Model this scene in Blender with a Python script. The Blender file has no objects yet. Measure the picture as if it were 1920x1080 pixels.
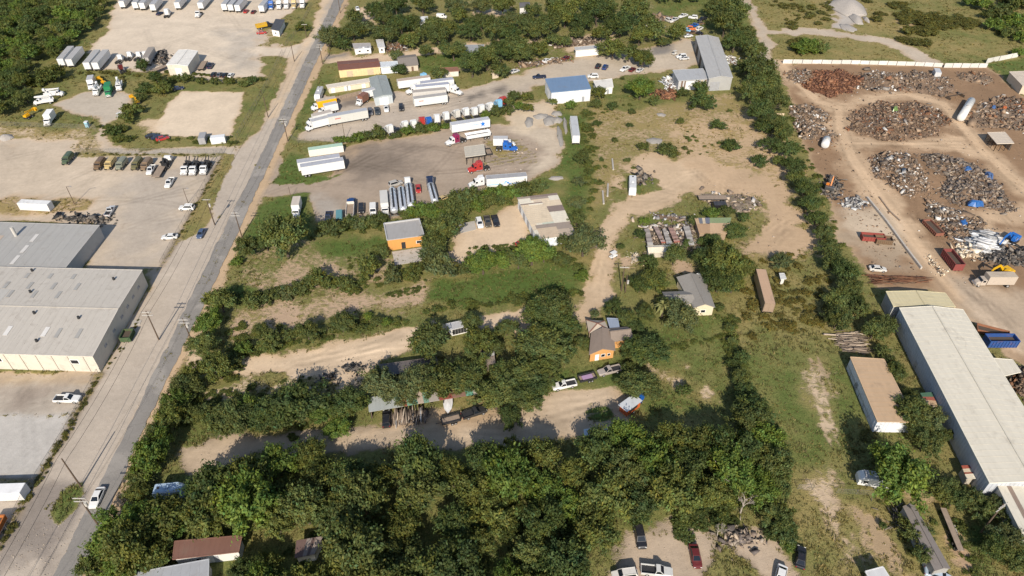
import bpy, math, random
import numpy as np
from mathutils import Vector

random.seed(7)
RNG = np.random.default_rng(11)
SC = bpy.context.scene
COL = SC.collection
R = math.radians

# ---------------------------------------------------------------- camera, sky, sun, exposure
CAM_H, PITCH, FPX = 122.0, R(40.0), 1297.0          # drone height (m), tilt below the horizon, focal length for a 1920 px wide frame
cam_d = bpy.data.cameras.new('camera')
cam_d.sensor_width = 36.0
cam_d.lens = FPX / 1920 * 36.0
cam_d.clip_start, cam_d.clip_end = 1.0, 9000.0
cam = bpy.data.objects.new('camera', cam_d)
COL.objects.link(cam)
cam.location = (0, 0, CAM_H)
cam.rotation_euler = (math.pi / 2 - PITCH, 0, 0)
SC.camera = cam

SUN_EL, SHADOW_AZ = R(34.0), R(2.6)                  # shadows fall almost straight away from the camera
wld = bpy.data.worlds.new('World')
SC.world = wld
wld.use_nodes = True
wn = wld.node_tree.nodes
sky = wn.new('ShaderNodeTexSky')
sky.sky_type = 'NISHITA'
sky.sun_disc = False
sky.sun_elevation = SUN_EL
sky.sun_rotation = math.pi + SHADOW_AZ
sky.altitude = 200
wld.node_tree.links.new(sky.outputs[0], wn['Background'].inputs[0])
wn['Background'].inputs[1].default_value = 0.105
sun_d = bpy.data.lights.new('sun', 'SUN')
sun_d.energy = 4.6
sun_d.angle = R(0.53)
sun_d.color = (1.0, 0.905, 0.775)
sun = bpy.data.objects.new('sun', sun_d)
COL.objects.link(sun)
sun.rotation_euler = Vector((math.sin(SHADOW_AZ) * math.cos(SUN_EL), math.cos(SHADOW_AZ) * math.cos(SUN_EL), -math.sin(SUN_EL))).to_track_quat('-Z', 'Y').to_euler()
SC.view_settings.view_transform = 'Standard'
SC.view_settings.look = 'None'
SC.view_settings.exposure = 0.42
SC.view_settings.gamma = 1.0
SC.cycles.max_bounces = 6
SC.cycles.transparent_max_bounces = 12

# ---------------------------------------------------------------- survey: picture point + height -> place on the site (metres)
_c, _s = math.cos(PITCH), math.sin(PITCH)
def G(x, y, z=0.0):
    u, v = (x - 960) / FPX, (540 - y) / FPX
    t = (z - CAM_H) / (v * _c - _s)
    return Vector((u * t, (_c + v * _s) * t, z))
def depth(p):
    return p[1] * _c - (p[2] - CAM_H) * _s
def mpp(x, y, z=0.0):                                  # metres covered by one picture point there
    return depth(G(x, y, z)) / FPX
def to_px(X, Y, Z=0.0):
    d = Y * _c - (Z - CAM_H) * _s
    return 960 + FPX * X / d, 540 - FPX * (Y * _s + (Z - CAM_H) * _c) / d

# ---------------------------------------------------------------- helpers
def tag(o, label=None, cat=None, group=None, kind=None):
    if label: o['label'] = label
    if cat: o['category'] = cat
    if group: o['group'] = group
    if kind: o['kind'] = kind
    return o
def obj(name, mesh, parent=None, loc=(0, 0, 0), rz=0.0, color=None, scale=None):
    o = bpy.data.objects.new(name, mesh)
    COL.objects.link(o)
    o.location = loc
    o.rotation_euler = (0, 0, rz)
    if scale: o.scale = scale
    if parent: o.parent = parent
    if color: o.color = (*color[:3], 1)
    return o
def empty(name, loc, rz=0.0):
    o = bpy.data.objects.new(name, None)
    COL.objects.link(o)
    o.empty_display_size = .5
    o.location = loc
    o.rotation_euler = (0, 0, rz)
    return o
ORD = 'first second third fourth fifth sixth seventh eighth ninth tenth eleventh twelfth thirteenth fourteenth fifteenth sixteenth seventeenth eighteenth nineteenth twentieth'.split()
def nth(i):
    if i < 20: return ORD[i]
    n = i + 1
    return f"{n}{'th' if 10 < n % 100 < 14 else {1: 'st', 2: 'nd', 3: 'rd'}.get(n % 10, 'th')}"

class MB:
    def __init__(s): s.v, s.f, s.m, s.c = [], [], [], []
    def add(s, vs, fs, mi=0, col=None):
        b = len(s.v)
        s.v += [tuple(p) for p in vs]
        for f in fs:
            s.f.append(tuple(b + i for i in f)); s.m.append(mi); s.c.append(col)
        return s
    def box(s, x0, x1, y0, y1, z0, z1, mi=0, col=None):
        return s.add([(x0,y0,z0),(x1,y0,z0),(x1,y1,z0),(x0,y1,z0),(x0,y0,z1),(x1,y0,z1),(x1,y1,z1),(x0,y1,z1)],
                     [(0,3,2,1),(4,5,6,7),(0,1,5,4),(1,2,6,5),(2,3,7,6),(3,0,4,7)], mi, col)
    def beam(s, a, b, w, h, mi=0, col=None):          # a bar of section w x h from a to b
        a, b = Vector(a), Vector(b)
        d = (b - a).normalized()
        side = d.cross(Vector((0, 0, 1)))
        side = Vector((1, 0, 0)) if side.length < 1e-4 else side.normalized()
        up = side.cross(d)
        q = [(-w/2, -h/2), (w/2, -h/2), (w/2, h/2), (-w/2, h/2)]
        vs = [a + side*i + up*j for i, j in q] + [b + side*i + up*j for i, j in q]
        return s.add(vs, [(0,1,2,3),(7,6,5,4),(0,4,5,1),(1,5,6,2),(2,6,7,3),(3,7,4,0)], mi, col)
    def loft(s, rings, mi=0, cap=True):
        n = len(rings[0]); b = len(s.v)
        for r in rings: s.v += [tuple(p) for p in r]
        for k in range(len(rings) - 1):
            for i in range(n):
                j = (i + 1) % n
                s.f.append((b+k*n+i, b+k*n+j, b+(k+1)*n+j, b+(k+1)*n+i)); s.m.append(mi); s.c.append(None)
        if cap:
            s.f.append(tuple(b + i for i in reversed(range(n)))); s.m.append(mi); s.c.append(None)
            e = b + (len(rings) - 1) * n
            s.f.append(tuple(e + i for i in range(n))); s.m.append(mi); s.c.append(None)
        return s
    def cyl(s, p0, p1, r0, r1=None, n=10, mi=0, cap=True):
        p0, p1 = Vector(p0), Vector(p1)
        r1 = r0 if r1 is None else r1
        d = (p1 - p0).normalized()
        a = d.cross(Vector((0, 0, 1)))
        a = Vector((1, 0, 0)) if a.length < 1e-4 else a.normalized()
        b = d.cross(a)
        ring = lambda p, r: [p + a*(r*math.cos(t)) + b*(r*math.sin(t)) for t in [2*math.pi*i/n for i in range(n)]]
        return s.loft([ring(p0, r0), ring(p1, r1)], mi, cap)
    def poly(s, pts, off, mi=0):                      # a flat outline given a thickness along off
        n = len(pts); off = Vector(off)
        vs = [Vector(p) for p in pts] + [Vector(p) + off for p in pts]
        return s.add(vs, [tuple(range(n)), tuple(reversed(range(n, 2*n)))] + [(i, i+n, (i+1) % n + n, (i+1) % n) for i in range(n)], mi)
    def mesh(s, name, mats, smooth=False):
        me = bpy.data.meshes.new(name)
        me.from_pydata(s.v, [], s.f)
        for m in (mats if isinstance(mats, (list, tuple)) else [mats]): me.materials.append(m)
        if any(s.m): me.polygons.foreach_set('material_index', s.m)
        if s.c and any(c is not None for c in s.c):
            ca = me.color_attributes.new('Col', 'FLOAT_COLOR', 'CORNER')
            arr = []
            for f, c in zip(s.f, s.c): arr += [*(c or (.5, .5, .5)), 1.0] * len(f)
            ca.data.foreach_set('color', arr)
        if smooth: me.polygons.foreach_set('use_smooth', [True] * len(s.f))
        me.update()
        return me
def np_mesh(name, V, F, mat, attrs=(), smooth=False):  # big meshes straight from arrays; F is (n,3) or (n,4)
    me = bpy.data.meshes.new(name)
    n, k = F.shape
    me.vertices.add(len(V)); me.vertices.foreach_set('co', np.ascontiguousarray(V, dtype=np.float32).ravel())
    me.loops.add(n * k); me.loops.foreach_set('vertex_index', np.ascontiguousarray(F, dtype=np.int32).ravel())
    me.polygons.add(n); me.polygons.foreach_set('loop_start', np.arange(n, dtype=np.int32) * k)
    if smooth: me.polygons.foreach_set('use_smooth', np.ones(n, dtype=bool))
    for nm, arr in attrs:
        ca = me.color_attributes.new(nm, 'FLOAT_COLOR', 'POINT')
        ca.data.foreach_set('color', np.ascontiguousarray(arr, dtype=np.float32).ravel())
    me.materials.append(mat)
    me.update(calc_edges=True)
    return me

# ---------------------------------------------------------------- materials
class NT:
    def __init__(s, name):
        s.mat = bpy.data.materials.new(name); s.mat.use_nodes = True
        s.t = s.mat.node_tree; s.n = s.t.nodes
        s.bsdf = s.n['Principled BSDF']; s.out = s.n['Material Output']
    def new(s, typ, **kw):
        nd = s.n.new(typ)
        for k, v in kw.items(): setattr(nd, k, v)
        return nd
    def put(s, sock, v):
        if hasattr(v, 'is_output'): s.t.links.new(v, sock)
        elif isinstance(v, (tuple, list)) and len(v) == 3 and sock.type == 'RGBA': sock.default_value = (*v, 1)
        else: sock.default_value = v
    def math(s, op, a, b=0.0, c=0.0, clamp=False):
        nd = s.new('ShaderNodeMath', operation=op, use_clamp=clamp)
        s.put(nd.inputs[0], a); s.put(nd.inputs[1], b); s.put(nd.inputs[2], c)
        return nd.outputs[0]
    def mix(s, f, a, b, mode='MIX'):
        nd = s.new('ShaderNodeMix', data_type='RGBA', blend_type=mode)
        s.put(nd.inputs[0], f); s.put(nd.inputs[6], a); s.put(nd.inputs[7], b)
        return nd.outputs[2]
    def noise(s, scale, detail=3.0, rough=.55, vec=None, dist=0.0):
        nd = s.new('ShaderNodeTexNoise')
        nd.inputs['Scale'].default_value = scale; nd.inputs['Detail'].default_value = detail; nd.inputs['Roughness'].default_value = rough
        nd.inputs['Distortion'].default_value = dist
        s.put(nd.inputs['Vector'], vec if vec is not None else s.pos())
        return nd.outputs[0]
    def pos(s):
        if not hasattr(s, '_p'): s._p = s.new('ShaderNodeNewGeometry').outputs['Position']
        return s._p
    def step(s, x, a, b):
        nd = s.new('ShaderNodeMapRange', interpolation_type='SMOOTHSTEP')
        s.put(nd.inputs[0], x); s.put(nd.inputs[1], a); s.put(nd.inputs[2], b)
        return nd.outputs[0]
    def bump(s, h, strength, dist):
        nd = s.new('ShaderNodeBump')
        nd.inputs['Strength'].default_value = strength; nd.inputs['Distance'].default_value = dist
        s.put(nd.inputs['Height'], h); s.put(s.bsdf.inputs['Normal'], nd.outputs[0])
    def fin(s, col, rough=.8, metal=0.0, spec=.3):
        s.put(s.bsdf.inputs['Base Color'], col); s.put(s.bsdf.inputs['Roughness'], rough)
        s.bsdf.inputs['Metallic'].default_value = metal
        s.bsdf.inputs['Specular IOR Level'].default_value = spec
        return s.mat
def varied(t, col, amt, scale):
    n = t.noise(scale, 4, .6)
    f = t.math('MULTIPLY_ADD', n, amt * 2, 1 - amt)
    return t.mix(1.0, col, t.new_gray(f), 'MULTIPLY')
def _gray(s, f):
    nd = s.new('ShaderNodeCombineColor')
    for i in range(3): s.put(nd.inputs[i], f)
    return nd.outputs[0]
NT.new_gray = _gray
def plain(name, col, rough=.8, amt=.15, scale=1.5, metal=0.0, spec=.3):
    t = NT(name)
    return t.fin(varied(t, col, amt, scale), rough, metal, spec)
def by_object(name, rough, amt, scale, metal=0.0, spec=.4, grime=(.16, .13, .1), grime_amt=.0, g_scale=.6, streak=0):
    t = NT(name)
    c = varied(t, t.new('ShaderNodeObjectInfo').outputs['Color'], amt, scale)
    if streak:
        mp = t.new('ShaderNodeMapping'); t.put(mp.inputs[0], t.pos()); mp.inputs['Scale'].default_value = (1.3, .09, 1)
        c = t.mix(1.0, c, t.new_gray(t.math('MULTIPLY_ADD', t.noise(1.0, 3, .6, vec=mp.outputs[0]), streak*2, 1-streak)), 'MULTIPLY')
    if grime_amt:
        g = t.step(t.noise(g_scale, 5, .65, dist=.4), .5, .78)
        c = t.mix(t.math('MULTIPLY', g, grime_amt), c, grime)
    return t.fin(c, rough, metal, spec)

M_PAINT = by_object('vehicle_paint', .32, .05, 2.0, spec=.5, grime_amt=.18, g_scale=1.2)
M_SHEET = by_object('sheet_metal', .5, .1, .35, spec=.35, grime_amt=.35, g_scale=.35, streak=.12)
M_WALL = by_object('painted_wall', .75, .09, .8, grime_amt=.3, g_scale=.5)
M_SHINGLE = by_object('roof_shingle', .9, .16, 2.2, grime_amt=.3)
M_RUST = by_object('rusty_paint', .75, .14, 1.4, grime=(.17, .075, .035), grime_amt=.75, g_scale=.8)
M_GLASS = plain('dark_glass', (.012, .016, .022), .08, .1, 1.0, spec=.6)
M_TYRE = plain('tyre_rubber', (.018, .018, .018), .9)
M_RIM = plain('wheel_rim', (.45, .45, .45), .35, metal=.4)
M_DARK = plain('dark_frame', (.03, .03, .032), .6, .3)
M_CHROME = plain('bright_metal', (.62, .62, .63), .25, .1, metal=.8)
M_LAMP = plain('lamp_lens', (.7, .7, .66), .2)
M_REDLAMP = plain('tail_lens', (.3, .02, .02), .3)
M_ALU = plain('polished_aluminium', (.62, .63, .65), .33, .12, 1.2, metal=.55)
M_WOODPOLE = plain('weathered_pole', (.1, .07, .05), .9, .3, 3)
M_POST = plain('fence_steel', (.13, .125, .12), .6)
M_ARM = plain('pale_crossarm', (.42, .4, .37), .8, .2, 3)
M_BARK = plain('bark', (.085, .065, .05), .95, .3, 2)
M_DEADWOOD = plain('dead_wood', (.32, .28, .245), .95, .2, 3)
M_CONC = plain('concrete', (.40, .37, .33), .9, .2, .4)
M_LUMBER = plain('weathered_lumber', (.27, .21, .16), .9, .35, 1.3)
M_YELLOW = plain('machine_yellow', (.62, .33, .012), .5, .15, 1)
M_WIRE = plain('black_cable', (.02, .02, .02), .6)
def _vc():
    t = NT('mixed_scrap'); a = t.new('ShaderNodeAttribute', attribute_name='Col')
    return t.fin(varied(t, a.outputs['Color'], .3, 1.2), .7, 0, .3)
M_SCRAP = _vc()
def _mesh_fence():
    t = NT('chain_link'); tr = t.new('ShaderNodeBsdfTransparent'); mx = t.new('ShaderNodeMixShader')
    t.fin((.2, .2, .19), .6)
    mx.inputs[0].default_value = .13
    t.t.links.new(tr.outputs[0], mx.inputs[1]); t.t.links.new(t.bsdf.outputs[0], mx.inputs[2]); t.t.links.new(mx.outputs[0], t.out.inputs[0])
    return t.mat
M_LINK = _mesh_fence()
def _leaf(name, soft):
    t = NT(name)
    a = t.new('ShaderNodeAttribute', attribute_name='leaf').outputs['Color']
    oi = t.new('ShaderNodeObjectInfo')
    c = t.mix(1.0, a, oi.outputs['Color'], 'MULTIPLY')
    big = t.noise(.22, 2, .5)
    c = t.mix(t.step(big, .35, .7), c, t.mix(1.0, c, (1.14, 1.07, .86), 'MULTIPLY'))
    rnd = t.math('MULTIPLY_ADD', oi.outputs['Random'], .36, .84)
    c = t.mix(1.0, c, t.new_gray(rnd), 'MULTIPLY')
    t.fin(c, .62, 0, .22)
    tl = t.new('ShaderNodeBsdfTranslucent'); mx = t.new('ShaderNodeMixShader')
    t.put(tl.inputs[0], t.mix(1.0, c, (1.2, 1.15, .55), 'MULTIPLY'))
    mx.inputs[0].default_value = soft
    t.t.links.new(t.bsdf.outputs[0], mx.inputs[1]); t.t.links.new(tl.outputs[0], mx.inputs[2]); t.t.links.new(mx.outputs[0], t.out.inputs[0])
    return t.mat
M_LEAF = _leaf('foliage', .38)

def _ground():
    t = NT('site_ground')
    a = t.new('ShaderNodeAttribute', attribute_name='soil')
    b = t.new('ShaderNodeSeparateColor'); t.put(b.inputs[0], t.new('ShaderNodeAttribute', attribute_name='aux').outputs['Color'])
    dry, rutted = b.outputs[0], b.outputs[1]
    n1 = t.noise(.13, 3, .55); n2 = t.noise(.75, 4, .62, dist=.3); n3 = t.noise(3.6, 3, .65); n4 = t.noise(.035, 2, .5)
    veg = t.math('ADD', a.outputs['Alpha'], t.math('MULTIPLY_ADD', n1, .55, -.275))
    veg = t.math('ADD', veg, t.math('MULTIPLY_ADD', n2, .7, -.35))
    veg = t.math('ADD', veg, t.math('MULTIPLY_ADD', n3, .3, -.15))
    veg = t.step(veg, .36, .64)
    f = t.math('MULTIPLY_ADD', n2, .34, .64)
    f = t.math('ADD', f, t.math('MULTIPLY_ADD', n3, .34, -.0))
    f = t.math('MULTIPLY', f, t.math('MULTIPLY_ADD', n1, .4, .8))
    soil = t.mix(1.0, a.outputs['Color'], t.new_gray(f), 'MULTIPLY')
    stain = t.math('MULTIPLY', t.step(t.noise(.3, 5, .7, dist=1.0), .56, .74), .32)
    soil = t.mix(stain, soil, t.mix(1.0, soil, (.62, .55, .5), 'MULTIPLY'))
    mp = t.new('ShaderNodeMapping'); t.put(mp.inputs[0], t.pos()); mp.inputs['Rotation'].default_value = (0, 0, .22); mp.inputs['Scale'].default_value = (.06, .55, 1)
    trk = t.step(t.noise(1.0, 4, .6, vec=mp.outputs[0], dist=.8), .5, .72)
    soil = t.mix(t.math('MULTIPLY', t.math('MULTIPLY', trk, rutted), .4), soil, t.mix(1.0, soil, (.7, .66, .62), 'MULTIPLY'))
    d = t.math('ADD', dry, t.math('MULTIPLY_ADD', n1, .7, -.35))
    d = t.math('ADD', d, t.math('MULTIPLY_ADD', n3, .5, -.25))
    d = t.math('ADD', d, t.math('MULTIPLY_ADD', n4, .5, -.25))
    grass = t.mix(t.step(d, .05, .95), (.082, .124, .03), (.31, .235, .102))
    g = t.math('MULTIPLY_ADD', n3, .9, .5)
    g = t.math('MULTIPLY', g, t.math('MULTIPLY_ADD', n2, .7, .65))
    grass = t.mix(1.0, grass, t.new_gray(g), 'MULTIPLY')
    t.fin(t.mix(veg, soil, grass), .95, 0, .12)
    t.bump(t.math('MULTIPLY', t.math('ADD', n3, t.math('MULTIPLY', n2, 1.4)), t.math('MULTIPLY_ADD', veg, .75, .25)), .6, .22)
    return t.mat
M_GROUND = _ground()
def _asphalt():
    t = NT('old_asphalt')
    n = t.noise(.35, 4, .6); f = t.noise(5, 3, .7)
    c = t.mix(n, (.19, .178, .165), (.26, .243, .222))
    patch = t.step(t.noise(.09, 2, .4, dist=.6), .54, .6)
    c = t.mix(t.math('MULTIPLY', patch, .55), c, (.33, .305, .275))
    c = t.mix(1.0, c, t.new_gray(t.math('MULTIPLY_ADD', f, .5, .75)), 'MULTIPLY')
    cr = t.new('ShaderNodeTexVoronoi', feature='DISTANCE_TO_EDGE'); cr.inputs['Scale'].default_value = .22
    vm = t.new('ShaderNodeVectorMath', operation='ADD'); t.put(vm.inputs[0], t.pos()); t.put(vm.inputs[1], t.new_gray(t.math('MULTIPLY', n, 4.0)))
    t.put(cr.inputs['Vector'], vm.outputs[0])
    crack = t.math('SUBTRACT', 1.0, t.step(cr.outputs['Distance'], .006, .03))
    c = t.mix(t.math('MULTIPLY', crack, .16), c, (.06, .057, .055))
    return t.fin(c, .9, 0, .2)
M_ASPHALT = _asphalt()

# ---------------------------------------------------------------- the ground: one continuous sheet, split by what covers it
def spaced(lo, hi, d0, d1, far0, far1, g=1.35):
    a = [lo]
    while a[-1] < hi:
        f = (a[-1] - lo) / (hi - lo)
        a.append(a[-1] + d0 + (d1 - d0) * f)
    d = d1
    while a[-1] < far1: d *= g; a.append(a[-1] + d)
    b = [lo]; d = d0
    while b[-1] > far0: d *= g; b.append(b[-1] - d)
    return np.array(b[:0:-1] + a)
gx = spaced(-300, 300, .85, .85, -3500, 3500)
gy = spaced(46, 420, .5, 1.1, -600, 5000)
NXG, NYG = len(gx), len(gy)
XX, YY = np.meshgrid(gx, gy)
PX_, PY_ = XX.ravel(), YY.ravel()

def vnoise(x, y, scale, seed, octs=3):
    r = np.random.default_rng(seed); T = r.random((256, 256)); out = 0; amp = 1; tot = 0
    for o in range(octs):
        u, v = x * scale + 13.7 * o, y * scale + 7.1 * o
        i, j = np.floor(u).astype(int), np.floor(v).astype(int)
        fu, fv = u - i, v - j
        fu, fv = fu * fu * (3 - 2 * fu), fv * fv * (3 - 2 * fv)
        a, b, c, d = T[i % 256, j % 256], T[(i+1) % 256, j % 256], T[i % 256, (j+1) % 256], T[(i+1) % 256, (j+1) % 256]
        out = out + amp * ((a*(1-fu) + b*fu)*(1-fv) + (c*(1-fu) + d*fu)*fv); tot += amp
        amp *= .55; scale *= 2.1
    return out / tot - .5
EDGE = vnoise(PX_, PY_, .16, 3, 4) * 2
def seg_dist(px, py, a, b):
    dx, dy = b[0]-a[0], b[1]-a[1]
    t = np.clip(((px-a[0])*dx + (py-a[1])*dy) / (dx*dx + dy*dy + 1e-9), 0, 1)
    return np.hypot(px - a[0] - t*dx, py - a[1] - t*dy)
def poly_sd(px, py, P):
    d = np.full(px.shape, 1e9); inside = np.zeros(px.shape, bool)
    for k in range(len(P)):
        a, b = P[k], P[(k+1) % len(P)]
        d = np.minimum(d, seg_dist(px, py, a, b))
        c = (a[1] > py) != (b[1] > py)
        with np.errstate(divide='ignore', invalid='ignore'):
            inside ^= c & (px < (b[0]-a[0]) * (py-a[1]) / (b[1]-a[1] + 1e-12) + a[0])
    return np.where(inside, d, -d)
PALE, TAN, CONC = (.54, .42, .295), (.455, .33, .21), (.425, .365, .3)
GRAV, DARKG, BROWN, HAUL = (.33, .265, .205), (.24, .2, .17), (.255, .165, .1), (.48, .35, .23)
WHITE = (.56, .475, .375); PINK = (.42, .305, .21)
SOIL = np.empty((PX_.size, 4), np.float32); SOIL[:, :3] = TAN; SOIL[:, 3] = .74
AUX = np.zeros((PX_.size, 4), np.float32); AUX[:, 0] = .46; AUX[:, 3] = 1
REG = np.zeros(PX_.size, np.int16); REGNAME = ['ground']
def paint(reg, pts, veg=None, dry=None, soil=None, soft=1.5, width=None, rut=None, rough=1.0):
    P = [tuple(G(*p)[:2]) for p in pts]
    xs, ys = [p[0] for p in P], [p[1] for p in P]
    m = soft * 2 + (width or 0) + 2
    k = np.where((PX_ > min(xs)-m) & (PX_ < max(xs)+m) & (PY_ > min(ys)-m) & (PY_ < max(ys)+m))[0]
    x, y = PX_[k], PY_[k]
    if width is None: sd = poly_sd(x, y, P)
    else:
        d = np.full(x.shape, 1e9)
        for i in range(len(P)-1): d = np.minimum(d, seg_dist(x, y, P[i], P[i+1]))
        sd = width / 2 - d
    w = np.clip((sd + EDGE[k] * soft * 1.6 * rough) / soft * .5 + .5, 0, 1); w = w * w * (3 - 2*w)
    if veg is not None: SOIL[k, 3] = SOIL[k, 3] * (1-w) + veg * w
    if dry is not None: AUX[k, 0] = AUX[k, 0] * (1-w) + dry * w
    if rut is not None: AUX[k, 1] = AUX[k, 1] * (1-w) + rut * w
    if soil is not None: SOIL[k, :3] = SOIL[k, :3] * (1-w[:, None]) + np.array(soil) * w[:, None]
    if reg is not None:
        if reg not in REGNAME: REGNAME.append(reg)
        REG[k[w > .5]] = REGNAME.index(reg)

# broad cover first
paint(None, [(0,0),(200,0),(100,130),(60,230),(0,240)], .95, .45, soft=4)
paint(None, [(1400,0),(1920,0),(1920,115),(1440,115)], .84, .58, TAN, soft=5)
paint(None, [(1640,0),(1920,0),(1920,80),(1700,60)], .9, .5, soft=6)
paint(None, [(640,0),(1400,0),(1400,120),(1000,150),(760,140),(640,110)], .62, .42, TAN, soft=4)
paint(None, [(1240,0),(1400,0),(1400,60),(1240,40)], .95, .3, soft=5)
paint(None, [(1100,200),(1375,180),(1440,250),(1500,400),(1530,470),(1380,330),(1200,300),(1150,350),(1110,395)], .56, .62, TAN, soft=4)
paint(None, [(1250,240),(1420,210),(1480,310),(1380,320),(1280,300)], .46, .8, TAN, soft=5)
paint(None, [(1055,215),(1100,210),(1105,400),(1060,420),(1060,330),(990,360),(870,380),(900,350),(1040,330)], .97, .2, soft=2)
paint(None, [(1120,165),(1250,150),(1300,185),(1180,205),(1110,200)], .9, .4, soft=3)
paint(None, [(1350,470),(1580,470),(1600,640),(1500,620),(1390,660),(1350,600)], 1.0, .52, soft=4)
paint(None, [(1400,650),(1500,615),(1575,650),(1600,800),(1640,830),(1560,900),(1500,900),(1480,820),(1400,720)], .84, .36, TAN, soft=4)
paint(None, [(1440,640),(1470,600),(1570,610),(1580,760),(1530,780)], .78, .44, TAN, soft=5)
paint(None, [(1170,650),(1370,630),(1370,770),(1220,790),(1180,720)], .95, .28, soft=3)
paint(None, [(1190,600),(1355,590),(1365,630),(1210,665)], .95, .28, soft=3)
paint(None, [(1480,900),(1920,880),(1920,1100),(1480,1100)], .84, .58, TAN, soft=5)
paint(None, [(1800,950),(1850,1000),(1860,1080),(1830,1080)], .97, .15, soft=3)
paint(None, [(1690,620),(1730,725),(1800,860),(1750,860),(1680,700)], .86, .5, TAN, soft=3)
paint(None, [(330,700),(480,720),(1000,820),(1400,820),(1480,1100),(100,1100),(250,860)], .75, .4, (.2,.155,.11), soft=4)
# lots along the road, right-hand side
paint('grass_lot', [(425,575),(415,520),(455,465),(500,430),(600,445),(720,450),(740,480),(640,500),(520,545)], .58, .36, TAN, soft=3)
paint(None, [(600,455),(715,452),(725,475),(620,482)], 1.0, .12, soft=2)
paint(None, [(475,535),(540,500),(640,488),(735,492),(720,520),(640,535),(520,565)], .44, .4, PINK, soft=5)
paint('grass_lot', [(415,560),(435,535),(470,545),(450,590)], .95, .15, soft=2)
paint('bare_lot', [(405,640),(440,580),(600,555),(690,540),(800,525),(800,575),(720,590),(600,610),(470,635)], .43, .45, PINK, soft=4)
paint('grass_lot', [(808,565),(820,530),(900,515),(1000,503),(1100,498),(1085,548),(960,565),(880,580)], .98, .1, soft=2)
paint('bare_lot', [(360,760),(380,740),(450,705),(560,700),(660,715),(600,750),(440,745)], .42, .45, PALE, soft=4)
paint('dirt_drive', [(445,688),(480,672),(600,655),(700,632),(800,608),(880,598),(990,578),(995,605),(900,615),(780,622),(765,655),(700,690),(640,722),(570,705),(450,700)], .08, .5, PALE, soft=2, rut=.4)
paint('dirt_drive', [(330,835),(380,828),(480,815),(560,808),(660,803),(760,795),(840,770),(920,785),(990,748),(1060,728),(1140,724),(1195,750),(1175,790),(1140,802),(1100,818),(980,828),(850,836),(700,846),(540,846),(480,850),(420,880),(370,888),(335,865)], .07, .5, (.44,.345,.245), soft=2, rut=.4)
paint(None, [(690,790),(760,780),(900,755),(910,775),(820,800),(700,800)], .4, .4, TAN, soft=3)
paint(None, [(1098,752),(1140,752),(1148,772),(1130,786),(1100,780)], .98, .25, soft=2)
paint(None, [(960,590),(1000,580),(1005,640),(965,660)], .1, .5, PINK, soft=2)
paint(None, [(1020,690),(1170,668),(1200,690),(1130,725),(1010,735)], .9, .3, soft=2)
# central dirt yard with its loop
paint('dirt_yard', [(1080,588),(1100,530),(1118,480),(1128,440),(1150,405),(1172,368),(1165,335),(1195,300),(1240,292),(1310,305),(1345,330),(1320,352),(1270,372),(1210,400),(1180,412),(1155,440),(1160,480),(1150,540),(1125,592)], .06, .6, (.49,.37,.25), soft=3, rut=.5)
paint('dirt_yard', [(1290,300),(1400,315),(1470,340),(1515,420),(1535,475),(1470,492),(1400,478),(1375,455),(1425,440),(1445,405),(1420,375),(1370,365),(1310,362)], .2, .7, (.45,.325,.21), soft=5, rut=.4)
paint(None, [(1400,300),(1470,270),(1500,350),(1450,345)], .38, .75, TAN, soft=5)
paint(None, [(1155,455),(1185,425),(1240,402),(1310,395),(1330,365),(1420,375),(1435,420),(1380,452),(1290,470),(1200,500),(1165,490)], .8, .42, TAN, soft=3)
paint(None, [(1175,360),(1172,325),(1225,330),(1235,355),(1200,366)], .85, .35, soft=2)
paint(None, [(1150,480),(1185,478),(1195,500),(1165,520)], .15, .5, PINK, soft=3)
paint(None, [(1255,480),(1300,495),(1310,515),(1260,520)], .15, .5, PINK, soft=3)
paint('bare_lot', [(832,505),(850,465),(868,425),(945,395),(972,378),(1000,440),(985,455),(905,472),(870,492)], .05, .5, PALE, soft=2)
paint(None, [(1225,695),(1290,700),(1300,720),(1260,745)], .35, .6, PALE, soft=4)
paint(None, [(1300,700),(1330,705),(1345,745),(1310,740)], .3, .6, PALE, soft=4)
# truck yard
paint('gravel_lot', [(470,400),(485,355),(522,285),(548,308),(590,335),(650,318),(655,290),(720,268),(850,240),(930,232),(1010,238),(1055,245),(1058,270),(1042,310),(1002,332),(985,350),(880,362),(820,388),(745,405),(590,418),(586,380),(545,366),(500,372)], .03, .5, GRAV, soft=2, rut=.6)
paint(None, [(640,282),(700,270),(790,285),(780,318),(700,330),(610,330)], .02, .5, (.21,.17,.135), soft=6, rut=.8)
paint(None, [(930,228),(1052,240),(1052,290),(1030,318),(990,332),(1015,290),(1000,262)], .05, .5, (.46,.385,.295), soft=3)
paint(None, [(905,262),(960,258),(1008,272),(1012,298),(960,318),(905,308)], .62, .6, GRAV, soft=3)
paint('grass_lot', [(515,345),(520,310),(545,285),(565,292),(560,325),(620,330),(650,322),(620,340),(560,350)], 1.0, .1, soft=1.5)
paint('grass_lot', [(445,420),(480,388),(520,370),(575,362),(590,415),(600,440),(500,445),(450,480)], 1.0, .12, soft=2)
paint(None, [(590,375),(640,372),(640,400),(600,415)], .05, .5, (.36,.32,.275), soft=4)
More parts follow.
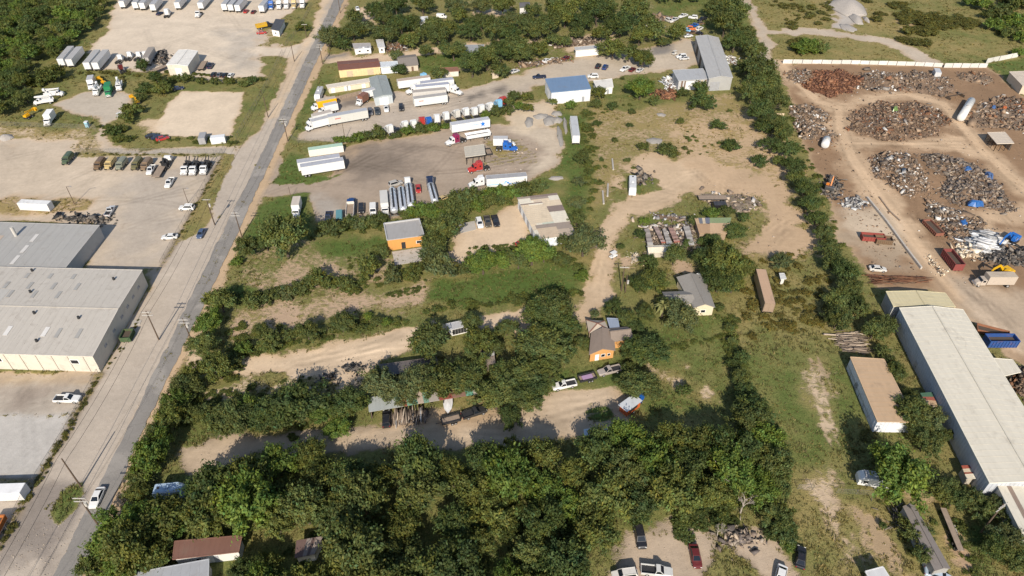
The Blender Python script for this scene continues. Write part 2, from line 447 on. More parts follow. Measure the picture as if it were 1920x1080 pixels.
# upper lots
paint('gravel_lot', [(560,262),(575,240),(598,178),(640,190),(700,190),(745,170),(800,178),(860,170),(950,148),(1010,138),(1020,152),(965,182),(945,196),(915,206),(850,222),(760,240),(700,252),(645,266)], .02, .5, (.41,.35,.285), soft=2, rut=.5)
paint(None, [(635,185),(690,175),(700,195),(640,205)], 0, .5, (.19,.16,.135), soft=5)
paint(None, [(870,180),(905,172),(915,180),(880,188)], 0, .5, (.2,.175,.15), soft=2)
paint(None, [(925,165),(950,160),(945,178),(918,178)], 0, .5, (.2,.175,.15), soft=2)
paint('dirt_drive', [(945,152),(1000,132),(1075,112),(1140,102),(1230,90),(1300,72),(1312,120),(1262,130),(1200,140),(1110,150),(1020,156),(965,170)], .08, .5, (.45,.38,.295), soft=3, rut=.4)
paint(None, [(1225,90),(1262,82),(1250,100),(1222,103)], 0, .5, (.22,.2,.18), soft=2)
paint(None, [(600,105),(650,100),(650,110),(600,112)], .05, .5, (.22,.2,.18), soft=3)
paint('dirt_drive', [(600,118),(640,108),(760,100),(800,88),(1000,75),(1000,84),(850,98),(760,110),(640,118)], .15, .5, PALE, soft=3)
paint(None, [(670,20),(705,10),(700,45),(680,40)], .2, .6, PALE, soft=3)
paint(None, [(890,20),(960,12),(950,30),(900,35)], .2, .6, PALE, soft=3)
paint(None, [(1060,75),(1150,55),(1145,85),(1070,95)], .12, .6, PALE, soft=3)
paint('grass_lot', [(545,240),(560,200),(590,150),(612,150),(590,200),(572,245)], .95, .25, soft=1.5)
paint('grass_lot', [(600,125),(632,118),(640,150),(595,158)], .8, .35, soft=2)
paint('grass_lot', [(780,105),(870,100),(880,120),(800,135)], .98, .18, soft=2)
paint(None, [(960,200),(1035,190),(1030,230),(985,245),(950,235)], .1, .6, (.5,.41,.3), soft=3)
# yards left of the road
paint('truck_yard', [(225,-12),(585,-12),(560,14),(535,32),(478,62),(470,84),(442,98),(488,112),(492,142),(445,147),(392,150),(312,136),(250,132),(215,130),(172,128),(170,98),(205,45)], .02, .6, WHITE, soft=2.5, rut=.25)
paint(None, [(420,60),(500,60),(500,100),(440,140)], .03, .6, (.45,.395,.33), soft=8)
paint('dirt_drive', [(455,90),(545,86),(600,78),(592,112),(545,108),(470,98)], .03, .6, WHITE, soft=2)
paint('bare_pad', [(340,171),(456,173),(450,196),(437,230),(432,254),(300,258),(284,248),(296,222)], 0, .6, (.57,.47,.355), soft=1.6)
paint(None, [(270,225),(300,215),(290,250),(265,250)], .35, .6, PALE, soft=4)
paint('dirt_drive', [(105,197),(160,173),(215,170),(248,177),(246,205),(212,226),(196,250),(204,275),(240,281),(440,277),(440,290),(230,293),(190,285),(180,258),(185,222),(115,206)], .05, .6, (.43,.375,.305), soft=1.6, rut=.3)
paint('storage_yard', [(-60,262),(60,257),(150,262),(150,290),(420,291),(412,312),(334,446),(302,502),(168,502),(190,418),(-60,412)], .02, .6, (.475,.395,.305), soft=1.2, rut=.35)
paint(None, [(240,330),(400,310),(330,445),(300,500),(180,500),(200,420)], .02, .6, (.4,.345,.285), soft=9)
paint(None, [(-40,378),(35,368),(100,372),(178,374),(165,392),(100,402),(-40,406)], .62, .8, TAN, soft=3)
paint(None, [(-40,232),(75,244),(180,240),(188,284),(145,292),(140,264),(60,262),(-40,266)], .5, .75, PALE, soft=4)
paint(None, [(140,285),(420,287),(420,295),(140,297)], .6, .6, soft=1.5)
paint('concrete_apron', [(612,-12),(600,30),(583,70),(560,86),(548,115),(540,145),(520,178),(500,222),(470,262),(437,290),(418,335),(400,378),(384,424),(332,450),(302,502),(281,540),(190,702),(125,812),(67,906),(0,1027),(-40,1090),(130,1090),(245,815),(375,540),(505,270),(556,160),(632,-12)], .04, .7, CONC, soft=1.3)
paint(None, [(618,-12),(600,40),(556,140),(520,220),(500,225),(530,160),(545,110),(590,60),(606,-12)], .06, .6, PALE, soft=2)
paint('grass_verge', [(421,290),(440,291),(418,335),(398,385),(376,438),(348,448),(336,447)], .9, .55, soft=1.2)
paint('grass_verge', [(402,405),(420,398),(410,425),(396,432)], .7, .6, soft=1.5)
paint(None, [(243,640),(262,600),(280,560),(262,600),(215,690),(200,695)], .35, .7, CONC, soft=2)
paint('parking_lot', [(-60,700),(189,700),(125,812),(67,906),(-60,896)], .02, .7, (.41,.36,.3), soft=.8)
paint(None, [(-60,699),(185,700),(176,716),(-60,728)], .12, .8, (.43,.33,.22), soft=2)
paint(None, [(-60,722),(120,722),(130,745),(-60,760)], .02, .7, (.31,.26,.215), soft=5)
paint(None, [(-60,780),(125,778),(115,815),(67,900),(-60,892)], .0, .7, (.45,.425,.39), soft=1.0)
paint(None, [(-60,776),(128,776),(128,780),(-60,780)], .55, .7, soft=.8)
paint('gravel_lot', [(68,905),(158,905),(160,922),(130,985),(95,1090),(-30,1090),(0,1027)], .12, .6, (.25,.215,.185), soft=1.5)
paint(None, [(40,1040),(95,1030),(80,1090),(10,1090)], .03, .6, CONC, soft=4)
paint(None, [(100,965),(115,925),(150,905),(155,915),(128,960),(110,975)], .95, .2, soft=1.2)
paint('parking_lot', [(-60,905),(58,912),(0,1020),(-60,1100)], .03, .6, CONC, soft=1)
for fp in ([(125,812),(67,906)], [(62,910),(0,1027)], [(188,702),(125,812)], [(0,897),(70,902)], [(334,446),(302,500)], [(420,292),(336,444)]):
    paint(None, fp, .55, .75, (.26,.21,.16), soft=.8, width=1.4)
# shoulder on the right of the road
paint('road_shoulder', [(648,0),(576,160),(524,270),(400,540),(268,810),(152,1085)], .18, .6, TAN, soft=1.3, width=4.5)
paint(None, [(345,690),(360,655),(400,690),(460,680),(455,702),(390,705)], .08, .6, PALE, soft=2)
# scrapyard
paint('scrapyard', [(1458,121),(1600,120),(1850,124),(1960,215),(1960,720),(1806,585),(1755,548),(1640,545),(1615,510),(1585,445),(1545,345),(1500,235),(1475,165)], .02, .7, BROWN, soft=2, rut=.3)
paint('haul_road', [(1462,118),(1490,150),(1535,190),(1575,202),(1640,182),(1700,176),(1770,195),(1840,280),(1930,360)], .0, .7, HAUL, soft=3, width=9, rut=.6)
paint('haul_road', [(1572,200),(1575,240),(1600,300),(1650,370),(1720,460),(1790,545),(1900,640)], .0, .7, HAUL, soft=3, width=9.5, rut=.6)
paint('haul_road', [(1590,268),(1700,270),(1790,268),(1830,285)], .0, .7, HAUL, soft=3, width=8, rut=.6)
paint('haul_road', [(1960,395),(1870,405),(1830,420),(1960,470)], .0, .7, HAUL, soft=4, width=8)
paint('haul_road', [(1780,520),(1960,560),(1960,680),(1830,600)], .0, .7, (.43,.34,.25), soft=4, rut=.5)
paint(None, [(1580,395),(1640,385),(1680,430),(1690,470),(1620,480),(1590,440)], .03, .7, (.47,.38,.28), soft=4)
paint(None, [(1590,440),(1680,470),(1720,515),(1640,515)], .12, .7, (.33,.255,.18), soft=4)
paint('grass_lot', [(1852,122),(1960,100),(1960,160),(1885,140)], .98, .2, soft=1.5)
# far right tracks
paint('dirt_track', [(1393,-12),(1408,20),(1432,60),(1440,118)], .06, .6, (.43,.36,.28), soft=2.5, width=6)
paint('dirt_track', [(1430,62),(1500,58),(1560,62),(1610,68),(1660,78),(1705,92),(1738,115)], .06, .6, (.45,.38,.3), soft=3, width=9)
paint(None, [(1560,0),(1612,2),(1618,30),(1590,60),(1565,50)], .05, .6, (.41,.375,.335), soft=4)
paint(None, [(1690,25),(1720,30),(1715,60),(1690,55)], .4, .8, TAN, soft=4)
paint('dirt_track', [(1520,700),(1545,770),(1562,830),(1560,880),(1545,925)], .5, .6, PALE, soft=3.5, width=3.4)
paint('dirt_track', [(1545,925),(1562,980),(1580,1030),(1600,1090)], .46, .65, PALE, soft=3, width=2.6)
paint('dirt_track', [(1600,950),(1640,985),(1680,1050),(1700,1090)], .36, .75, (.36,.265,.165), soft=2.5, width=3)
paint(None, [(1700,925),(1760,935),(1765,960),(1730,955)], .3, .8, (.45,.33,.2), soft=3)
paint(None, [(1770,955),(1800,1000),(1830,1080),(1815,1085),(1780,1010)], .3, .8, (.36,.25,.16), soft=2)
paint('dirt_yard', [(1140,1090),(1150,1030),(1185,1000),(1240,985),(1310,985),(1330,1010),(1325,1090)], .16, .5, (.44,.35,.26), soft=3)
paint('dirt_yard', [(1385,955),(1420,970),(1450,1010),(1485,1090),(1420,1090),(1395,1010)], .1, .5, (.44,.35,.26), soft=2.5)

# wheel marks: paired faint streaks, darker where the surface is scuffed and paler where it is polished
def streak(P, width, f):
    P = np.array(P); m = 2
    k = np.where((PX_ > P[:, 0].min()-m) & (PX_ < P[:, 0].max()+m) & (PY_ > P[:, 1].min()-m) & (PY_ < P[:, 1].max()+m))[0]
    x, y = PX_[k], PY_[k]; d = np.full(x.shape, 1e9)
    for i in range(len(P)-1): d = np.minimum(d, seg_dist(x, y, P[i], P[i+1]))
    w = np.clip(1.3 - d/width*1.3, 0, 1)
    SOIL[k, :3] *= (1 + (f-1)*w)[:, None]; SOIL[k, 3] *= 1 - .25*w
def arcs(pts, n, ang, spread, seed, ln=(18, 55), f=(.8, 1.14)):
    r = random.Random(seed); P = [tuple(G(*p)[:2]) for p in pts]; xs, ys = [p[0] for p in P], [p[1] for p in P]
    for _ in range(n):
        for _t in range(30):
            x, y = r.uniform(min(xs), max(xs)), r.uniform(min(ys), max(ys))
            if poly_sd(np.array([x]), np.array([y]), P)[0] > 0: break
        a = R(ang) + r.gauss(0, spread); cv = r.gauss(0, .035); L = r.uniform(*ln); A_, B_ = [], []
        for s in range(int(L/3)):
            A_.append((x - math.sin(a)*.95, y + math.cos(a)*.95)); B_.append((x + math.sin(a)*.95, y - math.cos(a)*.95))
            x += math.cos(a)*3; y += math.sin(a)*3; a += cv
            if poly_sd(np.array([x]), np.array([y]), P)[0] < 1: break
        ff = r.uniform(*f)
        if len(A_) > 2: streak(A_, .8, ff); streak(B_, .8, ff)
arcs([(520,290),(740,260),(1000,240),(1040,310),(980,345),(820,385),(590,410),(500,370)], 46, 10, .5, 1)
arcs([(575,240),(700,190),(950,150),(960,180),(700,252)], 26, 12, .3, 2)
arcs([(1080,585),(1120,470),(1180,340),(1300,305),(1500,420),(1460,480),(1300,360),(1180,410),(1160,480),(1125,590)], 40, 60, .7, 3)
arcs([(225,0),(560,0),(480,60),(490,140),(215,128)], 40, 20, .9, 4, f=(.86, 1.06))
arcs([(0,265),(150,290),(415,292),(303,500),(190,430),(0,410)], 44, 40, .8, 5, f=(.84, 1.08))
arcs([(340,836),(600,812),(850,775),(1150,728),(1180,780),(960,825),(480,850)], 26, 8, .3, 6)
arcs([(450,690),(750,620),(990,582),(760,660),(640,715)], 20, 12, .25, 7)
arcs([(1480,150),(1575,205),(1700,175),(1850,290),(1920,350),(1920,600),(1720,460),(1590,290)], 70, -55, .8, 8, f=(.82, 1.14))
arcs([(1780,520),(1920,550),(1920,680),(1830,600)], 24, -60, .6, 9)
arcs([(1520,660),(1570,700),(1600,1080),(1540,1000)], 20, -85, .2, 10, f=(.8, 1.0))
arcs([(1580,950),(1700,960),(1720,1080),(1600,1080)], 16, -75, .3, 11, f=(.8, 1.0))
arcs([(0,705),(185,705),(67,900),(0,890)], 18, 30, 1.0, 12, f=(.85, 1.05))
for k_, hr in enumerate([[(1462,118),(1490,150),(1535,190),(1575,202),(1640,182),(1700,176),(1770,195),(1840,280),(1930,360)], [(1572,200),(1575,240),(1600,300),(1650,370),(1720,460),(1790,545),(1900,640)], [(1590,268),(1700,270),(1790,268)]]):
    W_ = [G(*p)[:2] for p in hr]
    for off, ff in ((-2.6,.86),(-.9,1.12),(.9,1.1),(2.6,.88)): streak([(p[0]+off, p[1]+off*.5) for p in W_], 1.0, ff)
CLEAR = []                                             # places the weeds must keep off (roofs, vehicles)
ii, jj = np.meshgrid(np.arange(NXG-1), np.arange(NYG-1))
q0 = (jj * NXG + ii).ravel()
FACES = np.stack([q0, q0+1, q0+1+NXG, q0+NXG], 1)
FREG = REG[q0]
SOIL[:, :3] *= (1 + vnoise(PX_, PY_, .03, 91, 3)*.22)[:, None]
Z0 = vnoise(PX_, PY_, .05, 5, 3) * .12
VERTS = np.stack([PX_, PY_, Z0 - .03], 1)
REGLAB = {'ground': ('rough grass and weeds covering the site between lots and yards', 'ground'),
 'grass_lot': ('bright green grass lots beside the road and the truck yards', 'grass'),
 'bare_lot': ('bare pale lots with sparse weeds between the hedges', 'dirt lot'),
 'dirt_drive': ('pale unpaved drives winding in from the asphalt road', 'driveway'),
 'dirt_yard': ('open tan dirt yard curving round the junk island', 'dirt yard'),
 'gravel_lot': ('grey gravel lots where the semi trucks are parked', 'gravel lot'),
 'truck_yard': ('whitish caliche truck yard in the far corner across the road', 'truck yard'),
 'bare_pad': ('bare cream caliche pad with grass all round it', 'pad'),
 'storage_yard': ('pale storage yard behind the warehouse with the military trucks', 'yard'),
 'concrete_apron': ('stained concrete strip between the warehouse fence and the asphalt road', 'concrete apron'),
 'grass_verge': ('narrow grass verge between the chain-link fence and the road', 'verge'),
 'parking_lot': ('stained concrete parking lot below the warehouse', 'parking lot'),
 'road_shoulder': ('tan dirt shoulder on the hedge side of the asphalt road', 'road shoulder'),
 'scrapyard': ('bare brown earth of the scrapyard', 'scrapyard ground'),
 'haul_road': ('light brown haul road circling the scrap heaps', 'haul road'),
 'dirt_track': ('pale worn vehicle track through the grass', 'dirt track')}
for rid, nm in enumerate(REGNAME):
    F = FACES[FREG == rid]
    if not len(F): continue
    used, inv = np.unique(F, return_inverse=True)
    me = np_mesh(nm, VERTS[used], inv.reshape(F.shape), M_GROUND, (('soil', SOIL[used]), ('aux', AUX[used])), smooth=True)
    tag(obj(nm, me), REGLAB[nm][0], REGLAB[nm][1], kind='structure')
def lookup(X, Y):                                      # vegetation and dryness at a place
    i = np.clip(np.searchsorted(gx, X), 0, NXG-1); j = np.clip(np.searchsorted(gy, Y), 0, NYG-1)
    return SOIL[j*NXG+i, 3], AUX[j*NXG+i, 0]

# the asphalt road, a sheet with a ragged edge
RL = [(660,-70),(626,0),(549,160),(499,270),(366,540),(236,810),(100,1080),(20,1240)]
RR = [(680,-70),(645,0),(573,160),(522,270),(398,540),(266,810),(152,1080),(76,1240)]
def resample(pts, n):
    W = np.array([G(*p)[:2] for p in pts]); d = np.r_[0, np.cumsum(np.hypot(*np.diff(W, axis=0).T))]
    s = np.linspace(0, d[-1], n); return np.stack([np.interp(s, d, W[:, 0]), np.interp(s, d, W[:, 1])], 1)
NR = 700
A, B = resample(RL, NR), resample(RR, NR)
ja = vnoise(A[:, 0], A[:, 1], .35, 21, 3) * 1.0; jb = vnoise(B[:, 0], B[:, 1], .35, 22, 3) * 1.0
A[:, 0] += ja; B[:, 0] += jb
NC = 7
tv = np.linspace(0, 1, NC)
V = np.concatenate([np.concatenate([A*(1-t) + B*t, np.full((NR, 1), .075 + .04*math.sin(math.pi*t))], 1) for t in tv])
idx = np.arange(NR-1)
F = np.concatenate([np.stack([c*NR+idx, (c+1)*NR+idx, (c+1)*NR+idx+1, c*NR+idx+1], 1) for c in range(NC-1)])
tag(obj('road', np_mesh('road', V, F, M_ASPHALT, smooth=True)), 'narrow cracked grey asphalt road running up past the warehouse', 'road', kind='structure')

# ---------------------------------------------------------------- trees and shrubs
def crown_arrays(seed, clumps, leaves, zlo, zhi, leaf, ragged=.3, clump=(.11, .24), base=(.103, .128, .043)):
    """leaf-sized faces gathered in many uneven sprays round a lopsided crown"""
    r = np.random.default_rng(seed)
    zc, zr = (zlo + zhi) / 2, (zhi - zlo) / 2
    d = r.normal(size=(clumps, 3)); d /= np.linalg.norm(d, axis=1)[:, None]
    d[:, 2] = np.where(d[:, 2] < -.45, -d[:, 2] * .6, d[:, 2])
    az = np.arctan2(d[:, 1], d[:, 0]); ph = r.uniform(0, 6.28, 5)
    lop = 1 + ragged * (.5*np.sin(az + ph[0]) + .5*np.sin(2*az + ph[1]) + .35*np.sin(3*az + ph[2]) + .3*np.sin(5*az + ph[3]) * (1 - np.abs(d[:, 2])))
    top = 1 + ragged * .5 * np.sin(2*az + ph[4])
    rad = (.5 + .5 * r.random(clumps)**.5) * .84
    C = d * rad[:, None] * np.stack([lop, lop, zr * top], 1) + np.array([0, 0, zc])
    C = np.concatenate([C, r.normal(size=(max(4, clumps//6), 3)) * np.array([.3, .3, .22*zr]) + np.array([0, 0, zc])])
    m = len(C); S = clump[0] + (clump[1] - clump[0]) * r.random(m)
    k = r.choice(m, size=leaves, p=S**2 / (S**2).sum())
    n = r.normal(size=(leaves, 3)); n /= np.linalg.norm(n, axis=1)[:, None]
    out = C - np.array([0, 0, zc - .25*zr]); out /= np.linalg.norm(out, axis=1)[:, None] + 1e-6
    spray = r.normal(size=(leaves, 1)) * .55 + .15
    P = C[k] + n * (S[k] * r.random(leaves)**.45)[:, None] * np.array([1, 1, .8]) + out[k] * spray * S[k][:, None]
    P[:, 2] = np.maximum(P[:, 2], .02)
    nn = n * .5 + out[k] * .35 + np.array([0, 0, .3]) + r.normal(size=(leaves, 3)) * .5; nn /= np.linalg.norm(nn, axis=1)[:, None]
    t = np.cross(nn, out[k] + r.normal(size=(leaves, 3)) * .6); t /= np.linalg.norm(t, axis=1)[:, None]
    b = np.cross(nn, t)
    sz = leaf * (.55 + .9 * r.random(leaves))[:, None]
    V = np.stack([P - b*sz*.9, P - t*sz*.45 + nn*sz*.15, P + b*sz*.9, P + t*sz*.45 + nn*sz*.15], 1).reshape(-1, 3)
    F = np.arange(leaves * 4).reshape(-1, 4)
    tone = .82 + .36 * r.random(m)
    c = np.array(base)[None] * ((.65 + .7 * r.random(leaves)) * tone[k])[:, None]
    hue = r.normal(size=leaves) * .1 + (r.normal(size=m) * .07)[k]
    c[:, 0] *= 1 + hue; c[:, 2] *= 1 - hue
    c = np.repeat(np.concatenate([c, np.ones((leaves, 1))], 1), 4, axis=0)
    return V, F, c, C
def trunk_mesh(seed, C, top, r0):
    r = random.Random(seed); mb = MB()
    ring = lambda p, q, n=7: [(p[0] + q*math.cos(2*math.pi*i/n), p[1] + q*math.sin(2*math.pi*i/n), p[2]) for i in range(n)]
    pts = [(0, 0, -.06), (.02, .0, .12), (r.uniform(-.06, .06), r.uniform(-.06, .06), top * .6), (r.uniform(-.1, .1), r.uniform(-.1, .1), top)]
    mb.loft([ring(p, q) for p, q in zip(pts, (r0*1.6, r0, r0*.8, r0*.45))])
    for c in C[1:7]:
        mb.cyl(pts[2], tuple(c), r0*.55, r0*.16, 5)
    return mb.mesh('trunk', M_BARK)
TREE_P, SHRUB_P = [], []
for k, (nc, lv, zlo, zhi, lf, rag, cl) in enumerate([
        (80, 9280, .25, 1.6, 0.062, .22, (.12, .26)), (110, 10150, .2, 1.45, 0.056, .3, (.1, .2)), (70, 8700, .3, 1.8, 0.064, .34, (.12, .27)),
        (120, 10150, .2, 1.35, 0.054, .25, (.09, .19)), (90, 9280, .2, 1.7, 0.060, .4, (.1, .24)), (80, 9280, .25, 1.5, 0.060, .2, (.12, .26)),
        (90, 6670, .25, 1.5, 0.053, .45, (.08, .17)), (100, 9570, .18, 1.55, 0.058, .36, (.1, .22)), (85, 9280, .25, 1.65, 0.062, .3, (.11, .25)), (75, 7540, .2, 1.4, 0.060, .5, (.09, .22))]):
    V, F, c, C = crown_arrays(100 + k, nc, lv, zlo, zhi, lf, rag, cl)
    TREE_P.append((np_mesh('crown', V, F, M_LEAF, (('leaf', c),)), trunk_mesh(k, C, zlo + .35, .055), (V, F, c), (zlo + zhi) / 2, zhi))
for k in range(5):
    V, F, c, C = crown_arrays(200 + k, 34 + 6*k, 2600, .0, .9 + .15*k, .1, .35, (.13, .28))
    SHRUB_P.append((np_mesh('foliage', V, F, M_LEAF, (('leaf', c),)), None, (V, F, c), .45, 1.0))
TINT = {'green': (1, 1, 1), 'dark green': (.72, .82, .8), 'olive green': (1.12, 1.07, .9), 'bright green': (1.1, 1.3, .85), 'greyish green': (1.1, 1.06, 1.35)}
TONES = list(TINT)
ALL_TREES = []
def put_trees(where, start, pts, kind='tree', order='x', tones=('green',), group=None, seed=1, fmt=None, tall=1.0, grow=1.0):
    r = random.Random(seed)
    key = {'x': lambda p: p[0], 'y': lambda p: p[1], '-y': lambda p: -p[1], '-x': lambda p: -p[0]}[order]
    for i, p in enumerate(sorted(pts, key=key)):
        tone = r.choice(tones); k = r.randrange(10 if kind == 'tree' else 5)
        z = (p[2] * mpp(p[0], p[1])) / 2
        base = TREE_P[k] if kind == 'tree' else SHRUB_P[k]
        g = G(p[0], p[1], z * base[3])
        w = p[2] * depth(g) / FPX * (.93 if kind == 'tree' else .9) * grow
        size = 'small' if w < 4.2 else 'mid-sized' if w < 6.8 else 'broad' if w < 10.5 else 'very broad'
        lab = (fmt(i, p, size, tone) if fmt else f'{size} {tone} {kind}, {nth(i)} from {start} {where}')
        for drop in (size + ' ', tone + ' '):
            if len(lab.replace(',', ' ').split()) > 16: lab = lab.replace(drop, '', 1)
        ALL_TREES.append(dict(kind=kind, k=k, loc=(g.x, g.y, 0), s=w / 2, h=r.uniform(.78, 1.2)*tall, sx=r.uniform(.88, 1.16), rz=r.uniform(0, 6.28), tone=tone, label=lab, group=group or where, app=p[2]))
def fill(poly, spacing, wr, seed, keep=None, tries=9000):
    P = [tuple(G(*p)[:2]) for p in poly]
    xs, ys = [p[0] for p in P], [p[1] for p in P]
    r = np.random.default_rng(seed)
    X = r.uniform(min(xs), max(xs), tries); Y = r.uniform(min(ys), max(ys), tries)
    ok = poly_sd(X, Y, P) > 0
    out = []
    for x, y in zip(X[ok], Y[ok]):
        if all((x-a)**2 + (y-b)**2 > spacing*spacing for a, b, _ in out): out.append((x, y, r.uniform(*wr)))
    res = []
    for x, y, w in out:
        px, py = to_px(x, y, w * .5)
        if -60 < px < 1980 and -45 < py < 1140: res.append((px, py, w * FPX / depth((x, y, 0))))
    return res

HEDGE = ('green', 'dark green', 'olive green')
MIX = ('green', 'dark green', 'olive green', 'greyish green', 'green')
put_trees('of the hedge beside the asphalt road', 'the far end', [(462,462,52),(442,490,26),(412,562,62),(392,605,58),(378,645,55),(407,688,70),(432,678,48),(362,700,52),(350,722,70),(332,752,60),(318,785,58),(298,812,48),(345,770,46),(287,852,92),(262,892,58),(255,925,50),(222,985,90),(200,1018,88),(246,1032,110),(176,1066,66),(298,968,120),(270,985,90),(330,985,60),(232,1075,80),(290,1040,70)], order='y', tones=('green', 'olive green', 'bright green'), seed=3, tall=1.15)
put_trees('of the clump above the lower drive', 'the road', [(552,745,118),(488,768,82),(512,782,76),(440,772,88),(462,760,72),(402,785,64),(380,772,56),(655,752,70),(640,770,50),(605,770,60),(630,802,52),(420,800,50)], order='x', tones=('green', 'bright green', 'dark green'), seed=4)
put_trees('overhanging the long patchwork-roofed shed', 'the road', [(712,722,80),(752,722,78),(780,716,70),(822,712,100),(868,702,86),(850,722,50),(895,690,50)], tones=('green', 'bright green', 'greyish green'), seed=5)
put_trees('round the small shacks left of the middle grove', 'the road', [(805,632,92),(902,640,76),(950,615,46),(886,604,46),(925,650,44),(880,665,30),(865,690,40)], tones=MIX, seed=6)
put_trees('along the dirt drive below the bare lot', 'the road', [(640,604,58),(575,618,56),(505,634,58),(488,620,40),(540,628,36),(690,592,22),(706,602,26),(724,604,22),(676,614,26),(744,600,16),(455,652,34),(525,612,20)], tones=('green', 'bright green'), seed=7)
put_trees('in the hedge between grass lot and bare lot', 'the road', [(600,527,58),(645,530,46),(695,509,54),(737,521,46),(775,511,50),(820,499,76),(722,478,26),(565,540,48),(540,548,42),(505,556,42),(472,568,40),(662,545,30)], kind='shrub', tones=('green', 'olive green', 'greyish green'), seed=8)
put_trees('along the yard below the patchwork roof', 'the road', [(905,490,66),(880,497,46),(942,484,58),(997,468,78),(972,482,50),(1020,476,48),(1092,512,34),(1052,485,40)], tones=('bright green', 'green'), seed=9)
put_trees('beside the patchwork-roofed building', 'the top', [(1095,448,80),(1082,410,44),(1082,376,40),(1092,290,38),(1085,340,26),(1062,455,40)], order='y', tones=('green', 'greyish green'), seed=10)
put_trees('standing beside the orange flat-roofed building', 'the road', [(530,438,96),(827,428,72),(812,460,70),(498,455,40)], tones=('green', 'dark green'), seed=11)
put_trees('in the hedge between truck yard and orange building', 'the road', [(622,428,54),(655,421,44),(672,417,44),(692,417,44),(712,410,38),(606,436,30)], kind='shrub', tones=('green', 'greyish green'), seed=12)
put_trees('in the hedge below the trailer with blue stripes', 'the road', [(782,394,46),(805,392,44),(830,386,50),(855,381,50),(880,376,50),(905,371,50),(930,366,50),(955,362,50),(985,358,46),(1010,352,40),(818,404,36),(845,398,40),(870,393,40),(895,388,40),(920,382,40),(945,378,36),(760,404,30)], kind='shrub', tones=('bright green', 'green'), seed=13)
put_trees('dotting the dry field behind the blue-roofed building', 'the blue roof', [(1207,277,26),(1250,283,42),(1370,271,40),(1422,302,36),(1315,197,50),(1345,237,30),(1180,236,14),(1119,231,20),(1117,199,26),(1147,200,22),(1185,209,18),(1225,192,26),(1280,176,28),(1315,173,34),(1152,263,15),(1276,230,18),(1176,300,14),(1128,300,12)], kind='shrub', tones=('green', 'dark green'), seed=14)
put_trees('round the white and blue metal buildings', 'the truck yard', [(1202,160,58),(1125,173,34),(1037,189,20),(1070,196,26),(987,178,28),(965,176,30),(990,200,26),(973,197,26),(1167,146,10),(955,190,24)], tones=('green', 'olive green', 'bright green'), seed=15)
put_trees('of the hedge under the parked tractor row', 'the road', [(710,250,34),(688,256,26),(670,258,28),(650,262,22),(635,264,22),(765,247,28),(787,243,26),(812,240,30),(835,236,20),(910,216,26),(930,212,28),(950,208,28),(745,254,20)], kind='shrub', tones=('green', 'bright green'), seed=16)
put_trees('on the junk island in the dirt yard', 'the white cart', [(1335,400,34),(1380,428,50),(1362,394,38),(1337,447,42),(1220,487,44),(1265,478,44),(1318,450,26),(1210,412,24),(1300,412,26),(1395,408,26),(1165,462,18),(1290,455,26),(1200,440,24)], tones=('green', 'bright green', 'dark green'), seed=17)
put_trees('of the group above the grey-roofed house', 'the dirt drive', [(1225,520,64),(1200,532,48),(1360,488,92),(1318,484,48),(1350,520,78),(1390,502,50),(1335,505,50),(1375,530,50)], tones=('dark green', 'olive green'), seed=18)
put_trees('of the big grove in the middle', 'the top', [(1035,577,80),(1012,592,70),(1047,604,78),(1022,642,108),(997,666,80),(1048,652,68),(1092,640,38),(985,697,78),(1032,688,68),(975,730,78),(988,754,56),(930,742,78),(948,712,68),(958,775,56),(1070,618,44),(1010,720,60),(905,725,50),(940,690,44)], order='y', tones=('green', 'dark green', 'green'), seed=19)
put_trees('among the two houses in the middle', 'the dirt drive', [(1150,575,40),(1177,596,48),(1115,588,22),(1187,610,44),(1212,583,44),(1278,585,76),(1248,570,46),(1210,650,92),(1180,655,40),(1232,655,46),(1298,600,30)], tones=('green', 'dark green', 'greyish green'), seed=20)
put_trees('on the mown lot by the orange food trailer', 'the white pickup', [(1200,714,74),(1172,712,44),(1285,730,34),(1222,735,40),(1180,690,30)], tones=('green', 'olive green', 'dark green'), seed=21)
put_trees('of the hedgerow left of the mown meadow', 'the top', [(1377,680,34),(1390,708,44),(1398,728,44),(1382,742,34),(1372,640,20),(1418,765,78),(1405,790,78),(1392,668,30),(1366,612,18),(1350,575,24)], order='y', tones=('green', 'dark green'), seed=22)
ROW = [(1345,8,58),(1380,22,58),(1360,42,60),(1398,58,54),(1378,78,52),(1412,96,48),(1402,122,46),(1440,150,58),(1412,172,58),(1450,190,48),(1425,212,50),(1455,225,44),(1468,250,44),(1448,268,42),(1476,280,44),(1490,306,44),(1496,330,44),(1510,356,42),(1520,382,42),(1530,410,38),(1546,436,42),(1556,462,42),(1562,490,46),(1582,512,48),(1592,538,56),(1568,560,56),(1605,560,46),(1612,582,44),(1572,597,52),(1660,608,58),(1640,620,44),(1655,658,34),(1666,676,28),(1425,130,60),(1430,235,36),(1460,300,26)]
put_trees('of the long hedgerow bordering the scrapyard', 'the far end', ROW, order='y', tones=('dark green', 'green', 'green'), seed=23, grow=1.08)
put_trees('round the tan-roofed and long white-roofed buildings', 'the top', [(1680,700,44),(1702,740,40),(1710,765,78),(1742,785,58),(1468,485,44),(1735,827,66),(1765,815,46),(1720,800,50)], order='y', tones=('green', 'greyish green'), seed=24)
put_trees('over the white camper and lower right lawns', 'the top', [(1662,880,50),(1772,915,70),(1815,930,58),(1845,950,58),(1877,942,56),(1715,990,62),(1730,1040,42),(1900,972,58),(1890,1008,68),(1907,1047,70),(1865,1024,56),(1800,1010,18),(1740,1012,36),(1790,935,50),(1655,985,16)], order='y', tones=('green', 'greyish green', 'dark green'), seed=25)
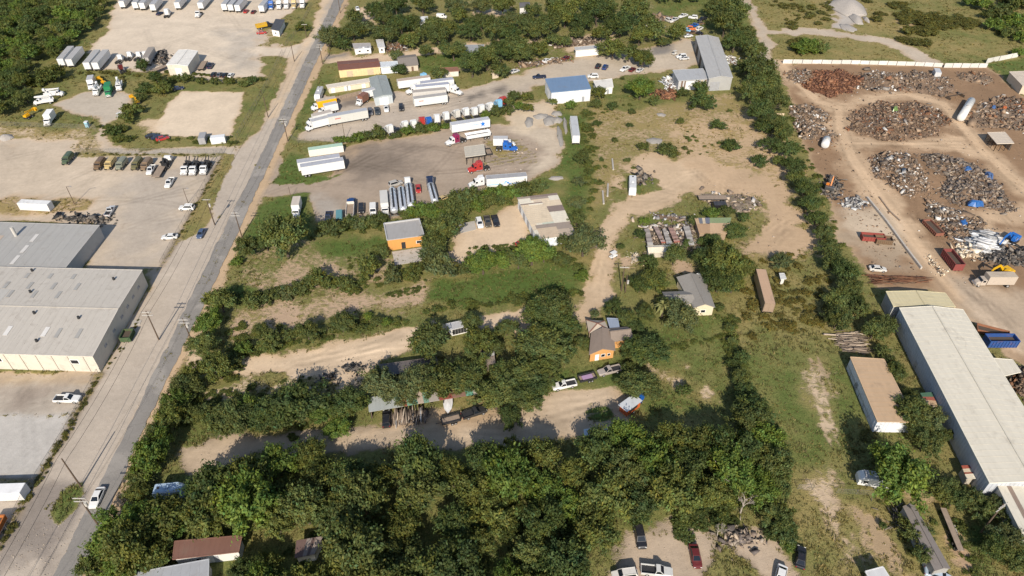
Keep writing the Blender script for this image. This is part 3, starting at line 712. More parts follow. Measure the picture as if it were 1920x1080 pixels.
put_trees('bordering the wood by the worn track', 'the top', [(1462,965,78),(1472,990,58),(1455,885,70),(1460,915,58),(1455,840,70),(1440,810,60),(1435,930,46),(1480,1020,36),(1445,1000,30)], order='y', tones=('green', 'bright green', 'dark green'), seed=26)
put_trees('behind the rusty roofs and mobile homes up top', 'the road', [(615,75,38),(640,82,34),(662,60,40),(690,52,36),(725,62,44),(752,48,42),(720,32,38),(768,76,34),(792,66,34),(822,72,38),(850,90,44),(882,57,44),(902,42,38),(927,57,42),(952,62,42),(962,36,38),(987,47,38),(770,42,38),(812,50,38),(842,56,38),(702,16,38),(742,12,42),(792,10,38),(852,12,38),(902,10,38),(942,12,42),(665,35,28),(742,103,25),(885,125,46),(912,112,44),(938,98,48),(965,82,50),(936,132,34),(822,136,32),(750,130,26),(1002,60,46),(980,98,44),(798,98,26),(630,60,26),(860,30,30)], tones=MIX, seed=27, grow=1.2)
put_trees('of the grove round the far wrecked cars', 'the truck yard', [(1030,45,48),(1060,28,48),(1092,40,46),(1120,24,50),(1165,42,56),(1190,20,56),(1150,86,56),(1180,95,46),(1205,111,38),(1230,62,36),(1268,64,34),(1040,75,30),(1082,62,26),(1128,66,36),(1200,66,40),(1215,38,36),(1010,95,36),(1040,12,34),(1085,8,34),(1140,5,38),(1245,78,26),(1060,80,22),(1000,20,30)], tones=('green', 'dark green', 'olive green'), seed=28, grow=1.18)
put_trees('round the yards across the road', 'the far corner', [(267,128,30),(290,150,28),(303,166,42),(330,147,24),(352,150,24),(376,151,24),(402,152,24),(430,153,24),(460,156,26),(250,206,40),(240,222,34),(272,164,40),(216,246,32),(230,262,26),(95,142,54),(70,152,38),(567,52,28),(230,240,24),(288,140,20),(262,185,26),(315,158,22),(475,150,20)], kind='shrub', tones=('green', 'dark green', 'olive green'), seed=29)
put_trees('of the thicket behind the white fence', 'the hedgerow', [(1520,88,44),(1500,92,36),(1540,92,36),(1512,78,30),(1880,20,56),(1900,45,48),(1862,48,38),(1912,8,46),(1842,10,36),(1912,98,28),(1820,5,30),(1890,65,30),(1850,30,26),(1915,70,34)], kind='shrub', tones=('green', 'bright green'), seed=30)
put_trees('over the white camper beside the worn track', 'the left', [(1690,888,128)], tones=('bright green',), seed=70, fmt=lambda i, p, s_, t_: 'very broad bright green tree spreading over the white camper beside the track')
wood = fill([(392,1010),(395,970),(440,930),(490,905),(560,880),(600,872),(640,898),(760,902),(860,885),(930,882),(1010,880),(1080,876),(1150,850),(1200,848),(1300,846),(1420,846),(1450,870),(1430,940),(1370,955),(1300,945),(1250,975),(1180,985),(1130,1010),(1110,1060),(1100,1140),(480,1140),(470,1030),(420,1020)], 5.7, (7.2, 12.0), 41)
wood = [p for p in wood if not (300 < p[0] < 480 and 985 < p[1] < 1100) and not (525 < p[0] < 630 and 985 < p[1] < 1090)] + [(482,948,88),(522,956,90),(572,958,88),(620,962,80),(440,948,76),(662,1000,88),(500,1066,70),(535,1088,76),(640,1066,84),(455,1078,64),(405,958,58)]
rows = {}
for p in wood: rows.setdefault(min(4, max(0, int((p[1] - 825) // 62))), []).append(p)
for k, ps in rows.items():
    rown = ['back', 'second', 'third', 'fourth', 'front'][k]
    put_trees('', '', ps, tones=('green', 'dark green', 'olive green', 'bright green', 'olive green'), group='trees of the dense wood along the bottom', seed=50 + k, tall=1.2,
              fmt=lambda i, p, size, tone: f'{size} {tone} tree, {nth(i)} from left in the {rown} row of the lower wood')
far = fill([(-120,-60),(225,-60),(205,10),(165,62),(140,88),(105,118),(62,128),(55,205),(-20,235),(-120,240)], 5.6, (6.0, 9.5), 42)
put_trees('', '', far, tones=('green', 'bright green', 'dark green', 'olive green'), group='trees of the far corner wood', seed=60, order='-y',
          fmt=lambda i, p, size, tone: f'{size} {tone} tree, {nth(i)} from below in the wood beyond the far corner trailers')
top = fill([(640,-60),(1420,-60),(1400,5),(1250,14),(1000,-8),(660,-6)], 7, (6, 9), 43)
put_trees('along the top edge beyond the mobile homes', 'the road', top, tones=MIX, seed=61)

# the 300 that show largest stand as single trees and shrubs; the rest of each sort is one mass
for kind, name, protos in (('tree', 'tree', TREE_P), ('shrub', 'shrub', SHRUB_P)):
    L = sorted([t for t in ALL_TREES if t['kind'] == kind], key=lambda t: -t['app'])
    for t in L[:300]:
        pr = protos[t['k']]; s = t['s']; sc = (s * t['sx'], s / t['sx'], s * t['h'])
        col = TINT[t['tone']]
        if kind == 'tree':
            e = empty('broadleaf_tree', t['loc'], t['rz']); tag(e, t['label'], 'tree', t['group'] or None)
            obj('trunk', pr[1], e, scale=sc); obj('crown', pr[0], e, color=col, scale=sc)
        else:
            tag(obj('shrub', pr[0], None, t['loc'], t['rz'], col, sc), t['label'], 'shrub', t['group'])
    rest = L[300:]
    if rest:
        Vs, Fs, Cs, b = [], [], [], 0
        for t in rest:
            V, F, c = protos[t['k']][2]
            V, c = V.reshape(-1, 4, 3)[::3].reshape(-1, 3), c.reshape(-1, 4, 4)[::3].reshape(-1, 4)
            q = V.reshape(-1, 4, 3); mid = q.mean(1, keepdims=True); V = (mid + (q - mid) * 1.6).reshape(-1, 3)
            s = t['s']; ca, sa = math.cos(t['rz']), math.sin(t['rz'])
            W = np.stack([(V[:, 0]*ca - V[:, 1]*sa)*s + t['loc'][0], (V[:, 0]*sa + V[:, 1]*ca)*s + t['loc'][1], V[:, 2]*s*t['h']], 1)
            Vs.append(W); Fs.append(np.arange(len(V)).reshape(-1, 4) + b); b += len(V)
            cc = c.copy(); cc[:, :3] *= np.array(TINT[t['tone']]) * random.uniform(.8, 1.2); Cs.append(cc)
        o = obj('far_woodland', np_mesh('far_woodland', np.concatenate(Vs), np.concatenate(Fs), M_LEAF, (('leaf', np.concatenate(Cs)),)))
        tag(o, 'far-off green woodland reading as one mass of crowns', 'woodland', kind='stuff')
print('trees', sum(t['kind'] == 'tree' for t in ALL_TREES), 'shrubs', sum(t['kind'] == 'shrub' for t in ALL_TREES))

# bare dead trees
def branch(mb, p, d, l, r, n, rnd):
    q = p + d * l
    mb.cyl(p, q, r, r * .62, 5)
    if n == 0: return
    for _ in range(3 if n > 1 else 4):
        v = (d + Vector((rnd.uniform(-1, 1), rnd.uniform(-1, 1), rnd.uniform(-.25, .7))) * .75).normalized()
        branch(mb, q, v, l * rnd.uniform(.6, .85), r * .6, n - 1, rnd)
for i, (x, y, h, lab) in enumerate([(1355,905,8,'bare grey dead tree at the upper right of the lower wood'), (1388,962,6,'leafless grey dead tree beside the lower dirt yard'), (672,738,4,'small bare grey dead tree left of the long shed'), (1345,1005,4.5,'bare brown dead bush between the two lower dirt yards'), (1175,905,7,'thin pale dead tree inside the lower wood')]):
    rnd = random.Random(300 + i); mb = MB()
    branch(mb, Vector((0, 0, -.1)), Vector((rnd.uniform(-.15, .15), 0, 1)).normalized(), h * .34, h * .03, 4, rnd)
    tag(obj('dead_tree', mb.mesh('dead_tree', M_DEADWOOD), None, G(x, y)), lab, 'dead tree', 'bare dead trees')
# palms
for i, (x, y, h, lab) in enumerate([(268,922,3.2,'low fan palm by the asphalt road above the white camper'), (282,905,2.6,'smaller fan palm tucked behind the low roadside palm'), (1240,597,6.5,'pale yellow-green tall palm on the lawn between the two houses')]):
    e = empty('palm_tree', G(x, y)); tag(e, lab, 'palm', 'fan palms'); rnd = random.Random(i)
    mb = MB().cyl((0, 0, -.1), (.1, .1, h * .62), .2, .15, 8); obj('trunk', mb.mesh('trunk', M_BARK), e)
    mb = MB()
    for k in range(26):
        a, el = rnd.uniform(0, 6.28), rnd.uniform(-.5, 1.2); l = h * .3 + .8
        d = Vector((math.cos(a)*math.cos(el), math.sin(a)*math.cos(el), math.sin(el))); s = Vector((-math.sin(a), math.cos(a), 0))
        o = Vector((.1, .1, h * .62)); m = o + d*l*.6; t = o + d*l + Vector((0, 0, -.35*l))
        mb.add([o, m + s*.32, t, m - s*.32], [(0, 1, 2, 3)], 0, (.2, .2, .07) if i == 2 else (.12, .14, .04))
    obj('fronds', mb.mesh('fronds', M_SCRAP), e)

# ---------------------------------------------------------------- vehicles: one prototype per kind, nose towards +X
def ring8(x, hw, zb, zt, ch=.12):
    return [(x,-hw,zb+.06),(x,-hw,zt-ch),(x,-hw+ch*1.3,zt),(x,hw-ch*1.3,zt),(x,hw,zt-ch),(x,hw,zb+.06),(x,hw-.1,zb),(x,-hw+.1,zb)]
def hull(mb, secs, mi=0, ch=.12): return mb.loft([ring8(*s, ch) for s in secs][::-1], mi)
def frustum(b, t):                                     # b, t = (x0, x1, halfwidth, z): the eight corners of a cabin
    f = lambda q: [(q[0],-q[2],q[3]),(q[1],-q[2],q[3]),(q[1],q[2],q[3]),(q[0],q[2],q[3])]
    return f(b) + f(t)
FR = {'windshield': (1,2,6,5), 'rear_window': (3,0,4,7), 'left': (2,3,7,6), 'right': (0,1,5,4)}
def pane(c, side, k=.84, off=.02, kx=None):
    q = [Vector(c[i]) for i in FR[side]]
    m = sum(q, Vector()) / 4; n = (q[1]-q[0]).cross(q[3]-q[0]).normalized()
    return MB().poly([m + (p-m)*k + n*off for p in q], -n*.03).mesh(side, M_GLASS)
def wheel_mesh(r, w):
    mb = MB().cyl((0,-w/2,0), (0,w/2,0), r, r, 14, 0)
    mb.cyl((0,-w/2-.015,0), (0,w/2+.015,0), r*.58, r*.58, 10, 1)
    return mb.mesh('wheel', [M_TYRE, M_RIM])
W_CAR, W_PICK, W_TRK, W_DUAL = wheel_mesh(.34, .24), wheel_mesh(.4, .28), wheel_mesh(.51, .3), wheel_mesh(.51, .62)
LAMP = MB().box(-.03,.03,-.17,.17,-.08,.08).mesh('headlight', M_LAMP)
TAIL = MB().box(-.03,.03,-.1,.1,-.11,.11).mesh('tail_light', M_REDLAMP)
def add_cabin(parts, mb, b, t):
    c = frustum(b, t)
    mb.add(c, [(0,1,5,4),(1,2,6,5),(2,3,7,6),(3,0,4,7),(4,5,6,7)])
    return [('windshield', pane(c,'windshield')), ('rear_window', pane(c,'rear_window')), ('side_window', pane(c,'left',.82)), ('side_window', pane(c,'right',.82))]
def wheels(xs, y, z, me): return [('wheel', me, (x, s*y, z)) for x in xs for s in (1,-1)]
def lights(xf, xr, y, z): return [('headlight', LAMP, (xf, s*y, z)) for s in (1,-1)] + [('tail_light', TAIL, (xr, s*(y+.1), z+.12)) for s in (1,-1)]
PROTO = {}
def sedan():
    mb = MB(); hull(mb, [(-2.36,.74,.42,.88),(-2.2,.88,.3,.98),(-1.3,.92,.24,1.0),(1.0,.92,.24,.98),(2.0,.86,.28,.84),(2.36,.7,.36,.66)])
    g = add_cabin(None, mb, (-1.85,1.2,.84,.97), (-1.1,.3,.63,1.45))
    return [('body', mb.mesh('body', M_PAINT))] + g + wheels((1.42,-1.4),.82,.34,W_CAR) + lights(2.3,-2.34,.58,.66)
def suv():
    mb = MB(); hull(mb, [(-2.4,.84,.42,1.08),(-2.25,.94,.32,1.14),(0,.97,.28,1.14),(1.15,.97,.28,1.12),(2.15,.9,.32,1.02),(2.4,.76,.4,.82)])
    g = add_cabin(None, mb, (-2.3,1.25,.9,1.12), (-1.95,.45,.72,1.78))
    mb.box(-1.8,.2,-.66,-.62,1.78,1.84); mb.box(-1.8,.2,.62,.66,1.78,1.84)
    return [('body', mb.mesh('body', M_PAINT))] + g + wheels((1.48,-1.45),.86,.38,W_PICK) + lights(2.34,-2.4,.62,.86)
def pickup():
    mb = MB(); hull(mb, [(-.35,.95,.36,1.1),(1.2,.97,.36,1.12),(2.5,.93,.36,1.04),(2.9,.8,.42,.86)])
    hull(mb, [(-2.9,.92,.42,.72),(-.3,.95,.42,.72)], ch=.05)
    mb.box(-2.9,-.34,-.96,-.84,.6,1.12); mb.box(-2.9,-.34,.84,.96,.6,1.12); mb.box(-2.92,-2.82,-.9,.9,.6,1.1)
    g = add_cabin(None, mb, (-.36,1.3,.88,1.1), (-.2,.55,.72,1.82))
    bed = MB().box(-2.8,-.36,-.83,.83,.7,.76).mesh('bed', M_DARK)
    return [('body', mb.mesh('body', M_PAINT)), ('bed', bed)] + g + wheels((1.85,-1.75),.84,.4,W_PICK) + lights(2.82,-2.93,.62,.84)
def van():
    mb = MB(); hull(mb, [(-2.6,.94,.4,2.05),(-2.5,.98,.35,2.15),(1.2,.98,.35,2.15),(1.9,.96,.35,1.35),(2.5,.9,.38,1.05),(2.7,.78,.42,.8)], ch=.16)
    ws = MB().poly([(1.28,-.8,2.02),(1.86,-.86,1.42),(1.86,.86,1.42),(1.28,.8,2.02)], (.05,0,.05)).mesh('windshield', M_GLASS)
    sw = MB().box(.35,1.15,-1.0,1.0,1.35,1.9).mesh('side_window', M_GLASS); rw = MB().box(-2.63,-2.58,-.7,.7,1.3,1.9).mesh('rear_window', M_GLASS)
    return [('body', mb.mesh('body', M_PAINT)), ('windshield', ws), ('side_window', sw), ('rear_window', rw)] + wheels((1.7,-1.6),.88,.4,W_PICK) + lights(2.62,-2.62,.62,.8)
def cab_parts(x0, hood=1.7, day=True, top=2.75):
    """conventional truck cab, its back wall at x0; returns parts and the nose position"""
    xf = x0 + 1.45; nose = xf + hood
    mb = MB(); hull(mb, [(xf-.1,.98,.75,1.85),(xf+hood*.6,.88,.75,1.68),(nose-.1,.8,.75,1.45),(nose,.66,.8,1.3)], ch=.2)
    mb.box(xf+.1,nose-.35,-1.12,-.84,.62,1.12); mb.box(xf+.1,nose-.35,.84,1.12,.62,1.12)
    cb = MB(); cb.loft([ring8(x0,1.1,.7,top,.16), ring8(xf-.45,1.1,.7,top,.16), ring8(xf,1.06,.7,1.9,.16)][::-1])
    ws = MB().poly([(xf-.4,-.94,top-.14),(xf+.0,-.94,1.95),(xf+.0,.94,1.95),(xf-.4,.94,top-.14)], (.05,0,.03)).mesh('windshield', M_GLASS)
    sw = [('side_window', MB().box(x0+.35,xf-.4,s*1.09-.03,s*1.09+.03,1.75,2.4).mesh('side_window', M_GLASS)) for s in (1,-1)]
    bp = MB().box(nose-.05,nose+.14,-1.12,1.12,.45,.85).mesh('bumper', M_CHROME)
    gr = MB().box(nose-.02,nose+.05,-.5,.5,.85,1.28).mesh('grille', M_CHROME)
    return [('hood', mb.mesh('hood', M_PAINT)), ('cab', cb.mesh('cab', M_PAINT)), ('windshield', ws)] + sw + [('bumper', bp), ('grille', gr)] + [('headlight', LAMP, (nose-.02, s*.72, 1.05)) for s in (1,-1)], nose
def semi(sleeper=True):
    x0 = .55 if sleeper else -.1
    p, nose = cab_parts(x0)
    if sleeper:
        sl = MB(); sl.loft([ring8(-1.35,1.2,.72,3.55,.2), ring8(.1,1.2,.72,3.6,.2), ring8(.6,1.16,.72,2.9,.2)][::-1])
        p.append(('sleeper', sl.mesh('sleeper', M_PAINT)))
        for s in (1,-1): p.append(('sleeper_window', MB().box(-.75,-.2,s*1.19-.03,s*1.19+.03,2.1,2.6).mesh('sleeper_window', M_GLASS)))
    fr = MB(); fr.box(-4.1,nose-.5,-.46,-.32,.68,.95); fr.box(-4.1,nose-.5,.32,.46,.68,.95); fr.box(-4.1,-4.0,-.46,.46,.66,.96); fr.box(-2.2,-2.0,-.33,.33,.7,.92)
    p.append(('chassis', fr.mesh('chassis', M_DARK)))
    p.append(('fifth_wheel', MB().box(-3.35,-2.45,-.5,.5,1.0,1.12).mesh('fifth_wheel', M_DARK)))
    for s in (1,-1):
        p.append(('fuel_tank', MB().cyl((-1.3,s*.92,.72),(.9,s*.92,.72),.33,.33,12).mesh('fuel_tank', M_CHROME)))
        p.append(('exhaust_stack', MB().cyl((-1.5 if sleeper else -.2,s*1.0,.9),(-1.5 if sleeper else -.2,s*1.0,3.7 if sleeper else 3.1),.09,.09,8).mesh('exhaust_stack', M_CHROME)))
    p += wheels((nose-.95,),1.0,.51,W_TRK) + wheels((-2.3,-3.6),.88,.51,W_DUAL)
    return p
def trailer(L=16.0):
    h = L/2
    bd = MB().box(-h,h,-1.29,1.29,1.15,4.02)
    for k in range(int(L/1.22)+1):
        x = -h+.05+k*1.22
        bd.box(x,x+.05,-1.31,-1.288,1.2,3.95); bd.box(x,x+.05,1.288,1.31,1.2,3.95)
    rails = MB(); 
    for s in (1,-1): rails.box(-h-.02,h+.02,s*1.3-.03,s*1.3+.03,3.9,4.08); rails.box(-h-.02,h+.02,s*1.3-.03,s*1.3+.03,1.05,1.28)
    for x in (-h-.02,h+.02):
        for s in (1,-1): rails.box(x-.04,x+.04,s*1.27-.06,s*1.27+.06,1.05,4.06)
        rails.box(x-.04,x+.04,-1.25,1.25,3.9,4.06)
    door = [('rear_door', MB().box(-h-.07,-h-.01,-1.15 if s<0 else .03,-.03 if s<0 else 1.15,1.3,3.85).mesh('rear_door', M_PAINT)) for s in (1,-1)]
    und = MB().box(-h+.5,h-1,-.5,.5,.95,1.14); und.box(-h+.4,-h+3.4,-.55,.55,.7,.94)
    p = [('box_body', bd.mesh('box_body', M_PAINT)), ('roof', MB().box(-h+.01,h-.01,-1.26,1.26,4.03,4.07).mesh('roof', M_SHEET)), ('rail', rails.mesh('rail', M_PAINT)), ('underframe', und.mesh('underframe', M_DARK))] + door
    p += [('landing_leg', MB().box(h-2.8,h-2.65,s*.7-.07,s*.7+.07,.02,1.15).mesh('landing_leg', M_DARK)) for s in (1,-1)]
    p += wheels((-h+1.2,-h+2.5),.95,.51,W_DUAL)
    return p
def box_truck(L=5.2):
    p, nose = cab_parts(.9+L/2-2.6, hood=1.0, top=2.5)
    x1 = .8+L/2-2.6; x0 = x1-L
    bd = MB().box(x0,x1,-1.22,1.22,1.05,3.7)
    p += [('cargo_box', bd.mesh('cargo_box', M_PAINT)), ('roof', MB().box(x0+.02,x1-.02,-1.2,1.2,3.71,3.76).mesh('roof', M_SHEET)), ('rear_door', MB().box(x0-.05,x0-.005,-1.1,1.1,1.15,3.6).mesh('rear_door', M_PAINT)),
          ('chassis', MB().box(x0,nose-.4,-.45,.45,.65,.95).mesh('chassis', M_DARK))]
    return p + wheels((nose-.8,),.95,.45,W_PICK) + wheels((x0+1.5,),.88,.5,W_DUAL)
def tanker(L=12.5):
    h = L/2; n = 16
    rg = lambda x,k: [(x, 1.18*k*math.cos(2*math.pi*i/n), 2.15+1.0*k*math.sin(2*math.pi*i/n)) for i in range(n)]
    mb = MB().loft([rg(-h,.45),rg(-h+.15,.85),rg(-h+.4,1),rg(h-.4,1),rg(h-.15,.85),rg(h,.45)])
    tp = MB().box(-h+1,h-1,-.3,.3,3.13,3.2)
    for k in range(5):
        x = -h+1.8+k*(L-3.6)/4; tp.cyl((x,0,3.18),(x,0,3.34),.26,.26,10)
    bands = MB()
    for k in range(6):
        x = -h+1+k*(L-2)/5; bands.loft([rg(x,1.02),rg(x+.1,1.02)])
    und = MB().box(-h+.3,h-1,-.45,.45,.85,1.2)
    return [('tank', mb.mesh('tank', M_ALU, True)), ('walkway', tp.mesh('walkway', M_DARK)), ('tank_band', bands.mesh('tank_band', M_ALU)), ('underframe', und.mesh('underframe', M_DARK)), ('rear_bumper', MB().box(-h-.15,-h-.02,-1.1,1.1,.6,.85).mesh('rear_bumper', M_CHROME))] + \
        [('landing_leg', MB().box(h-3,h-2.85,s*.6-.07,s*.6+.07,.02,1.0).mesh('landing_leg', M_DARK)) for s in (1,-1)] + wheels((-h+1.1,-h+2.4),.95,.51,W_DUAL)
def dump_trailer(L=9.5):
    h = L/2; mb = MB()
    for s in (1,-1): mb.add([(-h,s*1.22,2.7),(h,s*1.22,2.7),(h-.4,s*.85,1.2),(-h+.2,s*.85,1.2),(-h,s*1.14,2.7),(h,s*1.14,2.7),(h-.4,s*.77,1.25),(-h+.2,s*.77,1.25)], [(0,1,2,3),(7,6,5,4),(0,4,5,1),(2,6,7,3),(1,5,6,2),(3,7,4,0)])
    mb.box(-h+.1,h-.3,-.85,.85,1.15,1.25); mb.add([(h,-1.2,2.7),(h,1.2,2.7),(h-.4,.85,1.2),(h-.4,-.85,1.2)],[(0,1,2,3)]); mb.add([(-h,-1.2,2.7),(-h,1.2,2.7),(-h+.2,.85,1.2),(-h+.2,-.85,1.2)],[(3,2,1,0)])
    for k in range(6):
        x = -h+.7+k*(L-1.6)/5
        for s in (1,-1): mb.beam((x,s*1.27,2.68),(x,s*.9,1.2),.1,.08)
    load = MB().add([(-h+.5,-.95,1.9),(h-.8,-.95,1.9),(h-.8,.95,1.9),(-h+.5,.95,1.9)],[(0,1,2,3)])
    und = MB().box(-h+.3,h,-.4,.4,.8,1.14)
    return [('hopper', mb.mesh('hopper', M_PAINT)), ('load', load.mesh('load', M_DARK)), ('underframe', und.mesh('underframe', M_DARK))] + [('landing_leg', MB().box(h-1.8,h-1.65,s*.6-.07,s*.6+.07,.02,1.0).mesh('landing_leg', M_DARK)) for s in (1,-1)] + wheels((-h+1,-h+2.3),.9,.5,W_DUAL)
def dump_truck():
    p, nose = cab_parts(1.3)
    mb = MB(); mb.box(-4.3,1.0,-1.22,-1.1,1.1,2.5); mb.box(-4.3,1.0,1.1,1.22,1.1,2.5); mb.box(-4.3,1.0,-1.1,1.1,1.05,1.15); mb.box(.9,1.02,-1.1,1.1,1.1,2.8); mb.box(-4.36,-4.28,-1.15,1.15,1.1,2.4)
    p += [('dump_bed', mb.mesh('dump_bed', M_PAINT)), ('load', MB().box(-4.2,.85,-1.08,1.08,1.3,1.9).mesh('load', M_LUMBER)), ('chassis', MB().box(-4.2,nose-.4,-.45,.45,.65,1.0).mesh('chassis', M_DARK))]
    return p + wheels((nose-.9,),1.0,.51,W_TRK) + wheels((-2.2,-3.5),.88,.51,W_DUAL)
def wrecker():                                         # truck with a bed full of dark machinery
    p, nose = cab_parts(1.0, hood=1.3, top=2.6)
    mb = MB().box(-4,.9,-1.2,1.2,1.0,1.15); rnd = random.Random(4)
    for k in range(26):
        x, y = rnd.uniform(-3.8,.5), rnd.uniform(-1,1); mb.box(x,x+rnd.uniform(.2,1.0),y-.2,y+rnd.uniform(.1,.4),1.14,rnd.uniform(1.5,2.7))
    mb.beam((-1.0,-.5,1.2),(-4.4,-.5,3.3),.22,.25); mb.beam((-1.0,.5,1.2),(-4.4,.5,3.3),.22,.25)
    p += [('machinery', mb.mesh('machinery', M_DARK)), ('chassis', MB().box(-4,nose-.4,-.45,.45,.65,.98).mesh('chassis', M_DARK))]
    return p + wheels((nose-.9,),1.0,.51,W_TRK) + wheels((-1.9,-3.2),.88,.51,W_DUAL)
def bucket_truck():
    p, nose = cab_parts(1.0, hood=1.1, top=2.4)
    mb = MB().box(-3.6,.9,-1.2,1.2,.9,1.2); mb.box(-3.6,.9,-1.2,-.7,1.2,2.0); mb.box(-3.6,.9,.7,1.2,1.2,2.0)
    bm = MB().cyl((-2.6,0,1.2),(-2.6,0,2.6),.35,.3,10); bm.beam((-2.6,.15,2.6),(2.6,.15,3.25),.36,.38); bm.beam((2.5,-.2,3.3),(-2.8,-.2,3.3),.28,.3)
    p += [('utility_body', mb.mesh('utility_body', M_PAINT)), ('boom', bm.mesh('boom', M_PAINT)), ('bucket', MB().box(-3.5,-2.7,-.85,-.05,2.7,3.7).mesh('bucket', M_PAINT)), ('chassis', MB().box(-3.5,nose-.4,-.45,.45,.6,.9).mesh('chassis', M_DARK))]
    return p + wheels((nose-.8,),.95,.45,W_PICK) + wheels((-2.2,),.88,.5,W_DUAL)
def army_truck():                                      # cargo truck or trailer with a covered olive bed
    mb = MB().box(-2.9,1.1,-1.2,1.2,1.0,1.15); mb.box(-2.9,1.1,-1.2,-1.12,1.1,1.9); mb.box(-2.9,1.1,1.12,1.2,1.1,1.9); mb.box(-2.95,-2.87,-1.2,1.2,1.1,1.9)
    cv = MB(); cv.loft([[(x,-1.1,1.5),(x,-1.0,2.3),(x,-.5,2.55),(x,.5,2.55),(x,1.0,2.3),(x,1.1,1.5)] for x in (1.05,-2.8)])
    cb = MB().box(1.2,2.3,-1.1,1.1,.9,1.7); cb.box(1.2,1.9,-1.05,1.05,1.7,2.2); hull(cb, [(2.3,.9,.8,1.6),(3.3,.75,.8,1.35)])
    return [('bed', mb.mesh('bed', M_PAINT)), ('canvas_cover', cv.mesh('canvas_cover', M_PAINT)), ('cab', cb.mesh('cab', M_PAINT)), ('windshield', MB().box(1.9,1.95,-.9,.9,1.72,2.12).mesh('windshield', M_GLASS)), ('chassis', MB().box(-2.9,3.2,-.45,.45,.65,.98).mesh('chassis', M_DARK))] + wheels((2.6,-1.2,-2.3),.95,.55,W_TRK)
def flatbed(L=12.0):
    h = L/2; mb = MB().box(-h,h,-1.25,1.25,1.15,1.35)
    return [('deck', mb.mesh('deck', M_LUMBER)), ('underframe', MB().box(-h+.3,h-.6,-.5,.5,.85,1.14).mesh('underframe', M_DARK))] + [('side_rail', MB().box(-h,h,s*1.28-.03,s*1.28+.03,1.1,1.4).mesh('side_rail', M_DARK)) for s in (1,-1)] + wheels((-h+1,-h+2.3),.95,.51,W_DUAL)
def camper(L=6.5):
    h = L/2; mb = MB(); mb.loft([ring8(x,1.15,.55,z,.18) for x,z in ((h,1.9),(h-.25,2.4),(h-.9,2.85),(-h+.2,2.9),(-h,2.6))])
    p = [('shell', mb.mesh('shell', M_PAINT)), ('roof', MB().box(-h+.35,h-1.0,-1.0,1.0,2.9,2.95).mesh('roof', M_SHEET)), ('roof_vent', MB().box(-.5,.4,-.35,.35,2.94,3.2).mesh('roof_vent', M_PAINT)), ('roof_vent', MB().box(-h+.9,-h+1.4,-.25,.25,2.94,3.08).mesh('roof_vent', M_DARK)),
         ('door', MB().box(-.3,.4,-1.19,-1.14,.7,2.5).mesh('door', M_SHEET)), ('hitch', MB().beam((h,0,.6),(h+1.1,0,.55),.12,.12).mesh('hitch', M_DARK))]
    for s in (1,-1):
        for x in (-h+1.0, h-1.8): p.append(('window', MB().box(x,x+.9,s*1.155-.02,s*1.155+.02,1.5,2.1).mesh('window', M_GLASS)))
    return p + wheels((-.3,-1.1),1.0,.34,W_CAR)
def utility_trailer(L=4.2):
    h = L/2; mb = MB().box(-h,h,-1,1,.55,.62); fr = MB()
    for s in (1,-1): fr.box(-h,h,s*1.0-.04,s*1.0+.04,.6,1.15)
    fr.box(-h-.04,-h+.04,-1,1,.6,1.15); fr.box(h-.04,h+.04,-1,1,.6,1.15); fr.beam((h,0,.55),(h+1.3,0,.5),.1,.1)
    return [('deck', mb.mesh('deck', M_LUMBER)), ('side_frame', fr.mesh('side_frame', M_DARK))] + wheels((-.1,-.85),1.1,.33,W_CAR)
def dumpster(L=6.5, W=2.4, Hh=1.7):
    h, w = L/2, W/2; mb = MB()
    mb.box(-h,h,-w,-w+.1,.25,Hh); mb.box(-h,h,w-.1,w,.25,Hh); mb.box(-h,-h+.1,-w+.1,w-.1,.25,Hh); mb.box(h-.1,h,-w+.1,w-.1,.25,Hh); mb.box(-h+.1,h-.1,-w+.1,w-.1,.25,.35)
    rb = MB(); n = int(L/.75)
    for k in range(n+1):
        x = -h+.05+k*(L-.15)/n
        for s in (1,-1): rb.box(x,x+.12,s*(w+.06)-.06,s*(w+.06)+.06,.25,Hh-.12)
    for s in (1,-1): rb.box(-h-.05,h+.05,s*(w+.05)-.08,s*(w+.05)+.08,Hh-.12,Hh+.05)
    for s in (1,-1): rb.box(s*(h+.05)-.06,s*(h+.05)+.06,-w,w,Hh-.12,Hh+.05)
    return [('hopper', mb.mesh('hopper', M_RUST)), ('rib', rb.mesh('rib', M_RUST)), ('skid', MB().box(-h,h,-.6,-.45,.02,.25).box(-h,h,.45,.6,.02,.25).mesh('skid', M_DARK)), ('load', MB().box(-h+.12,h-.12,-w+.12,w-.12,.36,Hh*.62).mesh('load', M_BARK))]
def container(L=10.0, H=2.6):
    h = L/2; mb = MB().box(-h,h,-1.2,1.2,.12,H); rb = MB(); n = int(L/.6)
    for k in range(n):
        x = -h+.2+k*(L-.3)/n
        for s in (1,-1): rb.box(x,x+.22,s*1.2-.03,s*1.2+.03,.3,H-.15)
    return [('shell', mb.mesh('shell', M_PAINT)), ('corrugation', rb.mesh('corrugation', M_PAINT)), ('roof', MB().box(-h+.05,h-.05,-1.15,1.15,H+.002,H+.05).mesh('roof', M_SHEET))] + [('door', MB().box(-h-.06,-h-.005,-1.1 if s<0 else .03,-.03 if s<0 else 1.1,.25,H-.1).mesh('door', M_PAINT)) for s in (1,-1)]
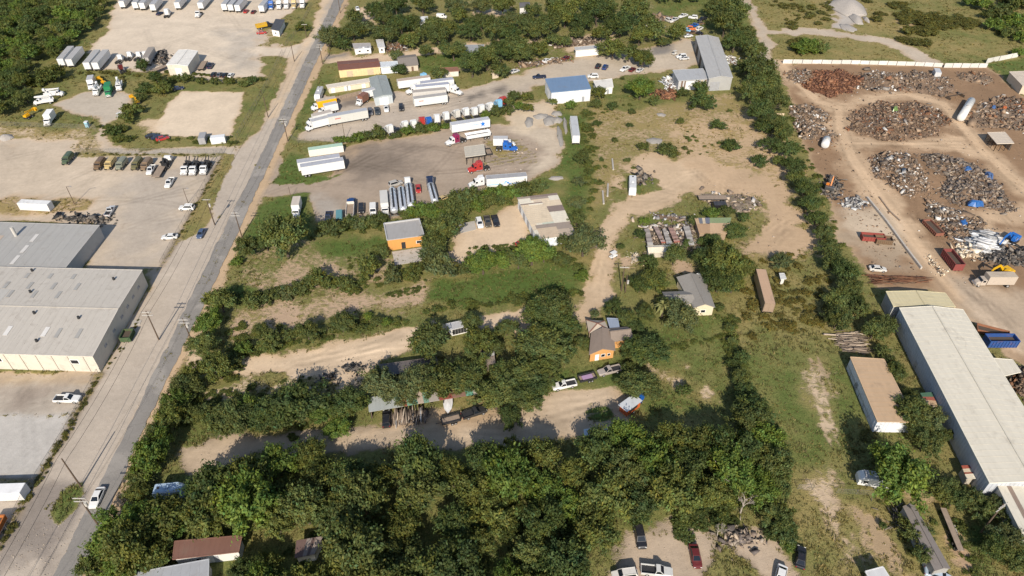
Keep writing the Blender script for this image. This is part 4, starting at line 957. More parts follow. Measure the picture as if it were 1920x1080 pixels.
def excavator():
    tr = [('track', MB().loft([[(x,s*1.15-.28,z) for x,z in ((-1.9,.35),(-1.6,.02),(1.6,.02),(1.9,.35),(1.6,.85),(-1.6,.85))],[(x,s*1.15+.28,z) for x,z in ((-1.9,.35),(-1.6,.02),(1.6,.02),(1.9,.35),(1.6,.85),(-1.6,.85))]]).mesh('track', M_DARK)) for s in (1,-1)]
    hs = MB(); hull(hs, [(-2.1,1.3,1.05,2.0),(-1.8,1.4,1.0,2.2),(.2,1.4,1.0,2.1),(.6,1.35,1.0,1.6)])
    cb = MB(); cb.loft([ring8(x,.5,1.2,z,.12) for x,z in ((1.5,2.2),(1.2,2.8),(.1,2.9))]); 
    for i in range(len(cb.v)): cb.v[i] = (cb.v[i][0], cb.v[i][1]+.8, cb.v[i][2])
    return tr + [('turntable', MB().cyl((0,0,.7),(0,0,1.05),.8,.8,14).mesh('turntable', M_DARK)), ('engine_house', hs.mesh('engine_house', M_PAINT)), ('cab', cb.mesh('cab', M_PAINT)), ('cab_window', MB().box(.3,1.1,1.29,1.33,1.7,2.6).mesh('cab_window', M_GLASS)),
        ('boom', MB().beam((.6,-.2,1.6),(3.2,-.2,4.2),.4,.6).beam((3.1,-.2,4.25),(5.4,-.2,3.6),.36,.5).mesh('boom', M_PAINT)), ('stick', MB().beam((5.2,-.2,3.9),(6.3,-.2,1.3),.3,.4).mesh('stick', M_PAINT)), ('bucket', MB().loft([[(6.0,-.75,1.3),(6.6,-.75,1.3),(7.0,-.75,.7),(6.4,-.75,.2),(5.8,-.75,.6)],[(6.0,.35,1.3),(6.6,.35,1.3),(7.0,.35,.7),(6.4,.35,.2),(5.8,.35,.6)]]).mesh('bucket', M_DARK))]
def boom_lift():
    return [('base', MB().box(-1.4,1.4,-.9,.9,.35,.95).mesh('base', M_DARK)), ('turret', MB().box(-1.5,.6,-.7,.7,.98,1.7).mesh('turret', M_YELLOW)), ('boom', MB().beam((-1.0,0,1.8),(3.6,0,2.3),.3,.34).beam((3.5,0,2.35),(-.6,0,2.75),.24,.28).mesh('boom', M_YELLOW)), ('basket', MB().box(3.6,4.4,-.8,.8,1.4,1.5).box(3.6,3.66,-.8,.8,1.5,2.5).box(4.34,4.4,-.8,.8,1.5,2.5).mesh('basket', M_YELLOW))] + wheels((1.0,-1.0),.95,.42,W_PICK)
def boat():
    mb = MB(); mb.loft([[(x,-w,.95),(x,0,zb),(x,w,.95),(x,w*.85,1.0),(x,-w*.85,1.0)] for x,w,zb in ((-2.7,1.0,.45),(0,1.1,.4),(1.6,.85,.45),(2.7,.2,.7),(2.95,.03,.9))][::-1])
    return [('hull', mb.mesh('hull', M_PAINT)), ('cover', MB().add([(-2.6,-.8,1.01),(1.3,-.7,1.01),(2.5,0,1.02),(1.3,.7,1.01),(-2.6,.8,1.01),(0,0,1.3)],[(0,1,5),(1,2,5),(2,3,5),(3,4,5),(4,0,5)]).mesh('cover', M_PAINT)), ('boat_trailer', MB().box(-2.4,2.6,-.6,-.5,.3,.4).box(-2.4,2.6,.5,.6,.3,.4).beam((2.6,0,.35),(3.8,0,.4),.1,.1).mesh('boat_trailer', M_DARK))] + wheels((-.9,),.95,.32,W_CAR)
def cart():
    mb = MB(); hull(mb, [(-1.2,.6,.3,.75),(.4,.62,.3,.7),(1.2,.5,.35,.85)]); mb.box(-.9,-.4,-.5,.5,.75,.95)
    return [('body', mb.mesh('body', M_PAINT)), ('canopy', MB().box(-1.0,.9,-.6,.6,1.75,1.82).mesh('canopy', M_PAINT)), ('canopy_post', MB().box(-.95,-.9,-.55,-.5,.8,1.75).box(-.95,-.9,.5,.55,.8,1.75).box(.75,.8,-.55,-.5,.75,1.75).box(.75,.8,.5,.55,.75,1.75).mesh('canopy_post', M_DARK))] + wheels((.85,-.8),.58,.26,wheel_mesh(.26,.2))
KINDS = dict(sedan=(sedan,'car',1.2), suv=(suv,'car',1.4), pickup=(pickup,'pickup truck',1.2), van=(van,'van',1.6), semi=(semi,'semi truck',2.0), daycab=(lambda: semi(False),'semi truck',1.8),
    trailer=(trailer,'semi trailer',2.4), pup=(lambda: trailer(9.0),'semi trailer',2.4), box_truck=(box_truck,'box truck',2.2), straight=(lambda: box_truck(7.6),'box truck',2.2), tanker=(tanker,'tank trailer',2.0), dump_trailer=(dump_trailer,'dump trailer',1.8), dump_truck=(dump_truck,'dump truck',1.8),
    wrecker=(wrecker,'tow truck',1.8), bucket_truck=(bucket_truck,'bucket truck',2.0), army=(army_truck,'army truck',1.6), flatbed=(flatbed,'flatbed trailer',1.2), camper=(camper,'camper',1.8), long_camper=(lambda: camper(9.0),'camper',1.8), utility=(utility_trailer,'trailer',.7),
    dumpster=(dumpster,'dumpster',1.2), rolloff=(lambda: dumpster(7.2,2.4,1.3),'dumpster',1.0), big_bin=(lambda: dumpster(7.2,2.6,2.5),'dumpster',1.6), container=(container,'container',1.8), short_box=(lambda: container(5.0,2.5),'container',1.6), excavator=(excavator,'excavator',1.8), lift=(boom_lift,'boom lift',1.5), boat=(boat,'boat',.8), cart=(cart,'cart',.9))
NAMES = dict(sedan='parked_car', suv='sport_utility_car', pickup='pickup_truck', van='cargo_van', semi='semi_tractor', daycab='semi_tractor', trailer='semi_trailer', pup='semi_trailer', box_truck='box_truck', straight='box_truck', tanker='tank_trailer', army='army_truck', flatbed='flatbed_trailer', camper='camper_trailer', long_camper='camper_trailer', utility='utility_trailer', rolloff='dumpster', big_bin='dumpster', container='storage_container', short_box='storage_container', lift='boom_lift', boat='boat_on_trailer', cart='utility_cart')
WHT, OFFW, SILV, GREY, DGREY, BLK = (.64,.64,.63), (.55,.53,.49), (.5,.5,.5), (.3,.3,.31), (.1,.1,.11), (.018,.018,.022)
RED, DRED, BLUE, DBLUE, NAVY, LBLUE = (.36,.035,.03), (.11,.018,.018), (.015,.1,.38), (.01,.045,.16), (.015,.025,.06), (.2,.42,.6)
ORG, TEAL, GRN, OLIVE, BRN, SAND, ROOFG = (.6,.16,.04), (.1,.24,.26), (.015,.18,.07), (.13,.12,.06), (.15,.1,.06), (.45,.34,.16), (.4,.4,.41)
def park(kind, cx, cy, dx, dy, col, label, group=None, part=None, length=None, zref=None):
    """set a vehicle down where the photo shows its middle, nose along the picture direction (dx, dy)"""
    fn, cat, z = KINDS[kind]
    if kind not in PROTO: PROTO[kind] = fn()
    z = z if zref is None else zref
    p = G(cx, cy, z); d = G(cx + dx, cy + dy, z) - p
    e = empty(NAMES.get(kind, kind), (p.x, p.y, .05 if kind not in ('x',) else 0), math.atan2(d.y, d.x))
    tag(e, label, cat, group)
    for q in PROTO[kind]:
        c = (part or {}).get(q[0], col)
        if q[0] == 'roof' and not (part or {}).get('roof'): c = ROOFG
        o = obj(q[0], q[1], e, q[2] if len(q) > 2 else (0,0,0), color=c)
    if length: e.scale = (length, 1, 1)
    CLEAR.append((p.x, p.y, 4.0))
    return e
def trailer_at(a, b, col, label, group=None, roof=None, kind='trailer', base=16.0):
    """a trailer given both of its ends in the photo (a = rear, b = front)"""
    z = KINDS[kind][2]; A_, B_ = G(*a, z), G(*b, z); L = (B_ - A_).length
    return park(kind, (a[0]+b[0])/2, (a[1]+b[1])/2, b[0]-a[0], b[1]-a[1], col, label, group, {'roof': roof} if roof else None, max(.75, min(1.08, L / base)))

# ---------------------------------------------------------------- buildings
def building(name, label, roof_px, h, wall, roof, axis=None, rise=0.0, over=.3, openings=(), seam=1.2, cat='building', sheets=None, shingle=False, group=None, slope=0.0, open_sides=(), thick=.14, ribs=0):
    """roof_px: far-left, far-right, near-right, near-left eave corners as seen in the photo, at eave height h.
    axis: None flat, 'u' ridge left-right, 'v' ridge front-back. slope: extra height of the far eave of a flat roof."""
    Q = [G(*p, h) for p in roof_px]
    cen = sum(Q, Vector()) / 4; base = Vector((cen.x, cen.y, 0))
    Q = [q - base for q in Q]
    e = empty(name, base); tag(e, label, cat, group)
    def W(u, v, z=None):
        p = (Q[0]*(1-u) + Q[1]*u)*(1-v) + (Q[3]*(1-u) + Q[2]*u)*v
        zz = h + (rise*(1-abs(2*v-1)) if axis == 'u' else rise*(1-abs(2*u-1)) if axis == 'v' else slope*(1-v))
        return Vector((p.x, p.y, zz if z is None else z))
    wu = ((Q[1]-Q[0]).length + (Q[2]-Q[3]).length)/2; wv = ((Q[3]-Q[0]).length + (Q[2]-Q[1]).length)/2
    CLEAR.append((base.x, base.y, max(wu, wv)*.5))
    RM = M_SHINGLE if shingle else M_SHEET
    cells = {'u': [(0,1,0,.5),(0,1,.5,1)], 'v': [(0,.5,0,1),(.5,1,0,1)], None: [(0,1,0,1)]}[axis]
    up = Vector((0, 0, thick))
    for (u0,u1,v0,v1) in cells:
        parts = [(u0,u1,v0,v1,roof)]
        if sheets:                                     # patchwork of separate sheets: (u0,u1,v0,v1,colour)
            parts = [(max(a,u0),min(b,u1),max(c,v0),min(d,v1),cl) for a,b,c,d,cl in sheets if min(b,u1)-max(a,u0) > .01 and min(d,v1)-max(c,v0) > .01]
        first = None
        for k,(a,b,c,d,cl) in enumerate(parts):
            lift = Vector((0,0,.012*(k % 4))) if sheets else Vector()
            mb = MB().poly([W(a,c)+lift, W(a,d)+lift, W(b,d)+lift, W(b,c)+lift], up)
            o = obj('roof_sheet' if sheets else 'roof', mb.mesh('roof', RM), e, color=cl); first = first or o
            if seam and not shingle:
                sm = MB()
                if axis == 'u' or (axis is None and wv <= wu) :
                    n = max(2, int(wu*(b-a)/seam))
                    for i in range(n+1):
                        u = a + (b-a)*i/n; sm.beam(W(u,c)+lift+up+Vector((0,0,.008)), W(u,d)+lift+up+Vector((0,0,.008)), .05, .024)
                else:
                    n = max(2, int(wv*(d-c)/seam))
                    for i in range(n+1):
                        v = c + (d-c)*i/n; sm.beam(W(a,v)+lift+up+Vector((0,0,.03)), W(b,v)+lift+up+Vector((0,0,.008)), .05, .024)
                tag(obj('roof_seam', sm.mesh('roof_seam', RM), o, color=cl), kind='stuff')
    if not shingle and not sheets:
        tc = tuple(min(.7, c*1.22) for c in roof)
        for a, b in (((0,0),(1,0)),((0,1),(1,1)),((0,0),(0,1)),((1,0),(1,1))):
            mids = [a, ((a[0]+b[0])/2,(a[1]+b[1])/2), b] if axis else [a, b]
            tm = MB()
            for q0_, q1_ in zip(mids, mids[1:]): tm.beam(W(*q0_)+Vector((0,0,thick*.6)), W(*q1_)+Vector((0,0,thick*.6)), .16, .2)
            obj('eave_trim', tm.mesh('eave_trim', M_SHEET), e, color=tc)
    if axis:
        rg = MB(); a, b = (W(0,.5), W(1,.5)) if axis == 'u' else (W(.5,0), W(.5,1))
        rg.beam(a+up+Vector((0,0,.05)), b+up+Vector((0,0,.05)), .34, .1)
        obj('ridge_cap', rg.mesh('ridge_cap', RM), e, color=tuple(c*.92 for c in roof))
    iu, iv = over/wu, over/wv
    cor = {'n': (iu,1-iv,1-iu,1-iv), 'f': (1-iu,iv,iu,iv), 'l': (iu,iv,iu,1-iv), 'r': (1-iu,1-iv,1-iu,iv)}
    for s,(ua,va,ub,vb) in cor.items():
        a, b = W(ua,va,0), W(ub,vb,0); inn = Vector((-(b-a).y,(b-a).x,0)).normalized()*.16
        zt = -.03
        ta, tb = W(ua,va)+Vector((0,0,zt)), W(ub,vb)+Vector((0,0,zt))
        pts = [Vector((a.x,a.y,-.1)), Vector((b.x,b.y,-.1)), tb, ta]
        if (axis == 'u' and s in 'lr') or (axis == 'v' and s in 'nf'):
            m = W((ua+ub)/2,(va+vb)/2)+Vector((0,0,zt)); pts = [pts[0],pts[1],tb,m,ta]
        if s in open_sides:
            for t in (0,.33,.66,1):
                p = a.lerp(b,t); obj('post', MB().beam((p.x,p.y,-.05),(p.x,p.y,h-.05),.16,.16).mesh('post', M_DARK), e)
            continue
        w = obj('wall', MB().poly(pts, inn).mesh('wall', M_WALL), e, color=wall)
        if ribs:
            rb = MB(); n = int((b-a).length/ribs)
            for i in range(1,n):
                p = a.lerp(b,i/n); q = ta.lerp(tb,i/n); o_ = -inn.normalized()*.02
                rb.beam(Vector((p.x,p.y,0))+o_, Vector((q.x,q.y,q.z-.05))+o_, .06, .06)
            tag(obj('wall_rib', rb.mesh('wall_rib', M_WALL), w, color=tuple(c*.9 for c in wall)), kind='stuff')
        for (sd,t,wd,z0,z1,kind) in openings:
            if sd != s: continue
            d = (b-a).normalized(); p = a.lerp(b,t); out = -inn.normalized()
            q = [p-d*wd/2+Vector((0,0,z0)), p+d*wd/2+Vector((0,0,z0)), p+d*wd/2+Vector((0,0,z1)), p-d*wd/2+Vector((0,0,z1))]
            if kind == 'window':
                fm = obj('window', MB().poly([x+out*.05 for x in q], -out*.06).mesh('window', M_WALL), e, color=(.7,.7,.68))
                m = sum(q, Vector())/4
                obj('pane', MB().poly([m+(x-m)*.8+out*.07 for x in q], -out*.05).mesh('pane', M_GLASS), fm)
            elif kind == 'opening':
                obj('doorway', MB().poly([x+out*.03 for x in q], -out*.04).mesh('doorway', M_DARK), e)
            else:
                cl = {'door': (.5,.5,.48), 'white': (.75,.75,.74), 'grey': (.3,.31,.33), 'brown': (.16,.1,.07), 'tan': (.5,.4,.28)}[kind]
                dr = obj('door', MB().poly([x+out*.06 for x in q], -out*.07).mesh('door', M_SHEET), e, color=cl)
                hp = q[1]+d*(-.2)+out*.09+Vector((0,0,min(1.0,(z1-z0)*.45)))
                obj('handle', MB().box(hp.x-.05,hp.x+.05,hp.y-.05,hp.y+.05,hp.z-.08,hp.z+.08).mesh('handle', M_DARK), dr)
    return e, W
def patches(e, W, cells, col, name='skylight', z=.2):  # flat panels let into a roof
    for (u0,u1,v0,v1) in cells:
        mb = MB().poly([W(u0,v0)+Vector((0,0,z)), W(u0,v1)+Vector((0,0,z)), W(u1,v1)+Vector((0,0,z)), W(u1,v0)+Vector((0,0,z))], (0,0,.03))
        obj(name, mb.mesh(name, M_SHEET), e, color=col)

# ---------------------------------------------------------------- poles, wires, fences, heaps
POLE_TOPS = {}
def pole(key, base, h, arms, label, r=.15, lamp=False, transformer=False, az=0.0):
    p = G(*base); e = empty('utility_pole' if arms else 'light_pole', p, az); tag(e, label, 'pole', 'utility and light poles')
    obj('mast', MB().cyl((0,0,-.2),(0,0,h),r*1.25,r*.8,9).mesh('mast', M_WOODPOLE), e)
    for k in range(arms):
        z = h-.35-k*1.0; w = 1.25 if k == 0 else 1.35
        a = obj('crossarm', MB().box(-w,w,-.17,-.03,z-.08,z+.08).mesh('crossarm', M_ARM), e)
        for x in (-w+.1,-w*.45,w*.45,w-.1): obj('insulator', MB().cyl((x,-.1,z+.08),(x,-.1,z+.3),.06,.04,6).mesh('insulator', M_CHROME), a)
    if transformer: obj('transformer', MB().cyl((.42,.0,h-2.9),(.42,.0,h-1.9),.28,.28,10).mesh('transformer', M_ARM), e)
    if lamp:
        obj('lamp_arm', MB().beam((0,0,h-.15),(1.3,0,h+.1),.07,.07).mesh('lamp_arm', M_DARK), e)
        obj('lamp_head', MB().loft([ring8(x,.14,h+.02,h+.16,.04) for x in (1.1,1.7)]).mesh('lamp_head', M_CHROME), e)
    POLE_TOPS[key] = (p.x, p.y, h)
def wire(k0, k1, off, drop, label, sag=1.2, r=.018):
    (x0,y0,h0),(x1,y1,h1) = POLE_TOPS[k0] if isinstance(k0,str) else k0, POLE_TOPS[k1] if isinstance(k1,str) else k1
    a, b = Vector((x0+off,y0-.1,h0-drop)), Vector((x1+off,y1-.1,h1-drop)); mb = MB(); n = 14; prev = None
    rings = []
    for i in range(n+1):
        t = i/n; p = a.lerp(b,t); p.z -= sag*4*t*(1-t)
        rings.append([(p.x+r*math.cos(q),p.y,p.z+r*math.sin(q)) for q in (0,1.57,3.14,4.71)])
    mb.loft(rings)
    tag(obj('power_line', mb.mesh('power_line', M_WIRE)), label, 'power line', 'overhead power lines')
def chain_fence(pts, h, label, step=3.0, gap=()):
    P = [G(*p) for p in pts]; e = empty('chain_link_fence', P[0]); tag(e, label, 'fence', 'chain-link fences'); o = P[0]
    post = bpy.data.meshes.get('fence_post') or MB().cyl((0,0,-.1),(0,0,2.0),.04,.04,6).mesh('fence_post', M_POST)
    rail, net, n = MB(), MB(), 0
    for a,b in zip(P,P[1:]):
        L = (b-a).length; k = max(1,int(L/step))
        for i in range(k+1): obj('post', post, e, a.lerp(b,i/k)-o, scale=(1,1,h/2.0))
        rail.beam(a-o+Vector((0,0,h)), b-o+Vector((0,0,h)), .04, .04)
        net.add([a-o+Vector((0,0,.03)), b-o+Vector((0,0,.03)), b-o+Vector((0,0,h-.02)), a-o+Vector((0,0,h-.02))], [(0,1,2,3)])
    obj('top_rail', rail.mesh('top_rail', M_POST), e); obj('netting', net.mesh('netting', M_LINK), e)
SCRAP_COLS = {'mixed': [(.2,.135,.09)]*9 + [(.26,.185,.125)]*7 + [(.11,.08,.06)]*7 + [(.17,.085,.045)]*5 + [(.3,.27,.24)]*2 + [(.5,.48,.45),(.17,.075,.04),(.17,.075,.04),(.12,.1,.085),(.2,.165,.13),(.17,.16,.155)],
    'pale': [(.34,.29,.24)]*4 + [(.52,.5,.47)]*2 + [(.22,.155,.105)]*8 + [(.12,.095,.075)]*5 + [(.26,.235,.21)]*2 + [(.18,.09,.05)]*2 + [(.2,.09,.045),(.4,.31,.2)],
    'rust': [(.15,.065,.035),(.19,.085,.045),(.11,.05,.03),(.22,.11,.06),(.13,.06,.035)],
    'blue': [(.06,.12,.24)] + [(.2,.16,.13),(.1,.085,.075),(.16,.125,.1),(.24,.2,.16),(.12,.1,.09),(.3,.24,.18)]*4 + [(.42,.4,.38)]*2,
    'grey': [(.3,.3,.3),(.42,.42,.41),(.2,.19,.185),(.13,.12,.12),(.25,.21,.18)], 'white': [(.72,.72,.71),(.6,.6,.6),(.5,.52,.54),(.3,.3,.3),(.66,.62,.56)],
    'lumber': [(.3,.23,.17),(.22,.17,.13),(.38,.31,.24),(.13,.1,.08),(.42,.4,.38)], 'dark': [(.05,.045,.04),(.1,.09,.08),(.16,.14,.12),(.03,.03,.03),(.2,.16,.12)],
    'tan': [(.5,.4,.28),(.42,.33,.23),(.6,.53,.42),(.3,.23,.16)]}
def heap(name, label, outline, height, n, pal, size=(.25, 1.6), cat='scrap heap', base=(.2,.135,.09), cover=1.0, seed=1, thin=.5, slim=None, yaw=None, fringe=.7):
    """a mound inside the outline with n separate bits strewn over it"""
    P = [tuple(G(*p)[:2]) for p in outline]; xs, ys = [p[0] for p in P], [p[1] for p in P]
    r = np.random.default_rng(seed)
    X = r.uniform(min(xs)-4, max(xs)+4, n*7); Y = r.uniform(min(ys)-4, max(ys)+4, n*7)
    sd = poly_sd(X, Y, P); R_ = max(.1, sd.max())
    top = lambda x, y, s: height * np.clip(s / R_, 0, 1)**.85 * (.75 + vnoise(x, y, .22, seed, 3)*1.3)
    sc_ = sd + vnoise(X, Y, .3, seed+7, 3)*1.6; k = np.where((sc_ > .3) | (r.random(len(sd)) < .5*np.exp(np.minimum(sc_, 0)/fringe)*(fringe > 0)*(sc_ > -5)))[0][:n]; X, Y, S = X[k], Y[k], sd[k]; Z = top(X, Y, S); n = len(k)
    # mound
    st = max(.5, (max(xs)-min(xs))/46); ax, ay = np.arange(min(xs), max(xs)+st, st), np.arange(min(ys), max(ys)+st, st)
    MX, MY = np.meshgrid(ax, ay); fx, fy = MX.ravel(), MY.ravel(); ms = poly_sd(fx, fy, P)
    mz = np.where(ms > 0, top(fx, fy, ms), -.25)
    V1 = np.stack([fx, fy, mz], 1)
    i, j = np.meshgrid(np.arange(len(ax)-1), np.arange(len(ay)-1)); q = (j*len(ax)+i).ravel()
    F1 = np.stack([q, q+1, q+1+len(ax), q+len(ax)], 1)
    F1 = F1[(ms[F1] > -st).any(axis=1)] if height > 0 else F1[:0]
    C1 = np.concatenate([np.array(base)[None]*(.75+vnoise(fx, fy, .6, seed+1, 2)[:, None]*1.0), np.ones((len(fx),1))], 1)
    # bits
    sz = size[0] + (size[1]-size[0]) * r.random(n)**3 + (r.random(n) < .03)*r.uniform(.5, 1.8, n)*(size[1] > 1)
    dims = np.stack([sz, sz*(.15+.6*r.random(n)), sz*(.05+thin*r.random(n)**1.5)], 1)/2
    if slim: dims[:, 1] = sz*slim*(.6+.8*r.random(n))/2; dims[:, 2] = sz*slim*(.5+.6*r.random(n))/2
    ang = r.uniform(0, 6.28, (n,3)); ang[:, 1:] = r.normal(size=(n,2))*(.5 if yaw is None else .06)
    if yaw is not None: ang[:, 0] = math.radians(yaw) + r.normal(size=n)*.09
    cube = np.array([(-1,-1,-1),(1,-1,-1),(1,1,-1),(-1,1,-1),(-1,-1,1),(1,-1,1),(1,1,1),(-1,1,1)], float)
    B = cube[None]*dims[:, None]*(1+.25*r.normal(size=(n,8,1)))
    ca, sa = np.cos(ang), np.sin(ang)
    for a1, a2, t in ((1,2,1),(0,2,2),(0,1,0)):
        u, v = B[:, :, a1]*ca[:, t, None]-B[:, :, a2]*sa[:, t, None], B[:, :, a1]*sa[:, t, None]+B[:, :, a2]*ca[:, t, None]
        B[:, :, a1], B[:, :, a2] = u, v
    B += np.stack([X, Y, Z + sz*.12], 1)[:, None]
    fc = np.array([(0,3,2,1),(4,5,6,7),(0,1,5,4),(1,2,6,5),(2,3,7,6),(3,0,4,7)])
    F2 = (np.arange(n)[:, None, None]*8 + fc[None]).reshape(-1,4)
    NP = len(SCRAP_COLS[pal]); ci = np.clip(((r.random(n)*.62 + (vnoise(X, Y, .16, seed+3, 2)*1.3+.5)*.38)*NP).astype(int), 0, NP-1)
    cols = np.array(SCRAP_COLS[pal])[ci]*(.7+.6*r.random((n,1)))
    C2 = np.concatenate([np.repeat(cols, 8, 0), np.ones((n*8,1))], 1)
    V = np.concatenate([V1, B.reshape(-1,3)]); F = np.concatenate([F1, F2 + len(V1)]); C = np.concatenate([C1, C2])
    o = tag(obj(name, np_mesh(name, V, F, M_SCRAP, (('Col', C),))), label, cat, kind='stuff')
    return o
def mound(name, label, c, rx, ry, h, mat, seed=1, cat='gravel pile', group=None):
    """a smooth tipped pile; rx, ry in picture points at c"""
    p = G(*c); k = mpp(*c); sx = rx*k; sy = (G(c[0], c[1]-ry)-p).length; n, m = 26, 9; mb = MB(); r = random.Random(seed)
    ph = [r.uniform(0,6.28) for _ in range(4)]
    rings = []
    for j in range(m+1):
        t = j/m
        rings.append([((sx*(1-t))*math.cos(a)*(1+.14*math.sin(2*a+ph[0])+.09*math.sin(5*a+ph[1])), sy*(1-t)*math.sin(a)*(1+.14*math.sin(2*a+ph[0])+.09*math.sin(5*a+ph[1])), -.05 + h*(math.sin(t*math.pi/2)**1.1)*(1+.1*math.sin(3*a+ph[2])*(1-t))) for a in [2*math.pi*i/n for i in range(n)]])
    mb.loft(rings)
    return tag(obj(name, mb.mesh(name, mat, True), None, (p.x,p.y,0)), label, cat, group)

# ---------------------------------------------------------------- the buildings on the site
CREAM, LG, MG = (.52,.48,.41), (.45,.415,.365), (.33,.34,.35)
RUSTR, TANR, WHR, BEI = (.17,.075,.05), (.44,.31,.195), (.58,.54,.45), (.55,.46,.34)
def merge(main, other):
    off = other.location - main.location
    for c in list(other.children):
        c.parent = main; c.location = c.location + off
    bpy.data.objects.remove(other)
wh, W = building('warehouse', 'huge cream-walled warehouse with grey ribbed gable roof beside the road', [(-300,494),(267,507),(174,669),(-483,650)], 5.3, CREAM, LG, 'u', .55, .12, seam=1.6,
    openings=[('n',.72,2.2,2.6,4.0,'window'),('n',.94,2.2,2.6,4.0,'window')]+[('r',t,1.2,2.8,3.6,'grey') for t in (.18,.34,.5,.62,.74,.86)])
patches(wh, W, [(.60+.055*i,.607+.055*i+.006,.72,.82) for i in (0,2,4)], (.62,.6,.57))
patches(wh, W, [(.86+.06*i,.871+.06*i,.73,.83) for i in (0,1)] + [(.60+.075*i,.611+.075*i,.2,.29) for i in range(4)] + [(.64+.075*i,.651+.075*i,.08,.15) for i in range(3)] + [(.56+.075*i,.571+.075*i,.31,.4) for i in range(4)], (.33,.32,.3))
for k in range(11):                                    # pilaster strips of the lit front wall
    a = W(.52+.045*k,1-.004,0); obj('pilaster', MB().box(a.x-.09,a.x+.09,a.y-.16,a.y-.02,0,5.2).mesh('pilaster', M_WALL), wh, color=tuple(c*.9 for c in CREAM))
for u,v in ((.93,.14),(.82,.87),(.65,.05),(.7,.33),(.55,.66),(.9,.62),(.76,.58)): 
    p = W(u,v); obj('roof_vent', MB().cyl((p.x,p.y,p.z),(p.x,p.y,p.z+.9),.35,.28,10).mesh('roof_vent', M_DARK), wh)
e2, W2 = building('warehouse_annex', 'lower grey-roofed warehouse block behind the cream gable-roofed one', [(-200,411),(187,423),(120,507),(-300,500)], 4.5, (.36,.36,.35), (.34,.33,.31), None, 0, .12, seam=2.4, slope=.0)
patches(e2, W2, [(.74,.757,.25,.42),(.74,.757,.5,.66),(.74,.757,.72,.9)], (.55,.53,.5))
patches(e2, W2, [(.2,.6,.3,.98)], (.42,.34,.27), 'roof_panel', .16)
p = W2(.655,.3); obj('flue', MB().cyl((p.x,p.y,p.z),(p.x,p.y,p.z+3.2),.45,.45,12).mesh('flue', M_ARM), e2)
building('long_metal_building', 'very long pale metal-roofed building along the scrapyard edge', [(1686,578),(1805,581),(2010,910),(1855,906)], 5.5, (.42,.44,.47), WHR, 'v', .9, .15, seam=1.5, ribs=.8, openings=[('l',.3,1.2,0,2.2,'grey'),('l',.62,1.2,0,2.2,'white')])
building('metal_shed', 'lower yellowish-roofed shed at the far end of the long pale building', [(1661,547),(1772,550),(1791,576),(1675,575)], 4.6, (.36,.36,.35), (.5,.44,.28), 'v', .5, .15, seam=1.2, ribs=.7)
building('side_canopy', 'pale canopy on the scrapyard side of the long pale building', [(1858,672),(1898,675),(1914,698),(1880,706)], 3.8, OFFW, WHR, None, open_sides='nfr', cat='canopy')
building('metal_shed', 'brown and white striped roof joined to the near end of the long building', [(1868,908),(1975,912),(2030,1000),(1915,1000)], 4.4, (.5,.48,.44), WHR, None, sheets=[(0,.16,0,1,WHR),(.16,.24,0,1,(.25,.19,.15)),(.24,.5,0,1,WHR),(.5,.58,0,1,(.25,.19,.15)),(.58,1,0,1,WHR)])
building('metal_building', 'tan-roofed metal building with white end wall left of the long building', [(1594,670),(1657,674),(1716,792),(1645,791)], 3.6, (.6,.62,.65), TANR, None, 0, .15, seam=1.3, ribs=.8, slope=.0, openings=[('l',.35,1.1,0,2.1,'grey'),('n',.5,2.6,0,2.6,'white')])
building('small_shed', 'little green and red roofed shed against the long building', [(1725,738),(1748,736),(1758,763),(1737,758)], 2.3, (.4,.36,.3), TANR, None, sheets=[(0,1,0,.35,(.07,.14,.09)),(0,1,.35,.62,(.3,.1,.07)),(0,1,.62,1,TANR)], cat='shed')
building('small_shed', 'little red and cream striped shed near the end of the long building', [(1802,874),(1818,873),(1829,898),(1812,899)], 2.3, (.4,.36,.3), TANR, None, sheets=[(0,1,0,.25,(.32,.09,.06)),(0,1,.25,.52,BEI),(0,1,.52,.65,(.28,.09,.06)),(0,1,.65,1,(.66,.6,.48))], cat='shed')
building('metal_building', 'white metal building with plain blue-grey roof by the upper lane', [(1022,151),(1097,144),(1108,167),(1034,174)], 5.0, (.62,.63,.65), (.13,.2,.31), None, 0, .1, slope=.6, openings=[('n',.35,3.2,0,3.4,'white'),('n',.82,1.0,0,2.1,'grey'),('l',.5,3.4,0,3.6,'white')])
building('small_shed', 'small white shed right of the blue-roofed building', [(1112,154),(1147,150),(1150,164),(1120,167)], 2.7, (.75,.75,.73), (.58,.56,.52), None, slope=.5, openings=[('n',.7,.9,0,2,'grey')], cat='shed')
g, Wg = building('metal_building', 'long grey gable-roofed workshop against the hedgerow, far right of the lane', [(1304,68),(1347,71),(1374,146),(1329,148)], 5.3, (.33,.33,.32), (.36,.355,.345), 'v', .9, .15, seam=1.5, openings=[('l',.2,5,0,4.2,'opening'),('l',.45,5,0,4.2,'opening'),('l',.7,5,0,4.2,'opening'),('n',.3,4,0,3.8,'grey')])
g2, _ = building('x', 'x', [(1261,132),(1318,129),(1330,148),(1272,152)], 4.3, (.46,.46,.46), (.36,.365,.37), None, seam=1.2, openings=[('n',.12,.7,0,4,'brown'),('n',.22,.5,0,4,'brown'),('n',.42,4,0,3.6,'white'),('n',.68,.8,0,3.8,'brown'),('n',.8,.8,0,3.8,'tan'),('n',.92,.8,0,3.9,'brown'),('l',.5,3,0,3,'grey')])
merge(g, g2)
ob, Wo = building('block_building', 'bright orange flat-roofed building with one doorway, above the grass lot', [(720,421),(786,412),(795,442),(726,451)], 3.7, (.57,.27,.075), (.31,.3,.29), None, 0, .1, seam=2.2, openings=[('n',.42,1.2,0,2.3,'opening'),('n',.85,1.6,1.2,2.2,'window')])
